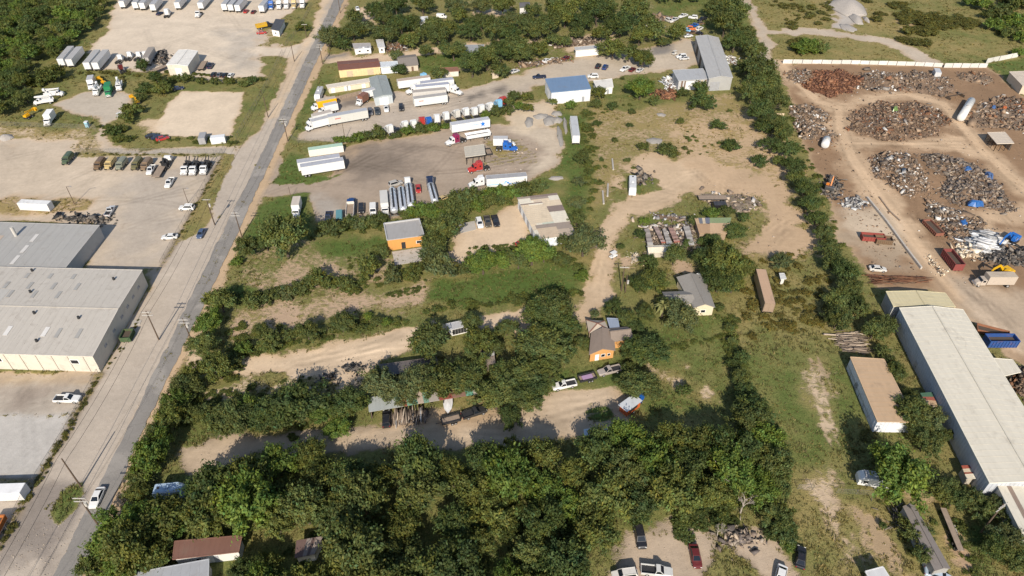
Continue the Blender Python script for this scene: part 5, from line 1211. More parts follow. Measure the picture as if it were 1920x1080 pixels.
for a,b in (((0,0),(0,1)),((1,0),(1,1)),((0,0),(1,0))): obj('parapet', MB().beam(Wo(*a)+Vector((0,0,.32)), Wo(*b)+Vector((0,0,.32)), .3, .45).mesh('parapet', M_WALL), ob, color=(.4,.4,.4))
GB, DB = (.27,.225,.19), (.2,.155,.135)
pw, Wp = building('patchwork_building', 'white-walled garage building with patchwork beige, brown and white roof', [(969,374),(1044,365),(1080,440),(1008,449)], 3.2, (.66,.7,.74), BEI, None, seam=.9, slope=.5,
    sheets=[(0,.32,0,.05,GB),(.32,1,0,.05,DB),(0,.3,.05,.12,WHR),(.3,.75,.05,.1,GB),(.3,.75,.1,.16,BEI),(.75,1,.05,.16,WHR),(0,.35,.12,.17,WHR),(.35,.55,.12,.17,(.5,.42,.33)),(0,.55,.17,.2,DB),(.55,1,.16,.3,BEI),(0,.2,.2,.23,BEI),(.2,.55,.2,.23,WHR),(0,.6,.23,.66,BEI),(.6,1,.3,.44,DB),(.6,1,.44,.7,WHR),(0,.15,.66,.7,BEI),(.15,.3,.66,.7,WHR),(.3,.6,.66,.7,(.42,.45,.38)),(0,.1,.7,.8,BEI),(.1,.6,.7,.78,GB),(.6,1,.7,.85,GB),(.1,.6,.78,1,(.47,.38,.28)),(0,.1,.8,1,WHR),(.6,1,.85,1,(.4,.33,.26))],
    openings=[('l',t,2.1,0,2.5,'grey') for t in (.12,.32,.52,.72,.9)])
h1, _ = building('house', 'grey shingle-roofed house with cream end wall beside the hedgerow', [(1268,520),(1320,518),(1341,577),(1300,578)], 2.9, (.6,.52,.37), (.23,.215,.195), 'v', 1.2, .35, shingle=True, openings=[('n',.5,1.4,1,2,'window')])
h2, _ = building('x', 'x', [(1241,548),(1290,546),(1306,570),(1250,572)], 2.85, (.6,.52,.37), (.225,.21,.19), 'u', .9, .3, shingle=True); merge(h1, h2)
h2, _ = building('x', 'x', [(1306,514),(1327,509),(1330,517),(1313,521)], 2.6, (.5,.5,.5), (.55,.55,.55), None); merge(h1, h2)
o1, _ = building('house', 'orange-walled house with brown shingle hip roof among the trees', [(1108,624),(1150,619),(1154,658),(1104,666)], 2.6, (.53,.28,.1), (.235,.185,.15), 'v', 1.3, .35, shingle=True, openings=[('n',.3,1.0,0,2,'white'),('n',.55,1.1,.9,1.9,'window'),('n',.8,.8,1,1.8,'window')])
o2, _ = building('x', 'x', [(1140,616),(1176,613),(1188,636),(1146,642)], 2.55, (.53,.28,.1), (.225,.18,.145), 'u', 1.2, .3, shingle=True); merge(o1, o2)
# pavilion: a hip canopy with brown ridge strips
Q = [G(*p,2.6) for p in ((1099,600),(1134,602),(1142,619),(1104,625))]; c0 = sum(Q, Vector())/4
pv = empty('hip_canopy', (c0.x,c0.y,0)); tag(pv, 'pale hip-roofed canopy with brown ridge strips behind the orange house', 'canopy')
apex = Vector((0,0,3.5)); Q = [q - Vector((c0.x,c0.y,0)) for q in Q]
for k in range(4):
    a, b = Q[k], Q[(k+1)%4]
    obj('roof_face', MB().poly([a,b,apex], (0,0,.08)).mesh('roof_face', M_SHEET), pv, color=(.4,.34,.27))
    obj('ridge_strip', MB().beam(a+Vector((0,0,.12)), apex+Vector((0,0,.12)), .3, .08).mesh('ridge_strip', M_SHEET), pv, color=(.2,.1,.07))
    obj('post', MB().beam((a.x*.9,a.y*.9,-.05),(a.x*.9,a.y*.9,2.7),.16,.16).mesh('post', M_LUMBER), pv)
building('lean_to', 'small blue-grey metal roof beside the pale hip canopy', [(1138,597),(1158,598),(1161,614),(1144,616)], 2.4, (.3,.3,.3), (.24,.28,.35), None, seam=.6, open_sides='nl', cat='shed')
LS = [(0,.3,0,1,(.31,.33,.32)),(.3,.335,0,1,(.3,.09,.06)),(.335,.43,0,1,(.14,.27,.2)),(.43,.48,0,1,(.38,.31,.25)),(.48,.53,0,1,(.15,.26,.2)),(.53,.62,0,1,(.33,.3,.27)),(.62,.74,0,1,(.24,.07,.055)),(.74,.86,0,1,(.22,.13,.1)),(.86,.93,0,1,(.12,.3,.22)),(.93,1,0,1,(.38,.35,.3))]
building('long_shed', 'long open-fronted shed with grey, green and red roof sheets under trees', [(690,748),(893,711),(903,738),(692,773)], 2.5, (.3,.22,.16), LG, None, seam=.8, sheets=LS, open_sides='n', cat='shed', slope=.3)
building('dark_shed', 'dark brown-roofed shed half hidden behind the long patchwork shed', [(700,686),(818,670),(823,690),(703,708)], 2.6, (.12,.1,.09), (.115,.1,.095), None, seam=1.0, cat='shed')
building('small_shed', 'little grey-roofed shed with white lattice front by the dirt drive', [(836,608),(874,600),(879,611),(846,619)], 2.4, (.7,.69,.66), (.4,.4,.4), None, seam=.7, cat='shed', open_sides='f', openings=[('n',t,.7,.3,2.0,'opening') for t in (.12,.3,.48,.66,.84)])
building('shack', 'narrow weathered shack with mixed roof in the middle grove', [(905,660),(926,655),(929,682),(909,686)], 2.3, (.2,.16,.13), (.25,.21,.18), None, sheets=[(0,1,0,.45,(.45,.45,.45)),(0,1,.45,1,(.25,.2,.17))], cat='shed')
building('mobile_home', 'white mobile home with rusty brown roof at the lower left', [(329,1017),(455,1006),(448,1035),(324,1049)], 3.0, (.6,.59,.56), (.16,.085,.065), None, seam=.9, openings=[('n',.35,1,1,2,'window'),('n',.62,.9,0,2.1,'grey')], cat='mobile home', slope=.3)
building('mobile_home', 'flat grey-roofed building at the bottom edge below the rusty roof', [(240,1077),(392,1049),(390,1120),(205,1140)], 3.0, (.4,.4,.4), (.33,.34,.36), None, seam=1.6, cat='mobile home')
building('small_shed', 'brown-roofed shed with white front almost hidden in the lower wood', [(556,1014),(606,1006),(590,1040),(553,1047)], 2.5, (.66,.64,.6), (.2,.15,.13), None, sheets=[(0,.4,0,1,(.14,.09,.08)),(.4,.6,0,1,(.26,.22,.2)),(.6,.75,0,1,(.13,.09,.08)),(.75,1,0,1,(.28,.23,.2))], cat='shed')
building('small_shed', 'blue-white tin roof peeking out above the lower wood', [(1095,806),(1138,803),(1140,813),(1096,817)], 2.3, (.4,.42,.45), (.5,.56,.64), None, cat='shed')
building('workshop', 'cream and orange walled workshop with rusty brown roof near the road', [(632,116),(709,110),(713,125),(635,132)], 3.3, (.64,.5,.28), RUSTR, 'u', .35, .1, seam=1.0, ribs=1.0, openings=[('n',.25,2.5,0,2.6,'tan'),('n',.75,2.6,0,2.6,'tan')])
building('small_building', 'pale metal building joined to the right of the rusty-roofed workshop', [(711,117),(745,115),(747,124),(713,127)], 3.0, (.62,.64,.66), (.55,.58,.6), None, ribs=1.0)
building('house', 'old house with worn grey hip roof right of the rusty-roofed workshop', [(744,106),(779,102),(785,122),(747,126)], 2.5, (.5,.44,.36), (.2,.175,.155), 'u', 1.3, .3, shingle=True, openings=[('n',.3,1,.8,1.8,'window'),('n',.7,.9,0,2,'brown')])
building('long_low_building', 'long low cream building behind the yellow box truck', [(611,160),(692,147),(694,154),(615,166)], 2.3, (.62,.55,.42), (.58,.52,.44), None, seam=1.4, openings=[('n',t,1.6,0,2,'white') for t in (.1,.42,.48,.85)])
building('metal_building', 'grey-roofed metal shop with big white front door in the upper truck lot', [(692,146),(724,142),(736,178),(702,184)], 3.4, (.42,.46,.48), (.25,.275,.27), 'v', .5, .1, seam=1.2, ribs=.9, openings=[('n',.5,3.6,0,2.9,'white')])
building('mobile_home', 'grey-roofed mobile home below the trees near the road', [(661,82),(694,81),(696,90),(664,92)], 2.8, (.66,.64,.6), (.36,.34,.33), None, cat='mobile home', openings=[('n',.5,1,1,2,'window')])
building('mobile_home', 'small white-roofed mobile home standing end-on below the upper trees', [(705,75),(718,74),(722,89),(709,90)], 2.6, (.68,.67,.65), (.5,.5,.5), None, cat='mobile home', openings=[('n',.5,1,1,2,'window')])
building('house', 'far house with flat slate-grey roof behind the upper trees', [(868,85),(908,84),(904,98),(871,100)], 3.0, (.7,.69,.66), (.3,.31,.32), None, seam=2)
building('small_shed', 'low rust-red roofed shed above the white trailers', [(820,128),(858,126),(861,133),(822,136)], 2.4, (.6,.56,.5), (.24,.12,.08), None, cat='shed')
building('small_shed', 'tiny tan shed at the end of the upper lane hedge', [(921,130),(934,128),(936,136),(922,138)], 2.5, (.5,.42,.32), (.42,.34,.26), 'v', .5, cat='shed')
building('mobile_home', 'long white mobile home beside the far grove', [(1077,89),(1122,85),(1124,91),(1079,95)], 3.0, (.72,.71,.68), (.42,.42,.41), None, cat='mobile home')
building('house', 'dark-roofed little house at the top edge of the photo', [(974,5),(993,4),(994,14),(974,15)], 3.0, (.55,.55,.55), (.1,.1,.11), 'u', 1.0, .2, shingle=True)
building('small_shed', 'white shed among the trees below the parked white van', [(785,32),(802,31),(803,40),(786,41)], 2.4, (.7,.7,.7), (.62,.64,.66), None, cat='shed')
building('metal_building', 'tall white metal building in the far corner truck yard', [(335,94),(371,96),(352,124),(312,122)], 4.6, (.56,.51,.43), (.62,.6,.56), 'v', .4, .1, seam=1.6, openings=[('n',.5,3,0,3.4,'white')])
building('site_office', 'white mobile office with dark roof at the truck yard gate', [(517,36),(534,37),(523,58),(508,55)], 3.0, (.7,.69,.67), (.06,.06,.065), None, openings=[('n',.5,.9,1,1.9,'window')], cat='office')
building('metal_shed', 'beige-roofed shed at the right edge beyond the white fence', [(1892,135),(1965,132),(1985,166),(1917,161)], 3.6, (.5,.42,.32), (.5,.43,.35), None)
building('small_shed', 'beige-roofed open shed at the right edge of the scrapyard', [(1851,249),(1884,248),(1901,269),(1869,270)], 3.0, (.3,.25,.2), (.5,.43,.35), None, open_sides='nl', cat='shed')
building('open_canopy', 'tan flat canopy on posts in the middle of the truck yard', [(870,276),(907,271),(910,290),(873,295)], 3.0, (.5,.47,.42), (.42,.385,.32), None, seam=1.4, open_sides='nflr', cat='canopy')
building('junk_shed', 'tan and green roofed shed on the junk island', [(1302,411),(1371,410),(1363,439),(1311,438)], 2.7, (.3,.22,.15), TANR, None, seam=.7, slope=.3, sheets=[(0,.1,0,.4,TANR),(.1,.2,0,.35,(.13,.14,.17)),(.2,.28,0,.35,(.5,.42,.3)),(.28,.4,0,.35,(.13,.14,.18)),(.4,1,0,.35,(.2,.25,.13)),(0,.4,.4,1,(.38,.25,.15)),(.4,1,.35,1,(.46,.32,.2))], cat='shed')
for i,(q,c,lab) in enumerate([([(1208,430),(1217,429),(1225,460),(1214,460)],(.27,.24,.22),'first from the dirt drive'),([(1225,426),(1233,426),(1248,455),(1240,456)],(.26,.2,.18),'second from the dirt drive'),([(1242,430),(1248,430),(1261,457),(1250,458)],(.3,.28,.26),'third from the dirt drive'),([(1253,428),(1263,428),(1275,454),(1264,455)],(.28,.18,.15),'fourth from the dirt drive'),([(1281,426),(1292,424),(1302,460),(1292,460)],(.32,.3,.28),'nearest the tan and green roof')]):
    k = [(0,1,.12*j,.12*j+.13,tuple(min(1,x*f) for x in c)) for j,f in enumerate((1,.8,1.2,.95,.7,1.1,.85,1.3))]
    k = [(a,b,v0,min(1,v1),cl) for a,b,v0,v1,cl in k]; k[6 if i%2 else 7] = (0,1,.84,1,(.36,.08,.05) if i in (1,3) else (.4,.38,.35))
    building('collapsing_shed', f'narrow weathered shed roof among the junk, {lab}', q, 1.9, (.16,.13,.1), c, None, seam=.6, sheets=k, cat='shed', group='junk island shed strips')
building('arched_shelter', 'cream sheet-covered shelter below the narrow junk sheds', [(1213,462),(1256,460),(1259,472),(1216,474)], 1.9, (.5,.45,.38), (.6,.54,.44), 'u', .6, .1, seam=2, cat='shed')
building('mobile_home', 'long grey-brown roofed mobile home at the lower right', [(1692,950),(1713,946),(1782,1067),(1752,1071)], 2.9, (.3,.29,.28), (.2,.175,.16), 'v', .6, .15, shingle=True, cat='mobile home')
building('small_shed', 'pale flat-roofed shed cut by the bottom edge beside the worn track', [(1622,1072),(1655,1063),(1672,1090),(1638,1100)], 2.6, (.4,.33,.26), (.52,.52,.52), None, cat='shed')
building('privy', 'tiny white shed in the tall grass by the hedgerow', [(1461,513),(1470,513),(1474,523),(1464,524)], 2.0, (.6,.58,.54), (.5,.5,.48), None, cat='shed')

patches(wh, W, [(.2,.63,.3,.49),(.2,.61,.51,.7)], (.43,.41,.375), 'roof_panel', .155)
# slabs
for q,lab in (([(735,472),(794,463),(792,489),(741,497)],'plain concrete slab in front of the orange building'), ([(860,420),(890,414),(893,430),(864,437)],'pale concrete slab by the row of wrecks'), ([(248,600),(266,600),(262,608),(246,612)],'tan concrete dock pad against the warehouse side wall')):
    P = [G(*p,.1) for p in q]; tag(obj('concrete_slab', MB().poly(P,(0,0,-.12)).mesh('concrete_slab', M_CONC)), lab, 'slab', kind='structure')

# ---------------------------------------------------------------- poles and wires
pole('a', (605,120), 9.0, 2, 'utility pole with two crossarms by the upper workshops', transformer=True)
pole('b', (540,265), 9.2, 2, 'utility pole at the upper truck lot gate beside the road', transformer=True)
pole('c', (454,445), 9.2, 2, 'utility pole above the round roadside tree')
pole('d', (364,650), 9.5, 2, 'utility pole rising from the roadside hedge', transformer=True)
pole('e', (184,984), 9.5, 2, 'utility pole beside the white moving car on the road', transformer=True)
pole('z', (638,24), 9.0, 2, 'utility pole at the top edge where the road leaves the photo')
pole('f', (403,422), 9.6, 1, 'utility pole on the verge near the dark blue car', transformer=True)
pole('g', (298,637), 9.7, 2, 'utility pole on the concrete apron beside the warehouse')
pole('h', (152,913), 9.5, 0, 'bare leaning-looking pole at the corner of the concrete apron')
pole('i', (503,220), 8.5, 0, 'bare pole on the grass triangle across the road from the shops')
pole('j', (552,115), 8.5, 0, 'bare pole at the truck yard entrance')
pole('k', (140,383), 6.6, 0, 'lamp pole beside the white tank container', lamp=True, r=.1)
pole('l', (353,381), 5.5, 0, 'thin lamp pole by the white car at the fence', lamp=True, r=.08)
pole('m', (1839,998), 9.6, 2, 'grey utility pole with double crossarms at the lower right', az=.5)
pole('n', (647,262), 7, 0, 'thin pole in the hedge below the long grey trailer', r=.09)
pole('o', (1165,545), 8.5, 1, 'utility pole at the bend of the central dirt drive')
pole('p', (1172,548), 6, 0, 'shorter pole next to the central drive utility pole', transformer=True, r=.12)
pole('q', (546,372), 4.5, 0, 'short pole with yellow guard at the truck yard entrance', r=.07)
pole('r', (575,70), 6.5, 1, 'small pole by the round bush across the road')
wire((-95.5,470,9),'z',0,.1,'overhead line leaving past the top edge of the photo')
for k,(a,b) in enumerate([('z','a'),('a','b'),('b','c'),('c','d'),('d','e'),('e',(-84,30,9))]):
    for j,(off,dr) in enumerate([(-1.1,.1),(1.1,.1),(0,1.3)]):
        wire(a,b,off,dr,f'overhead line on the hedge side, span {nth(k)} from the top, {("road-side","hedge-side","lower")[j]} cable')
for k,(a,b) in enumerate([('j','i'),('i','f'),('f','g'),('g','h'),('h',(-88,40,9))]):
    for j,(off,dr) in enumerate([(-1.0,.1),(1.0,.1)]):
        wire(a,b,off,dr,f'overhead line on the warehouse side, span {nth(k)} from the top, {("far","near")[j]} cable',r=.04)

# ---------------------------------------------------------------- fences and walls
chain_fence([(142,287),(418,288)], 2.0, 'chain-link fence behind the row of army trucks')
chain_fence([(422,280),(332,446),(303,500)], 2.0, 'chain-link fence between storage yard and grass verge')
chain_fence([(186,702),(125,812),(67,906)], 1.9, 'chain-link fence along the warehouse parking lot')
chain_fence([(62,908),(0,1027)], 1.9, 'chain-link fence at the lower left corner')
chain_fence([(530,100),(498,165),(443,262)], 1.9, 'chain-link fence across the grass triangle beside the road')
chain_fence([(585,10),(562,55),(536,86)], 1.9, 'chain-link fence at the truck yard frontage')
chain_fence([(1495,917),(1524,918)], 1.6, 'short chain-link fence left of the worn track gate')
chain_fence([(1568,925),(1680,931)], 1.6, 'chain-link fence below the white camper')
chain_fence([(0,236),(180,242)], 1.8, 'chain-link fence below the white box truck in the grass')
chain_fence([(1585,690),(1632,808)], 1.6, 'chain-link fence along the tan-roofed building')
chain_fence([(645,266),(560,268),(548,262)], 1.8, 'chain-link gate fence at the upper truck lot', 2.2)
def panel_fence(pts, h, w, label):
    P = [G(*p) for p in pts]; o = P[0]; e = empty('panel_fence', o); tag(e, label, 'fence', 'white panel fences')
    r = random.Random(5)
    for a,b in zip(P,P[1:]):
        L = (b-a).length; n = max(1,round(L/w)); d = (b-a).normalized(); nn = Vector((-d.y,d.x,0))
        for i in range(n):
            p, q = a.lerp(b,i/n)+d*.1-o, a.lerp(b,(i+1)/n)-d*.1-o; k = nn*r.uniform(-.06,.06)
            obj('panel', MB().poly([p+k, q+k, q+k+Vector((0,0,h+r.uniform(-.08,.08))), p+k+Vector((0,0,h+r.uniform(-.08,.08)))], nn*.06).mesh('panel', M_SHEET), e, color=random.choice([(.56,.55,.52),(.52,.51,.48),(.6,.59,.56)]))
            obj('post', MB().box(p.x-.09,p.x+.01,p.y+.1,p.y+.2,-.1,h+.05).mesh('post', M_DARK), e)
panel_fence([(1467,119),(1595,120),(1732,124),(1766,126)], 1.8, 4.2, 'long white sheet-metal fence along the far side of the scrapyard')
panel_fence([(1769,127),(1850,127)], 2.0, 4.0, 'white fence panels right of the gap behind the scrapyard')
panel_fence([(1428,119),(1452,123)], 2.2, 3.5, 'short white fence stub by the hedgerow at the track')
panel_fence([(1848,119),(1908,107)], 2.2, 4.0, 'white fence running up to the right edge')
def block_wall(pts, h, w, label, mat, th=.5):
    P = [G(*p) for p in pts]; o = P[0]; e = empty('block_wall', o); tag(e, label, 'wall')
    for a,b in zip(P,P[1:]):
        n = max(1,round((b-a).length/w)); d = (b-a).normalized()
        for i in range(n): obj('block', MB().beam(a.lerp(b,i/n)-o+Vector((0,0,h/2-.05)), a.lerp(b,(i+.94)/n)-o+Vector((0,0,h/2-.05)), th, h).mesh('block', mat), e)
block_wall([(1625,372),(1660,415),(1700,470),(1727,505)], .8, 2.4, 'low concrete block wall between scrap plot and haul road', M_CONC)
block_wall([(1648,370),(1668,397),(1688,415)], .4, 3.0, 'line of old timbers lying on the haul road verge', M_LUMBER, .35)
block_wall([(618,190),(640,186),(700,170)], 1.5, 2.5, 'dark weathered board fence in front of the long low cream building', M_LUMBER, .12)

# ---------------------------------------------------------------- vehicles, from the far yards to the near ones
UP = (28,-33)                                          # the way trailers point in the far corner yard
row = [(232,4,'leftmost of the far corner row'),(257,6,'second in the far corner row'),(270,7,'third in the far corner row'),(290,10,'fourth in the far corner row'),(336,6,'left of the white semi in the far row'),(424,9,'first of three right of the white semi'),(436,10,'second of three right of the white semi'),(449,11,'third of three right of the white semi'),(494,12,'beside the blue tractor at the top')]
for x,y,l in row: park('trailer', x+3, y-3, *UP, WHT, f'white-ended grey-roofed trailer, {l}', 'trailers in the far corner yard', {'roof': (.34,.34,.35)}, .85)
park('trailer', 383, 3, *UP, WHT, 'grey-roofed trailer hitched to the white semi in the far row', 'trailers in the far corner yard', {'roof': (.34,.34,.35)}, .9)
park('daycab', 371, 24, -26, 33, WHT, 'white semi tractor heading a trailer in the far row', 'semi tractors')
for x,y,l in [(125,105,'left of the first pair by the corner wood'),(141,106,'right of the first pair by the corner wood'),(174,112,'left of the second pair by the corner wood'),(190,112,'right of the second pair by the corner wood')]:
    park('trailer', x, y, *UP, WHT, f'white trailer with grey roof, {l}', 'trailers in the far corner yard', {'roof': (.36,.35,.34)}, .95)
park('trailer', 280, 105, 15,-26, (.4,.38,.36), 'brownish grey trailer beside the scrap pile and white cabs', 'trailers in the far corner yard', {'roof': (.27,.235,.2)}, .8)
park('flatbed', 296, 130, 20,-8, GREY, 'low grey flatbed beside the tall white building', None, None, .7)
for i,(x,y) in enumerate([(224,107),(242,102),(259,102),(271,101)]): park('daycab', x, y, 10,-12, WHT, f'white day-cab tractor, {nth(i)} of four between trailer rows', 'semi tractors')
park('daycab', 226, 126, -8,-12, DRED, 'dark red day-cab tractor below the four white cabs', 'semi tractors')
for i,(x,c,n) in enumerate([(508,BLUE,'bright blue'),(523,WHT,'white'),(537,WHT,'white'),(551,SAND,'tan'),(567,WHT,'white')]): park('semi', x, 8-i*.6, -4, 12, c, f'{n} semi tractor, {nth(i)} from left in the row at the top edge', 'semi tractors')
park('semi', 313, 22, 8,-12, WHT, 'white tractor parked nose-in beside the fourth far trailer', 'semi tractors')
park('sedan', 299, 23, 12,-6, NAVY, 'dark blue car between two far corner trailers', 'parked cars'); park('sedan', 461, 19, 10,-10, RED, 'red car right of the three far trailers', 'parked cars'); park('sedan', 475, 20, 10,-10, DRED, 'darker red car beside the red one in the far row', 'parked cars')
park('flatbed', 380, 122, 12,-20, OFFW, 'pale loaded flatbed right of the tall white building', None, None, .7)
park('pickup', 394, 121, 8,-12, NAVY, 'dark pickup beside the pale flatbed', 'parked pickups')
for i,(x,c,n) in enumerate([(400,BLK,'black'),(411,DGREY,'charcoal'),(421,BLK,'black'),(432,WHT,'white')]): park('sedan', x, 137+i*.6, 10,-14, c, f'{n} car, {nth(i)} from left at the hedge beside the white building', 'parked cars')
park('box_truck', 170, 155, -3, 10, WHT, 'white box truck facing down beside the green truck', 'trucks of the lift yard')
park('bucket_truck', 181, 166, -9, 14, WHT, 'white bucket truck left of the green truck', 'trucks of the lift yard')
park('box_truck', 202, 168, -3, 12, GRN, 'dark green truck between the white bucket trucks', 'trucks of the lift yard', {'roof': GRN})
park('bucket_truck', 222, 157, -2, 12, WHT, 'white bucket truck right of the green truck', 'trucks of the lift yard')
park('bucket_truck', 100, 172, 14,-1, WHT, 'white bucket truck parked crosswise by the corner wood, the far one', 'trucks of the lift yard'); park('bucket_truck', 80, 186, -14, 2, WHT, 'white bucket truck parked crosswise by the corner wood, the near one', 'trucks of the lift yard')
park('lift', 255, 188, -12,-8, WHT, 'yellow boom lift at the edge of the lift yard'); park('lift', 51, 215, 14,-8, WHT, 'yellow boom lift lying low in the grass by the wood')
park('lift', 193, 153, -10,-6, ORG, 'orange lift boom behind the green truck'); 
park('box_truck', 90, 221, -9, 12, WHT, 'white box truck alone in the grass', 'trucks of the lift yard', {'roof': (.74,.74,.73)})
park('cart', 224, 216, -8, 3, WHT, 'white utility cart by the hedge of the lift yard', None)
park('sedan', 333, 163, 12,-2, NAVY, 'dark car parked above the bare cream pad', 'parked cars')
for x,c,n,g_ in [(284,BLK,'black','left of three'),(295,NAVY,'dark blue','middle of three'),(304,RED,'red','right of three')]: park('sedan', x, 252+(x-284)*.25, 14,-3, c, f'{n} car below the bare pad, {g_}', 'parked cars')
park('short_box', 380, 258, 3,-10, GREY, 'grey storage box at the lower edge of the bare pad', None, {'roof': (.3,.3,.31)}); park('short_box', 409, 260, 10,-1, WHT, 'white storage box beside the grey one below the bare pad', None, {'roof': (.62,.64,.66)})
park('container', 66, 383, 30, 1.5, WHT, 'white three-section tank container behind the warehouse', None, {'roof': (.66,.66,.65)})
for i,(x,y,c,n,k) in enumerate([(126,295,(.07,.1,.06),'dark green','army'),(186,305,BRN,'brown','army'),(206,304,SAND,'sand-coloured','army'),(227,305,(.2,.21,.16),'grey-green','army'),(256,305,OLIVE,'olive brown','army'),(274,306,(.2,.14,.09),'rust brown','army')]):
    park(k, x, y, -7, 9, c, f'{n} army truck, {nth(i)} from left in the storage yard row', 'army trucks in the storage yard')
park('pickup', 282, 316, -7, 12, WHT, 'white pickup right of the army trucks', 'parked pickups')
park('wrecker', 312, 300, 5,-8, WHT, 'white flatbed truck at the fence behind the loaded trailer', 'work trucks of the storage yard', {'machinery': BRN})
park('flatbed', 298, 322, -12, 20, BRN, 'trailer with tan and orange load beside the white pickup', None, None, .6)
park('pickup', 317, 340, -9, 15, WHT, 'white truck with dark bed standing forward of the row', 'parked pickups')
for i,(x,y) in enumerate([(348,312),(364,312),(384,311)]): park('wrecker', x, y, -7, 12, WHT, f'white-cabbed truck loaded with dark machinery, {nth(i)} from left by the fence', 'work trucks of the storage yard')
park('pickup', 205, 393, 12,-20, SILV, 'silver pickup alone in the storage yard', 'parked pickups')
park('suv', 349, 386, -14, 0, WHT, 'white car nose-out under the thin lamp pole', 'parked cars'); park('sedan', 317, 441, -14, 1, WHT, 'white sedan at the lower corner of the storage yard fence', 'parked cars')
park('sedan', 376, 435, -5, 9, (.06,.09,.16), 'dark blue-grey car parked on the concrete apron', 'parked cars')
park('pickup', 125, 745, 24, 0, WHT, 'white pickup with black bed in the warehouse parking lot', 'parked pickups')
park('sedan', 180, 930, -7, 15, WHT, 'white car driving down the asphalt road', 'parked cars')
park('container', -2, 921, 30,-1, WHT, 'long white container trailer cut off by the left edge', None, {'roof': (.7,.7,.7)})
park('dumpster', -16, 998, 4,-8, (.4,.13,.03), 'orange bin cut off by the left edge')
park('dumpster', 238, 628, 5,-10, (.05,.09,.04), 'dark green dumpster against the warehouse side wall', None, None, .5)
# upper lots, right of the road
park('sedan', 670, 14, 4, 10, WHT, 'white car on the grass near the top of the road', 'parked cars'); park('pickup', 660, 32, 3, 9, NAVY, 'dark pickup under the trees near the top of the road', 'parked pickups')
park('van', 828, 28, 12, 1, WHT, 'long white van among the upper trees', None); park('dump_truck', 496, 46, 10,-2, BLK, 'black and yellow truck left of the site office', None, {'dump_bed': (.5,.3,.02)}); park('sedan', 490, 59, 12,-1, RED, 'red car below the black and yellow truck', 'parked cars')
park('camper', 682, 94, -12, 1, WHT, 'white camper in front of the grey-roofed mobile home', 'campers')
park('long_camper', 598, 175, -8, 20, WHT, 'white motor home beside the verge of the upper lot', 'campers')
park('straight', 604, 194, -20, 4, (.75,.38,.01), 'yellow box truck with tan roof behind the white trucks', 'trucks of the upper lot', {'cab': WHT, 'hood': WHT, 'roof': (.45,.38,.3)})
park('box_truck', 612, 203, -14, 3, WHT, 'white box truck tucked in front of the yellow one', 'trucks of the upper lot'); park('straight', 596, 221, -20, 5, WHT, 'white box truck at the head of the long grey trailer, rear one', 'trucks of the upper lot', {'roof': (.42,.37,.32)})
park('straight', 594, 231, -20, 5, WHT, 'white box truck at the head of the long grey trailer, front one', 'trucks of the upper lot')
t = trailer_at((689,212), (616,225), (.5,.5,.47), 'long dull grey trailer along the upper lot lane', 'trailers of the upper lot', (.36,.37,.4))
def mark(t, x0, x1, z0, z1, col, side=-1, name='lettering', n=7):
    mb = MB(); w = (x1-x0)/n
    for k in range(n): mb.box(x0+k*w, x0+k*w+w*.72, side*1.325-.012, side*1.325+.012, z0, z1)
    obj(name, mb.mesh(name, M_PAINT), t, color=col)
mark(t, 3.2, 5.6, 2.7, 3.1, (.5,.1,.07), 1)
park('box_truck', 684, 176, -14, 3, WHT, 'white dump truck parked against the grey metal shop, far one', 'trucks of the upper lot'); park('box_truck', 677, 186, -6, 4, WHT, 'white truck by the grey metal shop, near one with rusty bed', 'trucks of the upper lot', {'cargo_box': (.2,.09,.06), 'roof': (.2,.09,.06)}, .8)
park('suv', 694, 207, 2, 9, DGREY, 'dark grey car behind the long grey trailer', 'parked cars'); park('pickup', 707, 206, 2, 10, (.05,.06,.07), 'charcoal pickup below the grey metal shop', 'parked pickups'); park('pickup', 724, 201, 1, 10, WHT, 'white pickup in front of the white shop door', 'parked pickups'); park('suv', 752, 199, 1, 10, BLK, 'black car standing alone right of the grey shop', 'parked cars')
trailer_at((806,150), (746,158), WHT, 'white trailer with tan roof under the light blue tractor', 'trailers of the upper lot', (.42,.33,.26)); park('semi', 796, 145, 8, 3, LBLUE, 'light blue semi tractor behind the white trailers', 'semi tractors')
trailer_at((850,154), (789,162), WHT, 'white trailer with blue-grey roof, second of the stacked row', 'trailers of the upper lot', (.33,.34,.4)); trailer_at((780,169), (842,163), WHT, 'white trailer with blue-grey roof, third of the stacked row', 'trailers of the upper lot', (.33,.34,.4))
trailer_at((774,179), (836,173), (.5,.48,.45), 'dull trailer with brown-grey roof, fourth of the stacked row', 'trailers of the upper lot', (.36,.32,.28))
t = trailer_at((838,183), (776,191), (.58,.59,.57), 'grey-white trailer with red mark, front of the stacked row', 'trailers of the upper lot', (.34,.32,.3)); mark(t, 3.6, 5.8, 2.7, 3.1, (.55,.16,.13), 1)
park('semi', 777, 166, -10, 2, WHT, 'white semi tractor at the left head of the stacked trailers', 'semi tractors'); park('semi', 852, 167, 10, 3, WHT, 'white semi tractor at the right head of the stacked trailers', 'semi tractors')
for i,(x,y,c,n) in enumerate([(730,240,WHT,'white'),(761,233,WHT,'white'),(777,230,WHT,'white'),(790,228,RED,'red'),(805,225,BLUE,'blue'),(820,221,WHT,'white'),(837,218,WHT,'white'),(857,214,OFFW,'off-white'),(875,210,WHT,'white'),(890,207,WHT,'white'),(902,204,WHT,'white'),(920,200,WHT,'white'),(934,193,LBLUE,'light blue'),(943,186,RED,'red')]):
    park('semi', x+random.uniform(-2,2), y+random.uniform(-2,2), -6+random.uniform(-5,5), -9, c, f'{n} semi tractor, {nth(i)} from left in the row along the hedge', 'semi tractors in the hedge row', None, .9)
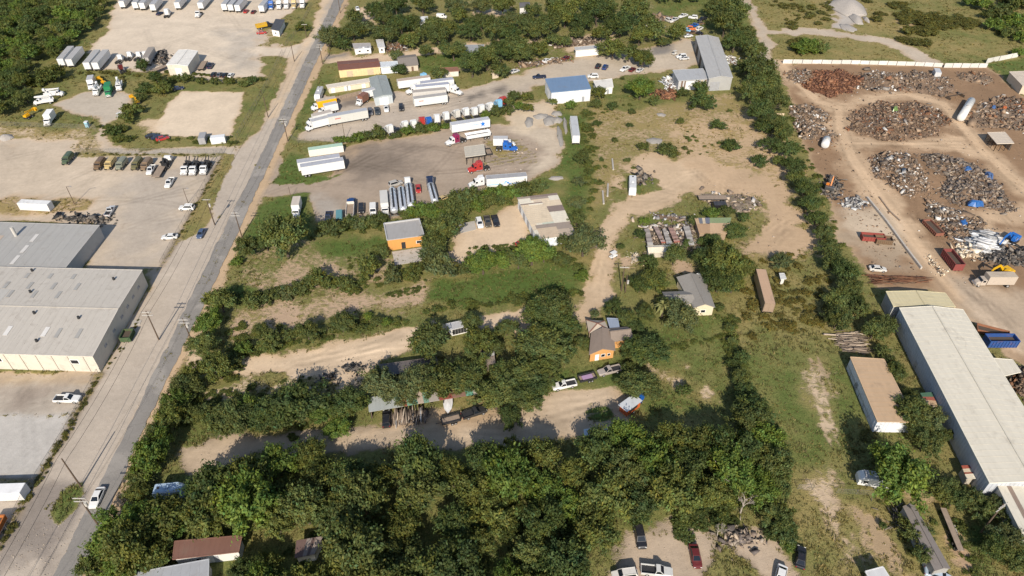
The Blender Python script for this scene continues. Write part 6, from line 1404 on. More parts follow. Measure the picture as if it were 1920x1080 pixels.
park('sedan', 746, 241, 10,-2, BLK, 'black car between the first two hedge row tractors', 'parked cars')
t = trailer_at((917,229), (846,240), WHT, 'white trailer with a blue star on its side', 'trailers of the truck yard', (.42,.43,.46))
star = MB(); pts = [(( -5.0 + 1.25*(1 if k%2==0 else .4)*math.sin(k*math.pi/5)), 1.335, 2.7 + 1.25*(1 if k%2==0 else .4)*math.cos(k*math.pi/5)) for k in range(10)]
obj('star_emblem', star.poly(pts, (0,-.03,0)).mesh('star_emblem', M_PAINT), t, color=(.01,.16,.55)); mark(t, -3.6, .0, 2.75, 3.0, (.2,.4,.65), 1, n=9)
park('semi', 853, 260, -14, 4, WHT, 'white semi tractor with maroon roof and empty hitch', 'semi tractors', {'sleeper': (.2,.015,.06)}); park('dump_trailer', 896, 253, -24, 4, (.74,.75,.76), 'white open dump trailer below the star trailer', None)
park('semi', 951, 273, 14, 1, BLUE, 'bright blue semi tractor facing right beside the tan canopy', 'semi tractors'); park('box_truck', 948, 265, 12, 0, WHT, 'white box truck behind the bright blue tractor', 'trucks of the truck yard', {'roof': (.42,.42,.43)})
park('semi', 896, 311, -15, 3, RED, 'red semi tractor facing left below the tan canopy', 'semi tractors')
park('semi', 899, 339, -16, 3, WHT, 'white semi tractor pulling the blue-striped trailer', 'semi tractors'); t = trailer_at((987,335), (912,341), WHT, 'white trailer with blue wave stripes behind the white semi', 'trailers of the truck yard', (.3,.3,.31))
for x0,x1,z0,z1,c in ((1.0,7.9,1.75,2.0,(.3,.55,.75)),(-7.9,-.6,1.75,2.0,(.03,.2,.55)),(-.8,.0,2.0,2.5,(.05,.25,.6)),(.0,.8,2.5,3.0,(.25,.5,.7)),(.5,1.1,2.0,2.45,(.3,.55,.75))): obj('stripe', MB().box(x0,x1,1.315,1.335,z0,z1).mesh('stripe', M_PAINT), t, color=c)
mark(t, -3.4, -1.2, 3.1, 3.3, (.45,.45,.5), 1)
park('short_box', 900, 266, 8,-1, WHT, 'x') if False else None
park('utility', 916, 285, 4, 8, WHT, 'small open trailer with white and orange junk beside the tan canopy', None)
trailer_at((565,319), (645,306), WHT, 'white trailer on the grass island, front one', 'trailers of the truck yard', (.36,.37,.41)); trailer_at((559,311), (638,299), WHT, 'white trailer on the grass island, rear one', 'trailers of the truck yard', (.36,.37,.41))
park('container', 611, 279, 28,-4, (.68,.66,.6), 'cream container with pale green roof at the truck yard edge', None, {'roof': (.36,.5,.4)}, 1.2)
park('box_truck', 555, 390, -3, 14, WHT, 'white box truck on the green grass near the road', 'trucks of the truck yard', {'roof': (.5,.44,.38)})
park('pickup', 615, 405, -2, 12, NAVY, 'dark blue pickup, leftmost in the lower truck yard row', 'parked pickups'); park('van', 636, 401, 0,-12, TEAL, 'teal van beside the blue-cabbed dump truck', None, None, 1.25)
park('dump_truck', 657, 387, 1,-14, (.6,.56,.5), 'long dump truck with blue cab in the truck yard row', None, {'cab': DBLUE, 'hood': DBLUE}, 1.3)
park('suv', 677, 388, 0, 12, BLK, 'black car between dump truck and white van', 'parked cars'); park('van', 699, 390, 0, 12, WHT, 'white van in the lower truck yard row', None); park('straight', 721, 382, 1, 14, (.55,.55,.54), 'pale flatbed truck left of the tank trailers', 'trucks of the truck yard', {'roof': (.5,.49,.46)})
for i,(a,b) in enumerate([((740,401),(735,351)),((757,398),(751,350)),((771,388),(766,346)),((816,380),(807,346))]):
    trailer_at(a, b, SILV, f'silver tank trailer, {nth(i)} from left in the truck yard', 'tank trailers', None, 'tanker', 12.5)
park('daycab', 764, 339, -1,-12, WHT, 'white and red tractor on the third tank trailer', 'semi tractors', {'hood': RED}); park('semi', 806, 338, -2,-12, NAVY, 'dark blue tractor on the fourth tank trailer', 'semi tractors', None, .8)
park('suv', 741, 341, 14,-4, (.36,.35,.33), 'silver car across the noses of the tank trailers', 'parked cars'); park('sedan', 784, 351, 1, 12, RED, 'dark red car between the tank trailers', 'parked cars'); park('sedan', 831, 369, 6,-3, SAND, 'small yellow vehicle half in the hedge', 'parked cars')
park('suv', 899, 415, 4, 12, WHT, 'white car in the row of wrecks by the concrete slab', 'parked cars'); park('pickup', 914, 413, 3, 12, (.08,.07,.055), 'rusty stripped pickup in the middle of the wreck row', 'parked pickups'); park('pickup', 929, 412, 4, 12, BLK, 'black stripped pickup, rightmost of the wreck row', 'parked pickups')
park('sedan', 974, 455, 8,-2, RED, 'red mower-sized car by the tree below the patchwork roof', 'parked cars', None, .5)
# far lane
park('pickup', 1011, 142, -16, 1, NAVY, 'dark pickup on the lane above the blue-roofed building', 'parked pickups'); park('suv', 1112, 140, -14, 0, WHT, 'white car on the lane right of the dark pickup', 'parked cars'); park('suv', 1122, 121, 8,-10, BLK, 'black car, left of the pair on the upper lane', 'parked cars'); park('suv', 1135, 123, 8,-10, DBLUE, 'dark blue car, right of the pair on the upper lane', 'parked cars')
park('pickup', 1172, 127, -12, 6, WHT, 'white pickup under the tree on the lane', 'parked pickups'); park('sedan', 1186, 128, 8,-6, DRED, 'dark red car under the tree on the lane', 'parked cars'); park('sedan', 1200, 129, 8,-5, SILV, 'silver car right of the dark red one on the lane', 'parked cars')
park('camper', 1224, 44, 12, 1, WHT, 'white camper left in the wrecked car yard', 'campers')
for x,y,c,n in [(1239,47,NAVY,'dark blue car beside the far white camper'),(1255,36,OFFW,'pale wreck above the far white camper'),(1265,35,SILV,'silver wreck left of the two far white cars'),(1281,28,WHT,'white car, left of the two farthest'),(1300,30,WHT,'white car, right of the two farthest'),(1317,34,BLK,'black wreck at the far hedgerow'),(1312,42,BRN,'rusty wreck at the far hedgerow'),(1302,46,BLUE,'blue wreck in the far wreck cluster'),(1289,54,LBLUE,'light blue wreck in the far wreck cluster'),(1297,51,ORG,'orange wreck in the far wreck cluster'),(1312,51,WHT,'white wreck in the far wreck cluster'),(1310,60,BLK,'black wreck nearest the grey workshop'),(1291,65,WHT,'white wreck nearest the grey workshop'),(1298,60,BRN,'brown wreck in the far wreck cluster')]:
    park(random.choice(['sedan','pickup','suv']), x, y, random.choice([-10,10]), random.uniform(-5,5), c, n, 'far wrecked cars')
park('suv', 1278, 103, -12, 1, WHT, 'white car on the pale yard by the grey workshop', 'parked cars'); park('sedan', 1283, 107, -12, 1, SILV, 'silver car beside the white one by the grey workshop', 'parked cars'); park('cart', 1265, 99, -6, 2, OFFW, 'small pale cart in the grey workshop yard')
trailer_at((1080,262), (1075,225), WHT, 'narrow white trailer with grey roof along the green strip', 'trailers of the dry field', (.42,.43,.44)); park('sedan', 965, 131, 6,-2, SILV, 'silver car in the lane hedge', 'parked cars'); park('sedan', 1025, 111, 10,-4, WHT, 'white car by the far grove hedge', 'parked cars'); park('sedan', 1062, 106, 8,-4, DRED, 'dark red car at the end of the lane hedge', 'parked cars')
park('long_camper', 1186, 347, 0, 14, WHT, 'white box camper alone in the dirt yard', 'campers', {'roof': (.55,.56,.57)})
park('flatbed', 1336, 371, -20, 0, OFFW, 'white wrecked truck chassis on the junk island', None, {'deck': OFFW}, .75); park('short_box', 1349, 386, 8, 0, BLK, 'black box on legs below the wrecked chassis', None, {'roof': (.04,.04,.045)}, .8)
park('cart', 1150, 478, -6, 3, WHT, 'white golf cart on the central drive')
trailer_at((1441,577), (1424,513), (.3,.22,.16), 'tan-topped trailer standing in tall grass by the hedgerow', None, (.43,.29,.19))
# near lots
park('pickup', 1058, 719, -24, 5, WHT, 'white pickup with black bed on the turning circle', 'parked pickups'); park('utility', 1101, 708, -20, 5, BLK, 'black trailer with purple load behind the white pickup', None); obj('cargo', MB().box(-1.3,1.3,-.6,.6,.63,1.0).mesh('cargo', M_PAINT), bpy.data.objects['utility_trailer.001'], color=(.36,.24,.36))
park('pickup', 1143, 692, -20, 5, (.33,.29,.26), 'old grey-brown pickup beside the lawn tree', 'parked pickups')
p = G(1181,762,1.3); e = empty('food_trailer', (p.x,p.y,0), R(40)); tag(e, 'orange food trailer with grey metal roof on the turning circle', 'trailer')
for nm,me,cl in [('body', MB().box(-2.2,2.2,-1.1,1.1,.5,2.5).mesh('body', M_PAINT),(.55,.11,.03)),('roof', MB().box(-2.6,2.5,-1.35,1.35,2.51,2.6).mesh('roof', M_SHEET),(.48,.5,.52)),('serving_hatch', MB().box(-1.2,1.2,-1.16,-1.09,1.2,2.1).mesh('serving_hatch', M_DARK),None),('hitch', MB().beam((2.2,0,.5),(3.4,0,.5),.12,.12).mesh('hitch', M_DARK),None)]: obj(nm, me, e, color=cl)
for s in (1,-1): obj('wheel', W_CAR, e, (0,s*1.2,.34))
park('boat', 1199, 745, 8,-12, BLUE, 'blue-covered boat behind the orange food trailer', None, None, .8)
park('boat', 840, 757, 0, 14, WHT, 'white boat on a trailer in front of the long shed'); park('suv', 724, 782, 0,-14, BLK, 'black car nosed into the long shed', 'parked cars', {'body': BLK}); park('pickup', 889, 771, 18,-6, (.03,.03,.03), 'black pickup beside the long shed', 'parked pickups'); park('utility', 845, 787, -16, 4, BRN, 'rusty utility trailer with junk below the white boat', None)
park('camper', 317, 920, 20,-2, (.36,.47,.58), 'white camper near the road, bluish shade painted into its colour', 'campers', {'roof': (.33,.43,.54)}, .85)  # shell and roof colours darkened and blued to stand for tree shade
park('suv', 1201, 1003, 3, 14, BLK, 'black car at the upper edge of the lower dirt yard', 'parked cars'); park('suv', 1172, 1074, -16, 2, OFFW, 'white car at the bottom edge of the lower dirt yard', 'parked cars'); park('pickup', 1232, 1068, 18, 2, WHT, 'white flatbed pickup beside the white car at the bottom', 'parked pickups', {'body': (.5,.5,.48)}); park('sedan', 1305, 1040, 3, 14, DRED, 'dark red car half under a tree in the lower dirt yard', 'parked cars')
park('sedan', 1503, 1042, 1,-12, BLK, 'black car on the grass beside the worn track', 'parked cars'); park('sedan', 1465, 1078, -2, 10, WHT, 'white car at the bottom edge beside the wood', 'parked cars')
park('camper', 1640, 898, -20,-3, WHT, 'white camper under the broad lawn tree', 'campers'); park('flatbed', 1784, 992, -10,-24, GREY, 'narrow dark trailer lying in the lower right yard', None, {'deck': BRN}, .75).scale = (.75, .45, 1); park('sedan', 1762, 1076, 12, 4, (.35,.42,.5), 'pale blue car at the lower right edge', 'parked cars')
# scrapyard machines and bins
park('dumpster', 1637, 444, 14, 1, (.24,.05,.04), 'red scrap bin on the pale scrap plot'); park('dumpster', 1657, 449, 12, 1, BRN, 'brown scrap bin beside the red one', None, None, .7)
park('rolloff', 1750, 426, 14, 14, (.22,.09,.06), 'long rusty open bin beside the haul road'); park('big_bin', 1787, 486, 13, 16, (.2,.05,.045), 'tall dark red scrap bin beside the haul road')
park('big_bin', 1877, 638, 28, 0, (.02,.065,.22), 'blue scrap bin full of metal beside the long building'); park('rolloff', 1862, 621, 24, 6, (.25,.11,.06), 'rusty brown bin behind the blue one')
park('excavator', 1886, 507, -20, 6, (.6,.34,.01), 'yellow excavator at the right edge of the scrapyard'); park('excavator', 1900, 444, -18, 10, (.015,.12,.42), 'blue grapple machine among the white metal scrap'); park('straight', 1862, 523, -20, 0, (.42,.36,.3), 'tan-topped truck below the yellow excavator', None, {'roof': (.43,.36,.28)}); park('excavator', 1556, 350, 4,-14, (.5,.16,.02), 'dark orange wheeled grapple by the hedgerow', None, {'engine_house': (.06,.06,.06)}, .6)
park('short_box', 1757, 136, 5, 12, SILV, 'grey metal box beside the far white fence', None, {'roof': (.45,.46,.48)}); park('sedan', 1647, 501, 12, 1, OFFW, 'pale crushed car on the lower scrap plot', 'parked cars')
# tanks
def tank(name, label, a, b, r, z, col, legs=True):
    A_, B_ = G(*a,z), G(*b,z); o = Vector((A_.x,A_.y,0)); e = empty(name, o); tag(e, label, 'tank'); d = (B_-A_).normalized(); A_ = A_-o; B_ = B_-o
    mb = MB(); side = d.cross(Vector((0,0,1))).normalized(); up = side.cross(d); n = 18
    rg = lambda p,k: [p + side*(k*math.cos(2*math.pi*i/n)) + up*(k*math.sin(2*math.pi*i/n)) for i in range(n)]
    mb.loft([rg(A_-d*.35,r*.35),rg(A_-d*.2,r*.75),rg(A_,r),rg(B_,r),rg(B_+d*.2,r*.75),rg(B_+d*.35,r*.35)][::-1]); obj('shell', mb.mesh('shell', M_SHEET, True), e, color=col)
    for t in (.2,.8):
        p = A_.lerp(B_,t); obj('saddle', MB().box(p.x-r*.8,p.x+r*.8,p.y-.2,p.y+.2,0,max(.2,z-r*.7)).mesh('saddle', M_CONC), e)
    p = A_.lerp(B_,.5); obj('manhole', MB().cyl((p.x,p.y,z+r*.95),(p.x,p.y,z+r+.25),.35,.35,10).mesh('manhole', M_ARM), e)
tank('storage_tank', 'big white cylindrical tank lying in the far scrapyard', (1802,221), (1821,189), 1.45, 1.6, (.6,.59,.56)); tank('storage_tank', 'short white tank beside the pale scrap near the hedgerow', (1547,272), (1550,261), 1.4, 1.5, (.55,.55,.54))
b = G(1786,196); tag(obj('steel_trough', MB().add([(-4,-1,2.2),(4,-1,2.2),(4,1,1.0),(-4,1,1.0),(-4,-1,2.0),(4,-1,2.0),(4,1,.8),(-4,1,.8)],[(0,1,2,3),(7,6,5,4),(0,4,5,1),(1,5,6,2),(2,6,7,3),(3,7,4,0)]).box(-3.8,-3.5,-1,.9,0,1).box(3.5,3.8,-1,.9,0,1).mesh('steel_trough', M_BARK), None, (b.x+4,b.y+6,0), R(20)), 'dark rusty steel plate propped behind the big white tank', 'steel plate')
# portable toilet
p = G(165,238); e = empty('portable_toilet', p); tag(e, 'blue and white portable toilet by the lift yard fence', 'toilet'); obj('cabin', MB().box(-.6,.6,-.6,.6,0,2.1).mesh('cabin', M_PAINT), e, color=(.25,.45,.55)); obj('roof', MB().poly([(-.65,-.65,2.1),(.65,-.65,2.1),(.65,.65,2.1),(-.65,.65,2.1)],(0,0,.15)).mesh('roof', M_PAINT), e, color=WHT); obj('door', MB().box(-.4,.4,-.65,-.605,.1,1.95).mesh('door', M_PAINT), e, color=(.3,.5,.6))

# ---------------------------------------------------------------- heaps
ell = lambda cx,cy,rx,ry,n=16,s=0,j=.18: [(cx+rx*math.cos(2*math.pi*i/n)*(1+j*math.sin(3.7*i+s)), cy+ry*math.sin(2*math.pi*i/n)*(1+j*math.sin(2.9*i+s))) for i in range(n)]
heap('scrap_heap', 'brown oval scrap heap in the middle of the haul road ring', ell(1683,228,94,37,16,1,.12), 1.6, 3600, 'mixed', (.18,1.25), base=(.21,.14,.09), seed=1)
heap('scrap_heap', 'rust-red brush-like scrap heap below the far white fence', ell(1558,155,54,24,16,2), 2.2, 2600, 'rust', (.2,1.3), base=(.13,.06,.035), seed=2)
heap('scrap_heap', 'mixed scrap stretching right of the rust-red heap', [(1612,138),(1640,134),(1700,138),(1750,135),(1780,150),(1790,170),(1765,182),(1735,176),(1690,172),(1640,172),(1612,165)], 2.2, 2100, 'pale', (.18,1.25), base=(.24,.165,.11), seed=3)
heap('scrap_heap', 'pale scrap left of the rust-red heap', ell(1502,143,26,12,14,3), 1.6, 700, 'pale', (.25,1.4), seed=4)
heap('scrap_heap', 'pale scrap along the hedgerow above the short tank', [(1480,200),(1510,198),(1550,212),(1556,225),(1530,230),(1565,250),(1560,266),(1540,262),(1510,262),(1490,240)], 1.8, 1300, 'pale', (.3,1.8), seed=5)
heap('scrap_heap', 'large scrap heap with white bits, left half below the ring', [(1632,300),(1660,286),(1700,288),(1722,310),(1745,345),(1738,362),(1700,368),(1672,350),(1660,335),(1640,335)], 2.8, 2300, 'pale', (.18,1.25), base=(.21,.14,.09), seed=6)
heap('scrap_heap', 'large scrap heap with blue pieces, right half below the ring', [(1725,290),(1760,288),(1830,310),(1870,345),(1908,395),(1880,398),(1830,385),(1780,382),(1760,360),(1775,335),(1740,315)], 2.8, 3000, 'blue', (.18,1.25), base=(.21,.14,.09), seed=7)
heap('scrap_heap', 'strewn scrap between the haul road and the white metal', [(1735,372),(1790,392),(1850,420),(1830,450),(1800,462),(1770,440),(1745,400)], 1.0, 1700, 'pale', (.18,1.25), seed=8)
heap('metal_heap', 'bright white heap of long metal strips', ell(1845,456,28,17,14,1), 2.0, 900, 'white', (.6,4.5), 'metal heap', (.3,.28,.26), seed=9, slim=.09, yaw=-28)
heap('scrap_heap', 'dark scrap below the white metal heap', [(1830,480),(1870,470),(1930,465),(1930,500),(1870,496),(1840,492)], 1.2, 1000, 'dark', (.18,1.25), seed=10)
heap('scrap_heap', 'scrap spread behind the far right tank', [(1790,135),(1850,140),(1865,150),(1850,160),(1800,150)], .5, 260, 'mixed', (.3,1.4), base=(.26,.19,.13), seed=11)
heap('scrap_heap', 'scattered scrap right of the big white tank', [(1835,195),(1880,180),(1930,190),(1930,250),(1880,240),(1830,240),(1810,228)], .4, 900, 'mixed', (.3,1.8), base=(.26,.19,.13), seed=12)
heap('scrap_heap', 'low dark scrap by the orange grapple', ell(1560,352,16,20,12,2), .8, 380, 'dark', (.3,1.5), base=(.24,.165,.11), seed=13)
heap('scrap_heap', 'flattened bluish sheet pile on the scrap plot', ell(1600,380,20,10,12,2), .2, 260, 'grey', (.5,1.8), base=(.2,.2,.22), seed=14, thin=.06)
heap('pipe_pile', 'long rusty pipes stacked above the yellowish roof', [(1625,517),(1690,518),(1740,522),(1742,530),(1680,534),(1640,536)], .7, 300, 'rust', (.8,4.2), 'pipe pile', seed=15, slim=.03, yaw=-4, fringe=0)
heap('scrap_heap', 'metal scrap heaped against the pale canopy', [(1893,700),(1930,700),(1930,740),(1905,738)], 1.6, 450, 'mixed', (.3,1.8), seed=16)
heap('lumber_pile', 'rows of stacked lumber above the tan-roofed building', [(1566,628),(1608,624),(1625,652),(1625,665),(1580,658),(1568,645)], 1.0, 300, 'lumber', (.6,3.2), 'lumber pile', (.2,.16,.13), seed=17, slim=.07, yaw=-3, fringe=.3)
heap('lumber_pile', 'planks leaning in front of the long open shed', [(728,775),(800,765),(810,780),(790,792),(735,800)], .5, 320, 'lumber', (.8,4.0), 'lumber pile', (.26,.2,.15), seed=18, slim=.06, yaw=97, fringe=0)
heap('junk_pile', 'junk scattered among the narrow shed roofs', [(1205,425),(1300,420),(1306,465),(1215,476)], .5, 900, 'lumber', (.3,2.2), 'junk', (.22,.18,.14), seed=19, slim=.25)
heap('junk_pile', 'junk on the upper edge of the junk island', [(1225,400),(1290,405),(1290,415),(1225,410)], .3, 90, 'grey', (.3,1.4), 'junk', seed=20)
heap('junk_pile', 'dark junk round the wrecked chassis', [(1310,362),(1400,365),(1430,378),(1400,400),(1340,398)], .2, 220, 'lumber', (.3,2.0), 'junk', (.3,.24,.18), seed=21)
heap('junk_pile', 'rusty junk beside the lone box camper', ell(1200,333,12,12,12,1), .8, 260, 'dark', (.3,1.8), 'junk', seed=22)
heap('rubble_pile', 'pale rubble pile below the narrow junk sheds', ell(1191,484,8,8,12,1), .9, 200, 'tan', (.2,.8), 'rubble', (.45,.4,.34), seed=23)
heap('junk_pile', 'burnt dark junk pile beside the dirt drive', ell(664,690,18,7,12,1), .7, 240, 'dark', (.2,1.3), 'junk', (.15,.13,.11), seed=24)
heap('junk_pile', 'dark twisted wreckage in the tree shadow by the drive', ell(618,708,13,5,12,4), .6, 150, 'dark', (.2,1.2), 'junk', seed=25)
heap('junk_pile', 'junk heap with blue pieces in the lower right dirt yard', ell(1383,1008,24,16,12,2), .7, 420, 'blue', (.2,1.4), 'junk', (.2,.17,.14), seed=26)
heap('junk_pile', 'scrap pile between the brown trailer and tall white building', ell(303,109,12,12,12,2), 1.4, 420, 'dark', (.3,1.6), 'junk', seed=27)
heap('pallet_stack', 'row of dark crates along the warehouse back wall', [(112,407),(205,408),(210,416),(150,415),(112,412)], .8, 300, 'dark', (.7,1.4), 'crates', (.1,.09,.08), seed=28)
heap('junk_pile', 'white bags and junk left of the grey workshop annex', [(1244,148),(1262,144),(1268,165),(1250,168)], 1.3, 320, 'white', (.3,1.2), 'junk', seed=29)
heap('lumber_pile', 'rusty sheets and boards below the grey workshop annex', [(1228,172),(1262,170),(1266,184),(1232,187)], .8, 260, 'rust', (.5,2.5), 'lumber pile', seed=30, slim=.2)
heap('junk_pile', 'white junk between grey workshop and hedgerow', [(1358,105),(1378,108),(1386,122),(1366,118)], .6, 160, 'white', (.3,1.4), 'junk', seed=31)
heap('junk_pile', 'clutter along the hedge of the upper lane', [(970,120),(1060,108),(1066,114),(975,128)], .6, 420, 'pale', (.3,1.8), 'junk', seed=32)
heap('junk_pile', 'clutter round the far mobile homes', [(1030,78),(1110,70),(1130,60),(1120,82),(1040,92)], .5, 420, 'lumber', (.3,2.2), 'junk', seed=33)
heap('junk_pile', 'wrecks and parts in the far wreck yard', [(1228,30),(1260,32),(1260,40),(1228,40)], .8, 260, 'pale', (.4,2.0), 'junk', seed=34)
heap('junk_pile', 'clutter by the mobile homes under the upper trees', [(725,82),(760,80),(765,95),(728,98)], .5, 300, 'mixed', (.3,1.6), 'junk', seed=35)
heap('lumber_pile', 'scrap lumber beside the mobile home at lower right', [(1672,965),(1700,960),(1710,990),(1690,995)], .6, 240, 'dark', (.4,2.2), 'lumber pile', seed=36, slim=.1)
heap('rubble_strip', 'line of grey rubble along the haul road verge', [(1740,480),(1752,490),(1768,512),(1760,512),(1745,495)], .4, 160, 'tan', (.3,1.0), 'rubble', seed=37)
heap('rubble_strip', 'tan rubble strewn below the white metal heap', ell(1815,470,22,12,12,2), .5, 420, 'tan', (.3,1.5), 'rubble', (.36,.28,.2), seed=38)
heap('scrap_litter', 'small scrap litter strewn over the bare scrapyard earth', [(1490,135),(1850,135),(1925,230),(1925,500),(1800,540),(1700,430),(1600,290),(1520,210)], 0, 1500, 'pale', (.12,.7), 'litter', seed=41)
heap('scrap_litter', 'small scrap litter along the hedgerow side of the scrapyard', [(1500,210),(1560,230),(1600,310),(1690,430),(1720,510),(1630,510),(1560,360)], 0, 520, 'mixed', (.12,.8), 'litter', seed=42)
heap('yard_litter', 'small litter in the upper truck lots', [(620,180),(760,170),(950,155),(960,180),(760,235),(640,260)], 0, 160, 'dark', (.1,.5), 'litter', seed=43)
heap('yard_litter', 'small litter round the tan canopy', [(880,260),(1010,260),(1000,320),(900,320)], 0, 170, 'lumber', (.15,.9), 'litter', seed=44)
heap('yard_litter', 'small litter in the dirt yard round the junk island', [(1150,420),(1300,330),(1450,360),(1480,470),(1300,500),(1170,510)], 0, 260, 'lumber', (.1,.6), 'litter', seed=45)
def _pile_mat(name, c): return plain(name, c, .95, .3, 1.6)
MG_, MS_ = _pile_mat('grey_gravel', (.29,.27,.245)), _pile_mat('pale_gravel', (.34,.31,.28))
for i,(c,rx,ry,hh,lab) in enumerate([((992,229),9,9,1.6,'by itself on the left'),((1014,218),13,6,1.4,'second from left'),((1030,226),12,9,1.8,'largest in the group'),((1044,213),9,6,1.3,'at the back'),((1045,225),9,7,1.5,'rightmost of the round ones'),((1050,256),6,18,1.0,'long one down the truck yard edge'),((1060,235),4,14,.8,'thin one beside the narrow trailer'),((1240,215),8,4,.8,'alone in the dry field'),((1227,264),14,7,.9,'by the round bush in the dry field')]):
    mound('gravel_pile', f'grey gravel pile, {lab}', c, rx, ry, hh*.55, MG_, i, group='gravel piles')
for c,rx,ry,hh,lab in [((1588,14),30,17,4.0,'big pale gravel mound at the top edge'),((1605,36),10,10,1.8,'small pale gravel spur below the big mound'),((1624,37),5,5,1.3,'little gravel cone beside the big mound'),((1590,52),12,8,.6,'low gravel tongue on the far track'),((11,258),14,6,1.2,'white caliche pile at the left edge'),((1043,334),16,4,.4,'tan sand pile by the truck yard hedge')]:
    mound('gravel_mound', lab, c, rx, ry, hh, MS_, hash(lab) % 97)
# loose cones and bits that show singly
for a,b,col,lab in [((1130,358),(1132,382),(.34,.32,.29),'long concrete kerb piece lying in the dry field, left one'),((1140,345),(1139,368),(.36,.34,.31),'long concrete kerb piece lying in the dry field, right one'),((1148,298),(1150,318),(.34,.32,.29),'long concrete pipe lying below the field bush'),((1788,985),(1803,1032),(.5,.49,.47),'long pale pole lying in the lower right yard'),((1855,475),(1872,470),(.6,.6,.6),'white pipe lying right of the white metal heap')]:
    A_, B_ = G(*a,.25), G(*b,.25); tag(obj('long_pipe', MB().cyl(A_, B_, .3, .3, 10).mesh('long_pipe', M_CONC)), lab, 'pipe', 'pipes lying about')
for q,c,lab in [([(1812,375),(1850,378),(1848,386),(1815,384)],(.01,.15,.5),'blue tarp on the lower side of the blue scrap heap'),([(1800,315),(1822,312),(1828,320),(1806,324)],(.015,.13,.42),'blue tarp on top of the blue scrap heap'),([(1795,412),(1812,410),(1818,428),(1800,425)],(.01,.15,.5),'blue tarp among the strewn scrap by the rusty bin'),([(1842,322),(1862,324),(1866,334),(1848,332)],(.05,.12,.3),'faded blue sheet on the right of the blue scrap heap'),([(1673,200),(1684,200),(1686,206),(1674,207)],(.2,.33,.08),'lime green box on the oval scrap heap'),([(1880,200),(1888,200),(1888,205),(1880,205)],(.6,.15,.03),'orange piece right of the big white tank'),([(1858,200),(1868,199),(1869,203),(1858,204)],(.05,.15,.4),'blue sheet right of the big white tank')]:
    P = [G(*p, 1.6 if 'heap' in lab else .4) for p in q]; c0 = sum(P,Vector())/4; mb = MB(); rr = random.Random(len(lab)); n = 7
    pt = []
    for a in range(n):
        for b_ in range(n):
            u, v = a/(n-1), b_/(n-1); p = (P[0]*(1-u)+P[1]*u)*(1-v) + (P[3]*(1-u)+P[2]*u)*v - c0; e_ = min(u,1-u,v,1-v)
            pt.append(p*.8 + Vector((rr.uniform(-.3,.3), rr.uniform(-.3,.3), (.75*min(1,e_*4) + rr.uniform(-.2,.25)) if e_ > 0 else -.7)))
    mb.add(pt, [(a*n+b_, (a+1)*n+b_, (a+1)*n+b_+1, a*n+b_+1) for a in range(n-1) for b_ in range(n-1)])
    tag(obj('tarp', mb.mesh('tarp', M_PAINT), None, c0, 0, tuple(x*.6+.02 for x in c)), lab, 'tarp')

# ---------------------------------------------------------------- weeds and grass tufts over the rough ground
def tufts(n_try, seed):
    r = np.random.default_rng(seed)
    # spread evenly over the picture so that near ground gets as many as far ground
    px, py = r.uniform(-60, 1980, n_try), 1130 - 1160 * r.random(n_try)
    u, v = (px-960)/FPX, (540-py)/FPX; t = -CAM_H/(v*_c-_s); X, Y = u*t, (_c+v*_s)*t
    veg, dry = lookup(X, Y)
    clump = vnoise(X, Y, .12, 77, 3) + vnoise(X, Y, .5, 78, 2)*.6
    keep = (veg > .3) & (r.random(n_try) < np.clip((veg-.25)*1.1 + clump*1.2, 0, 1))
    for cx, cy, cr in CLEAR: keep &= ((X-cx)**2 + (Y-cy)**2 > min(cr, 7)**2*.5)
    X, Y, dry, clump = X[keep], Y[keep], dry[keep], clump[keep]; n = len(X)
    dist = np.hypot(X, Y)
    s = (.22 + .34*r.random(n)**2 + np.clip(clump,0,1)*.5) * (.7 + dist/380)
    k = 6
    a = r.uniform(0, 6.28, (n,k)); lean = r.uniform(.35, 1.1, (n,k)); ln = s[:, None]*r.uniform(.6, 1.2, (n,k))
    bx = X[:, None] + r.normal(size=(n,k))*s[:, None]*.35; by = Y[:, None] + r.normal(size=(n,k))*s[:, None]*.35
    tx, ty, tz = bx + np.cos(a)*np.sin(lean)*ln, by + np.sin(a)*np.sin(lean)*ln, np.cos(lean)*ln*.9
    wx, wy = -np.sin(a)*s[:, None]*.22, np.cos(a)*s[:, None]*.22
    V = np.stack([np.stack([bx-wx, by-wy, np.full_like(bx,-.02)], 2), np.stack([bx+wx, by+wy, np.full_like(bx,-.02)], 2), np.stack([tx, ty, tz], 2)], 2).reshape(-1,3)
    F = np.arange(len(V)).reshape(-1,3)
    d = np.clip(dry + r.normal(size=n)*.18, 0, 1)[:, None]
    c = np.array([.1,.12,.036])*(1-d) + np.array([.29,.235,.11])*d
    c = c*(.65+.7*r.random((n,1)))
    c = np.repeat(np.concatenate([c, np.ones((n,1))], 1), k*3, axis=0)
    return np_mesh('grass_tufts', V, F, M_LEAF, (('leaf', c),))
tag(obj('grass_tufts', tufts(130000, 5)), 'tufts of rough grass and weeds all over the open ground', 'grass', kind='stuff')
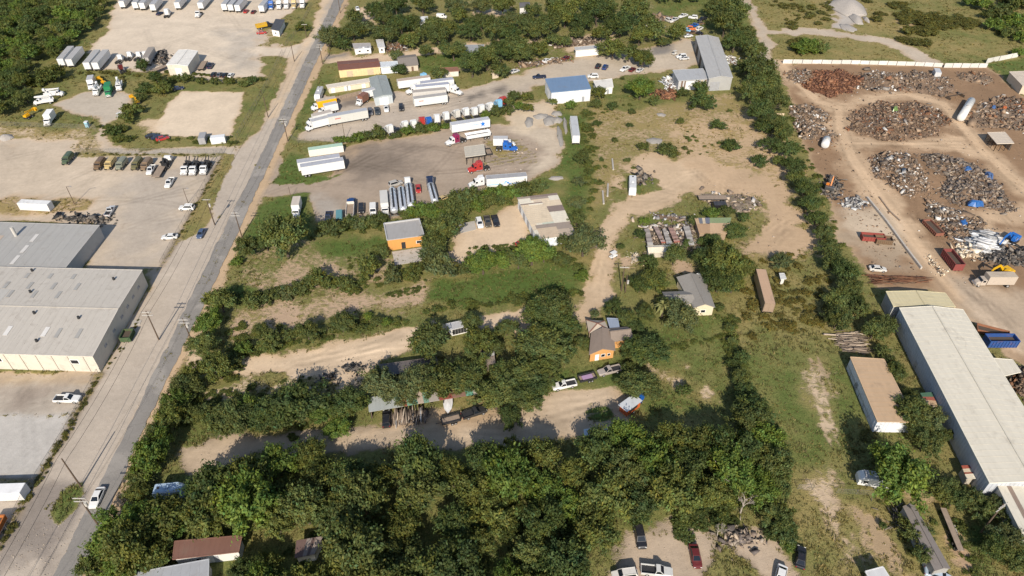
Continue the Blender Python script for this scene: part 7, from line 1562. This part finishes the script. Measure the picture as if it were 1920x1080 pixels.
def pebbles(n_try, seed):
    r = np.random.default_rng(seed)
    px, py = r.uniform(-40, 1960, n_try), 1110 - 1120*r.random(n_try)
    u, v = (px-960)/FPX, (540-py)/FPX; t = -CAM_H/(v*_c-_s); X, Y = u*t, (_c+v*_s)*t
    veg, dry = lookup(X, Y); cl = vnoise(X, Y, .06, 31, 3)
    keep = (veg < .5) & (veg > .04) & (cl + r.normal(size=n_try)*.1 > .12)
    X, Y = X[keep], Y[keep]; n = len(X); s = .04+.1*r.random(n)**3
    oct_ = np.array([(1,0,0),(0,1,0),(-1,0,0),(0,-1,0),(0,0,.8),(0,0,-.4)])
    V = (oct_[None]*s[:, None, None]*(1+.3*r.normal(size=(n,6,1))) + np.stack([X,Y,np.full(n,.03)],1)[:, None]).reshape(-1,3)
    f = np.array([(0,1,4),(1,2,4),(2,3,4),(3,0,4),(1,0,5),(2,1,5),(3,2,5),(0,3,5)])
    F = (np.arange(n)[:, None, None]*6+f[None]).reshape(-1,3)
    c = np.repeat(np.concatenate([np.array([.4,.34,.27])*(.6+.7*r.random((n,1))), np.ones((n,1))], 1), 6, axis=0)
    return np_mesh('loose_stones', V, F, M_SCRAP, (('Col', c),))
tag(obj('loose_stones', pebbles(60000, 6)), 'loose pale stones scattered over the bare dirt', 'stones', kind='stuff')

# low scrub too dense to count, one mass
def scrub(areas, seed):
    r = np.random.default_rng(seed); Vs, Fs, Cs, b = [], [], [], 0
    for poly, n, (w0, w1), tint, band in areas:
        P = [tuple(G(*p)[:2]) for p in poly]; xs, ys = [p[0] for p in P], [p[1] for p in P]
        if band:                                       # a strip along a line
            W_ = np.array(P); d = np.r_[0, np.cumsum(np.hypot(*np.diff(W_, axis=0).T))]; t = r.uniform(0, d[-1], n)
            X, Y = np.interp(t, d, W_[:, 0]) + r.normal(size=n)*band, np.interp(t, d, W_[:, 1]) + r.normal(size=n)*band
        else:
            X, Y = r.uniform(min(xs), max(xs), n*20), r.uniform(min(ys), max(ys), n*20)
            ok = (poly_sd(X, Y, P) > 0) & (vnoise(X, Y, .045, seed+5, 3) + r.normal(size=n*20)*.04 > .09); X, Y = X[ok][:n], Y[ok][:n]
        for x, y in zip(X, Y):
            V, F, c = SHRUB_P[r.integers(0, 5)][2]; s = r.uniform(w0, w1)/2; a = r.uniform(0, 6.28)
            k = max(1, int(round(7/max(1., s*1.6)))); q = V.reshape(-1,4,3)[::k]; m = q.mean(1, keepdims=True); q = (m+(q-m)*min(2.0, k**.45)).reshape(-1,3); cc = c.reshape(-1,4,4)[::k].reshape(-1,4).copy()
            Vs.append(np.stack([(q[:,0]*math.cos(a)-q[:,1]*math.sin(a))*s+x, (q[:,0]*math.sin(a)+q[:,1]*math.cos(a))*s+y, q[:,2]*s*r.uniform(.35,.75)], 1))
            Fs.append(np.arange(len(q)).reshape(-1,4)+b); b += len(q); cc[:, :3] *= np.array(tint)*r.uniform(.8,1.25); Cs.append(cc)
    return np_mesh('low_scrub', np.concatenate(Vs), np.concatenate(Fs), M_LEAF, (('leaf', np.concatenate(Cs)),))
OL, GR, BRS = (1.3,1.05,.95), (1.08,1.06,.9), (1.55,1.1,.95)
tag(obj('low_scrub', scrub([
    ([(1620,0),(1920,0),(1920,95),(1740,105),(1650,60)], 170, (2,7), OL, 0), ([(1450,0),(1560,0),(1560,55),(1440,55)], 45, (1.5,5), OL, 0), ([(1480,75),(1720,95),(1730,112),(1480,112)], 45, (1.5,5), OL, 0),
    ([(1390,480),(1540,480),(1580,600),(1400,650)], 110, (1.0,3.0), BRS, 0), ([(1165,450),(1300,400),(1420,380),(1425,430),(1290,470),(1200,500)], 80, (.8,2.4), GR, 0),
    ([(1100,200),(1370,190),(1470,300),(1250,290),(1120,380)], 40, (.6,2.2), GR, 0), ([(440,540),(500,450),(730,460),(640,520)], 60, (.5,1.6), GR, 0), ([(420,630),(480,590),(800,535),(800,570),(600,600)], 70, (.5,1.6), GR, 0),
    ([(370,750),(560,705),(640,720),(560,745)], 40, (.5,1.6), GR, 0), ([(390,980),(480,880),(900,860),(1420,830),(1430,960),(1110,1080),(480,1080)], 160, (1.5,3.5), (.8,.85,.8), 0),
    ([(1190,668),(1280,648),(1365,628)], 60, (.7,1.6), GR, .4), ([(1366,600),(1372,650),(1400,750)], 40, (1.5,3.5), GR, 1.0), ([(1100,210),(1100,300),(1108,390)], 60, (1.2,3.5), GR, 1.5), ([(880,470),(960,468),(1090,500)], 50, (1,2.5), GR, 1.5),
    ([(800,585),(900,570),(1080,548)], 50, (1,3), GR, 1.2), ([(440,600),(460,640),(430,660),(500,655),(640,625),(760,600)], 70, (1,2.6), GR, 1.2), ([(450,560),(560,545),(800,515)], 70, (1,2.6), GR, 1.5), ([(455,705),(400,740),(340,800)], 40, (1,3), GR, 2), ([(420,800),(520,800),(620,790)], 40, (.8,2.2), GR, 1.5),
    ([(140,290),(415,291)], 40, (.5,1.2), OL, .5), ([(415,300),(340,440)], 40, (.5,1.2), OL, .4), ([(125,812),(67,906),(62,912),(0,1027)], 60, (.5,1.4), OL, .4), ([(186,702),(126,812)], 30, (.5,1.2), OL, .4), ([(262,600),(200,695)], 16, (.4,1.0), OL, .5), ([(590,440),(720,425),(800,405)], 40, (1,2.4), GR, 1.2),
    ([(310,136),(500,150)], 50, (.8,2.2), GR, .8), ([(190,232),(215,262),(300,262),(440,268)], 60, (.8,2.4), GR, 1.4), ([(60,140),(100,150),(180,140),(260,140)], 40, (1,3), OL, 1.6), ([(1470,180),(1530,340),(1600,520)], 50, (1,2.4), GR, 1.0), ([(1600,800),(1690,960),(1720,1060)], 30, (.8,2), OL, 1.5), ([(1780,965),(1830,1075)], 30, (.8,2.2), GR, 1.0), ([(645,268),(740,256),(840,238)], 40, (1,2.4), GR, 1)], 9)), 'low tangled scrub and weeds along fences, hedges and fields', 'scrub', kind='stuff')
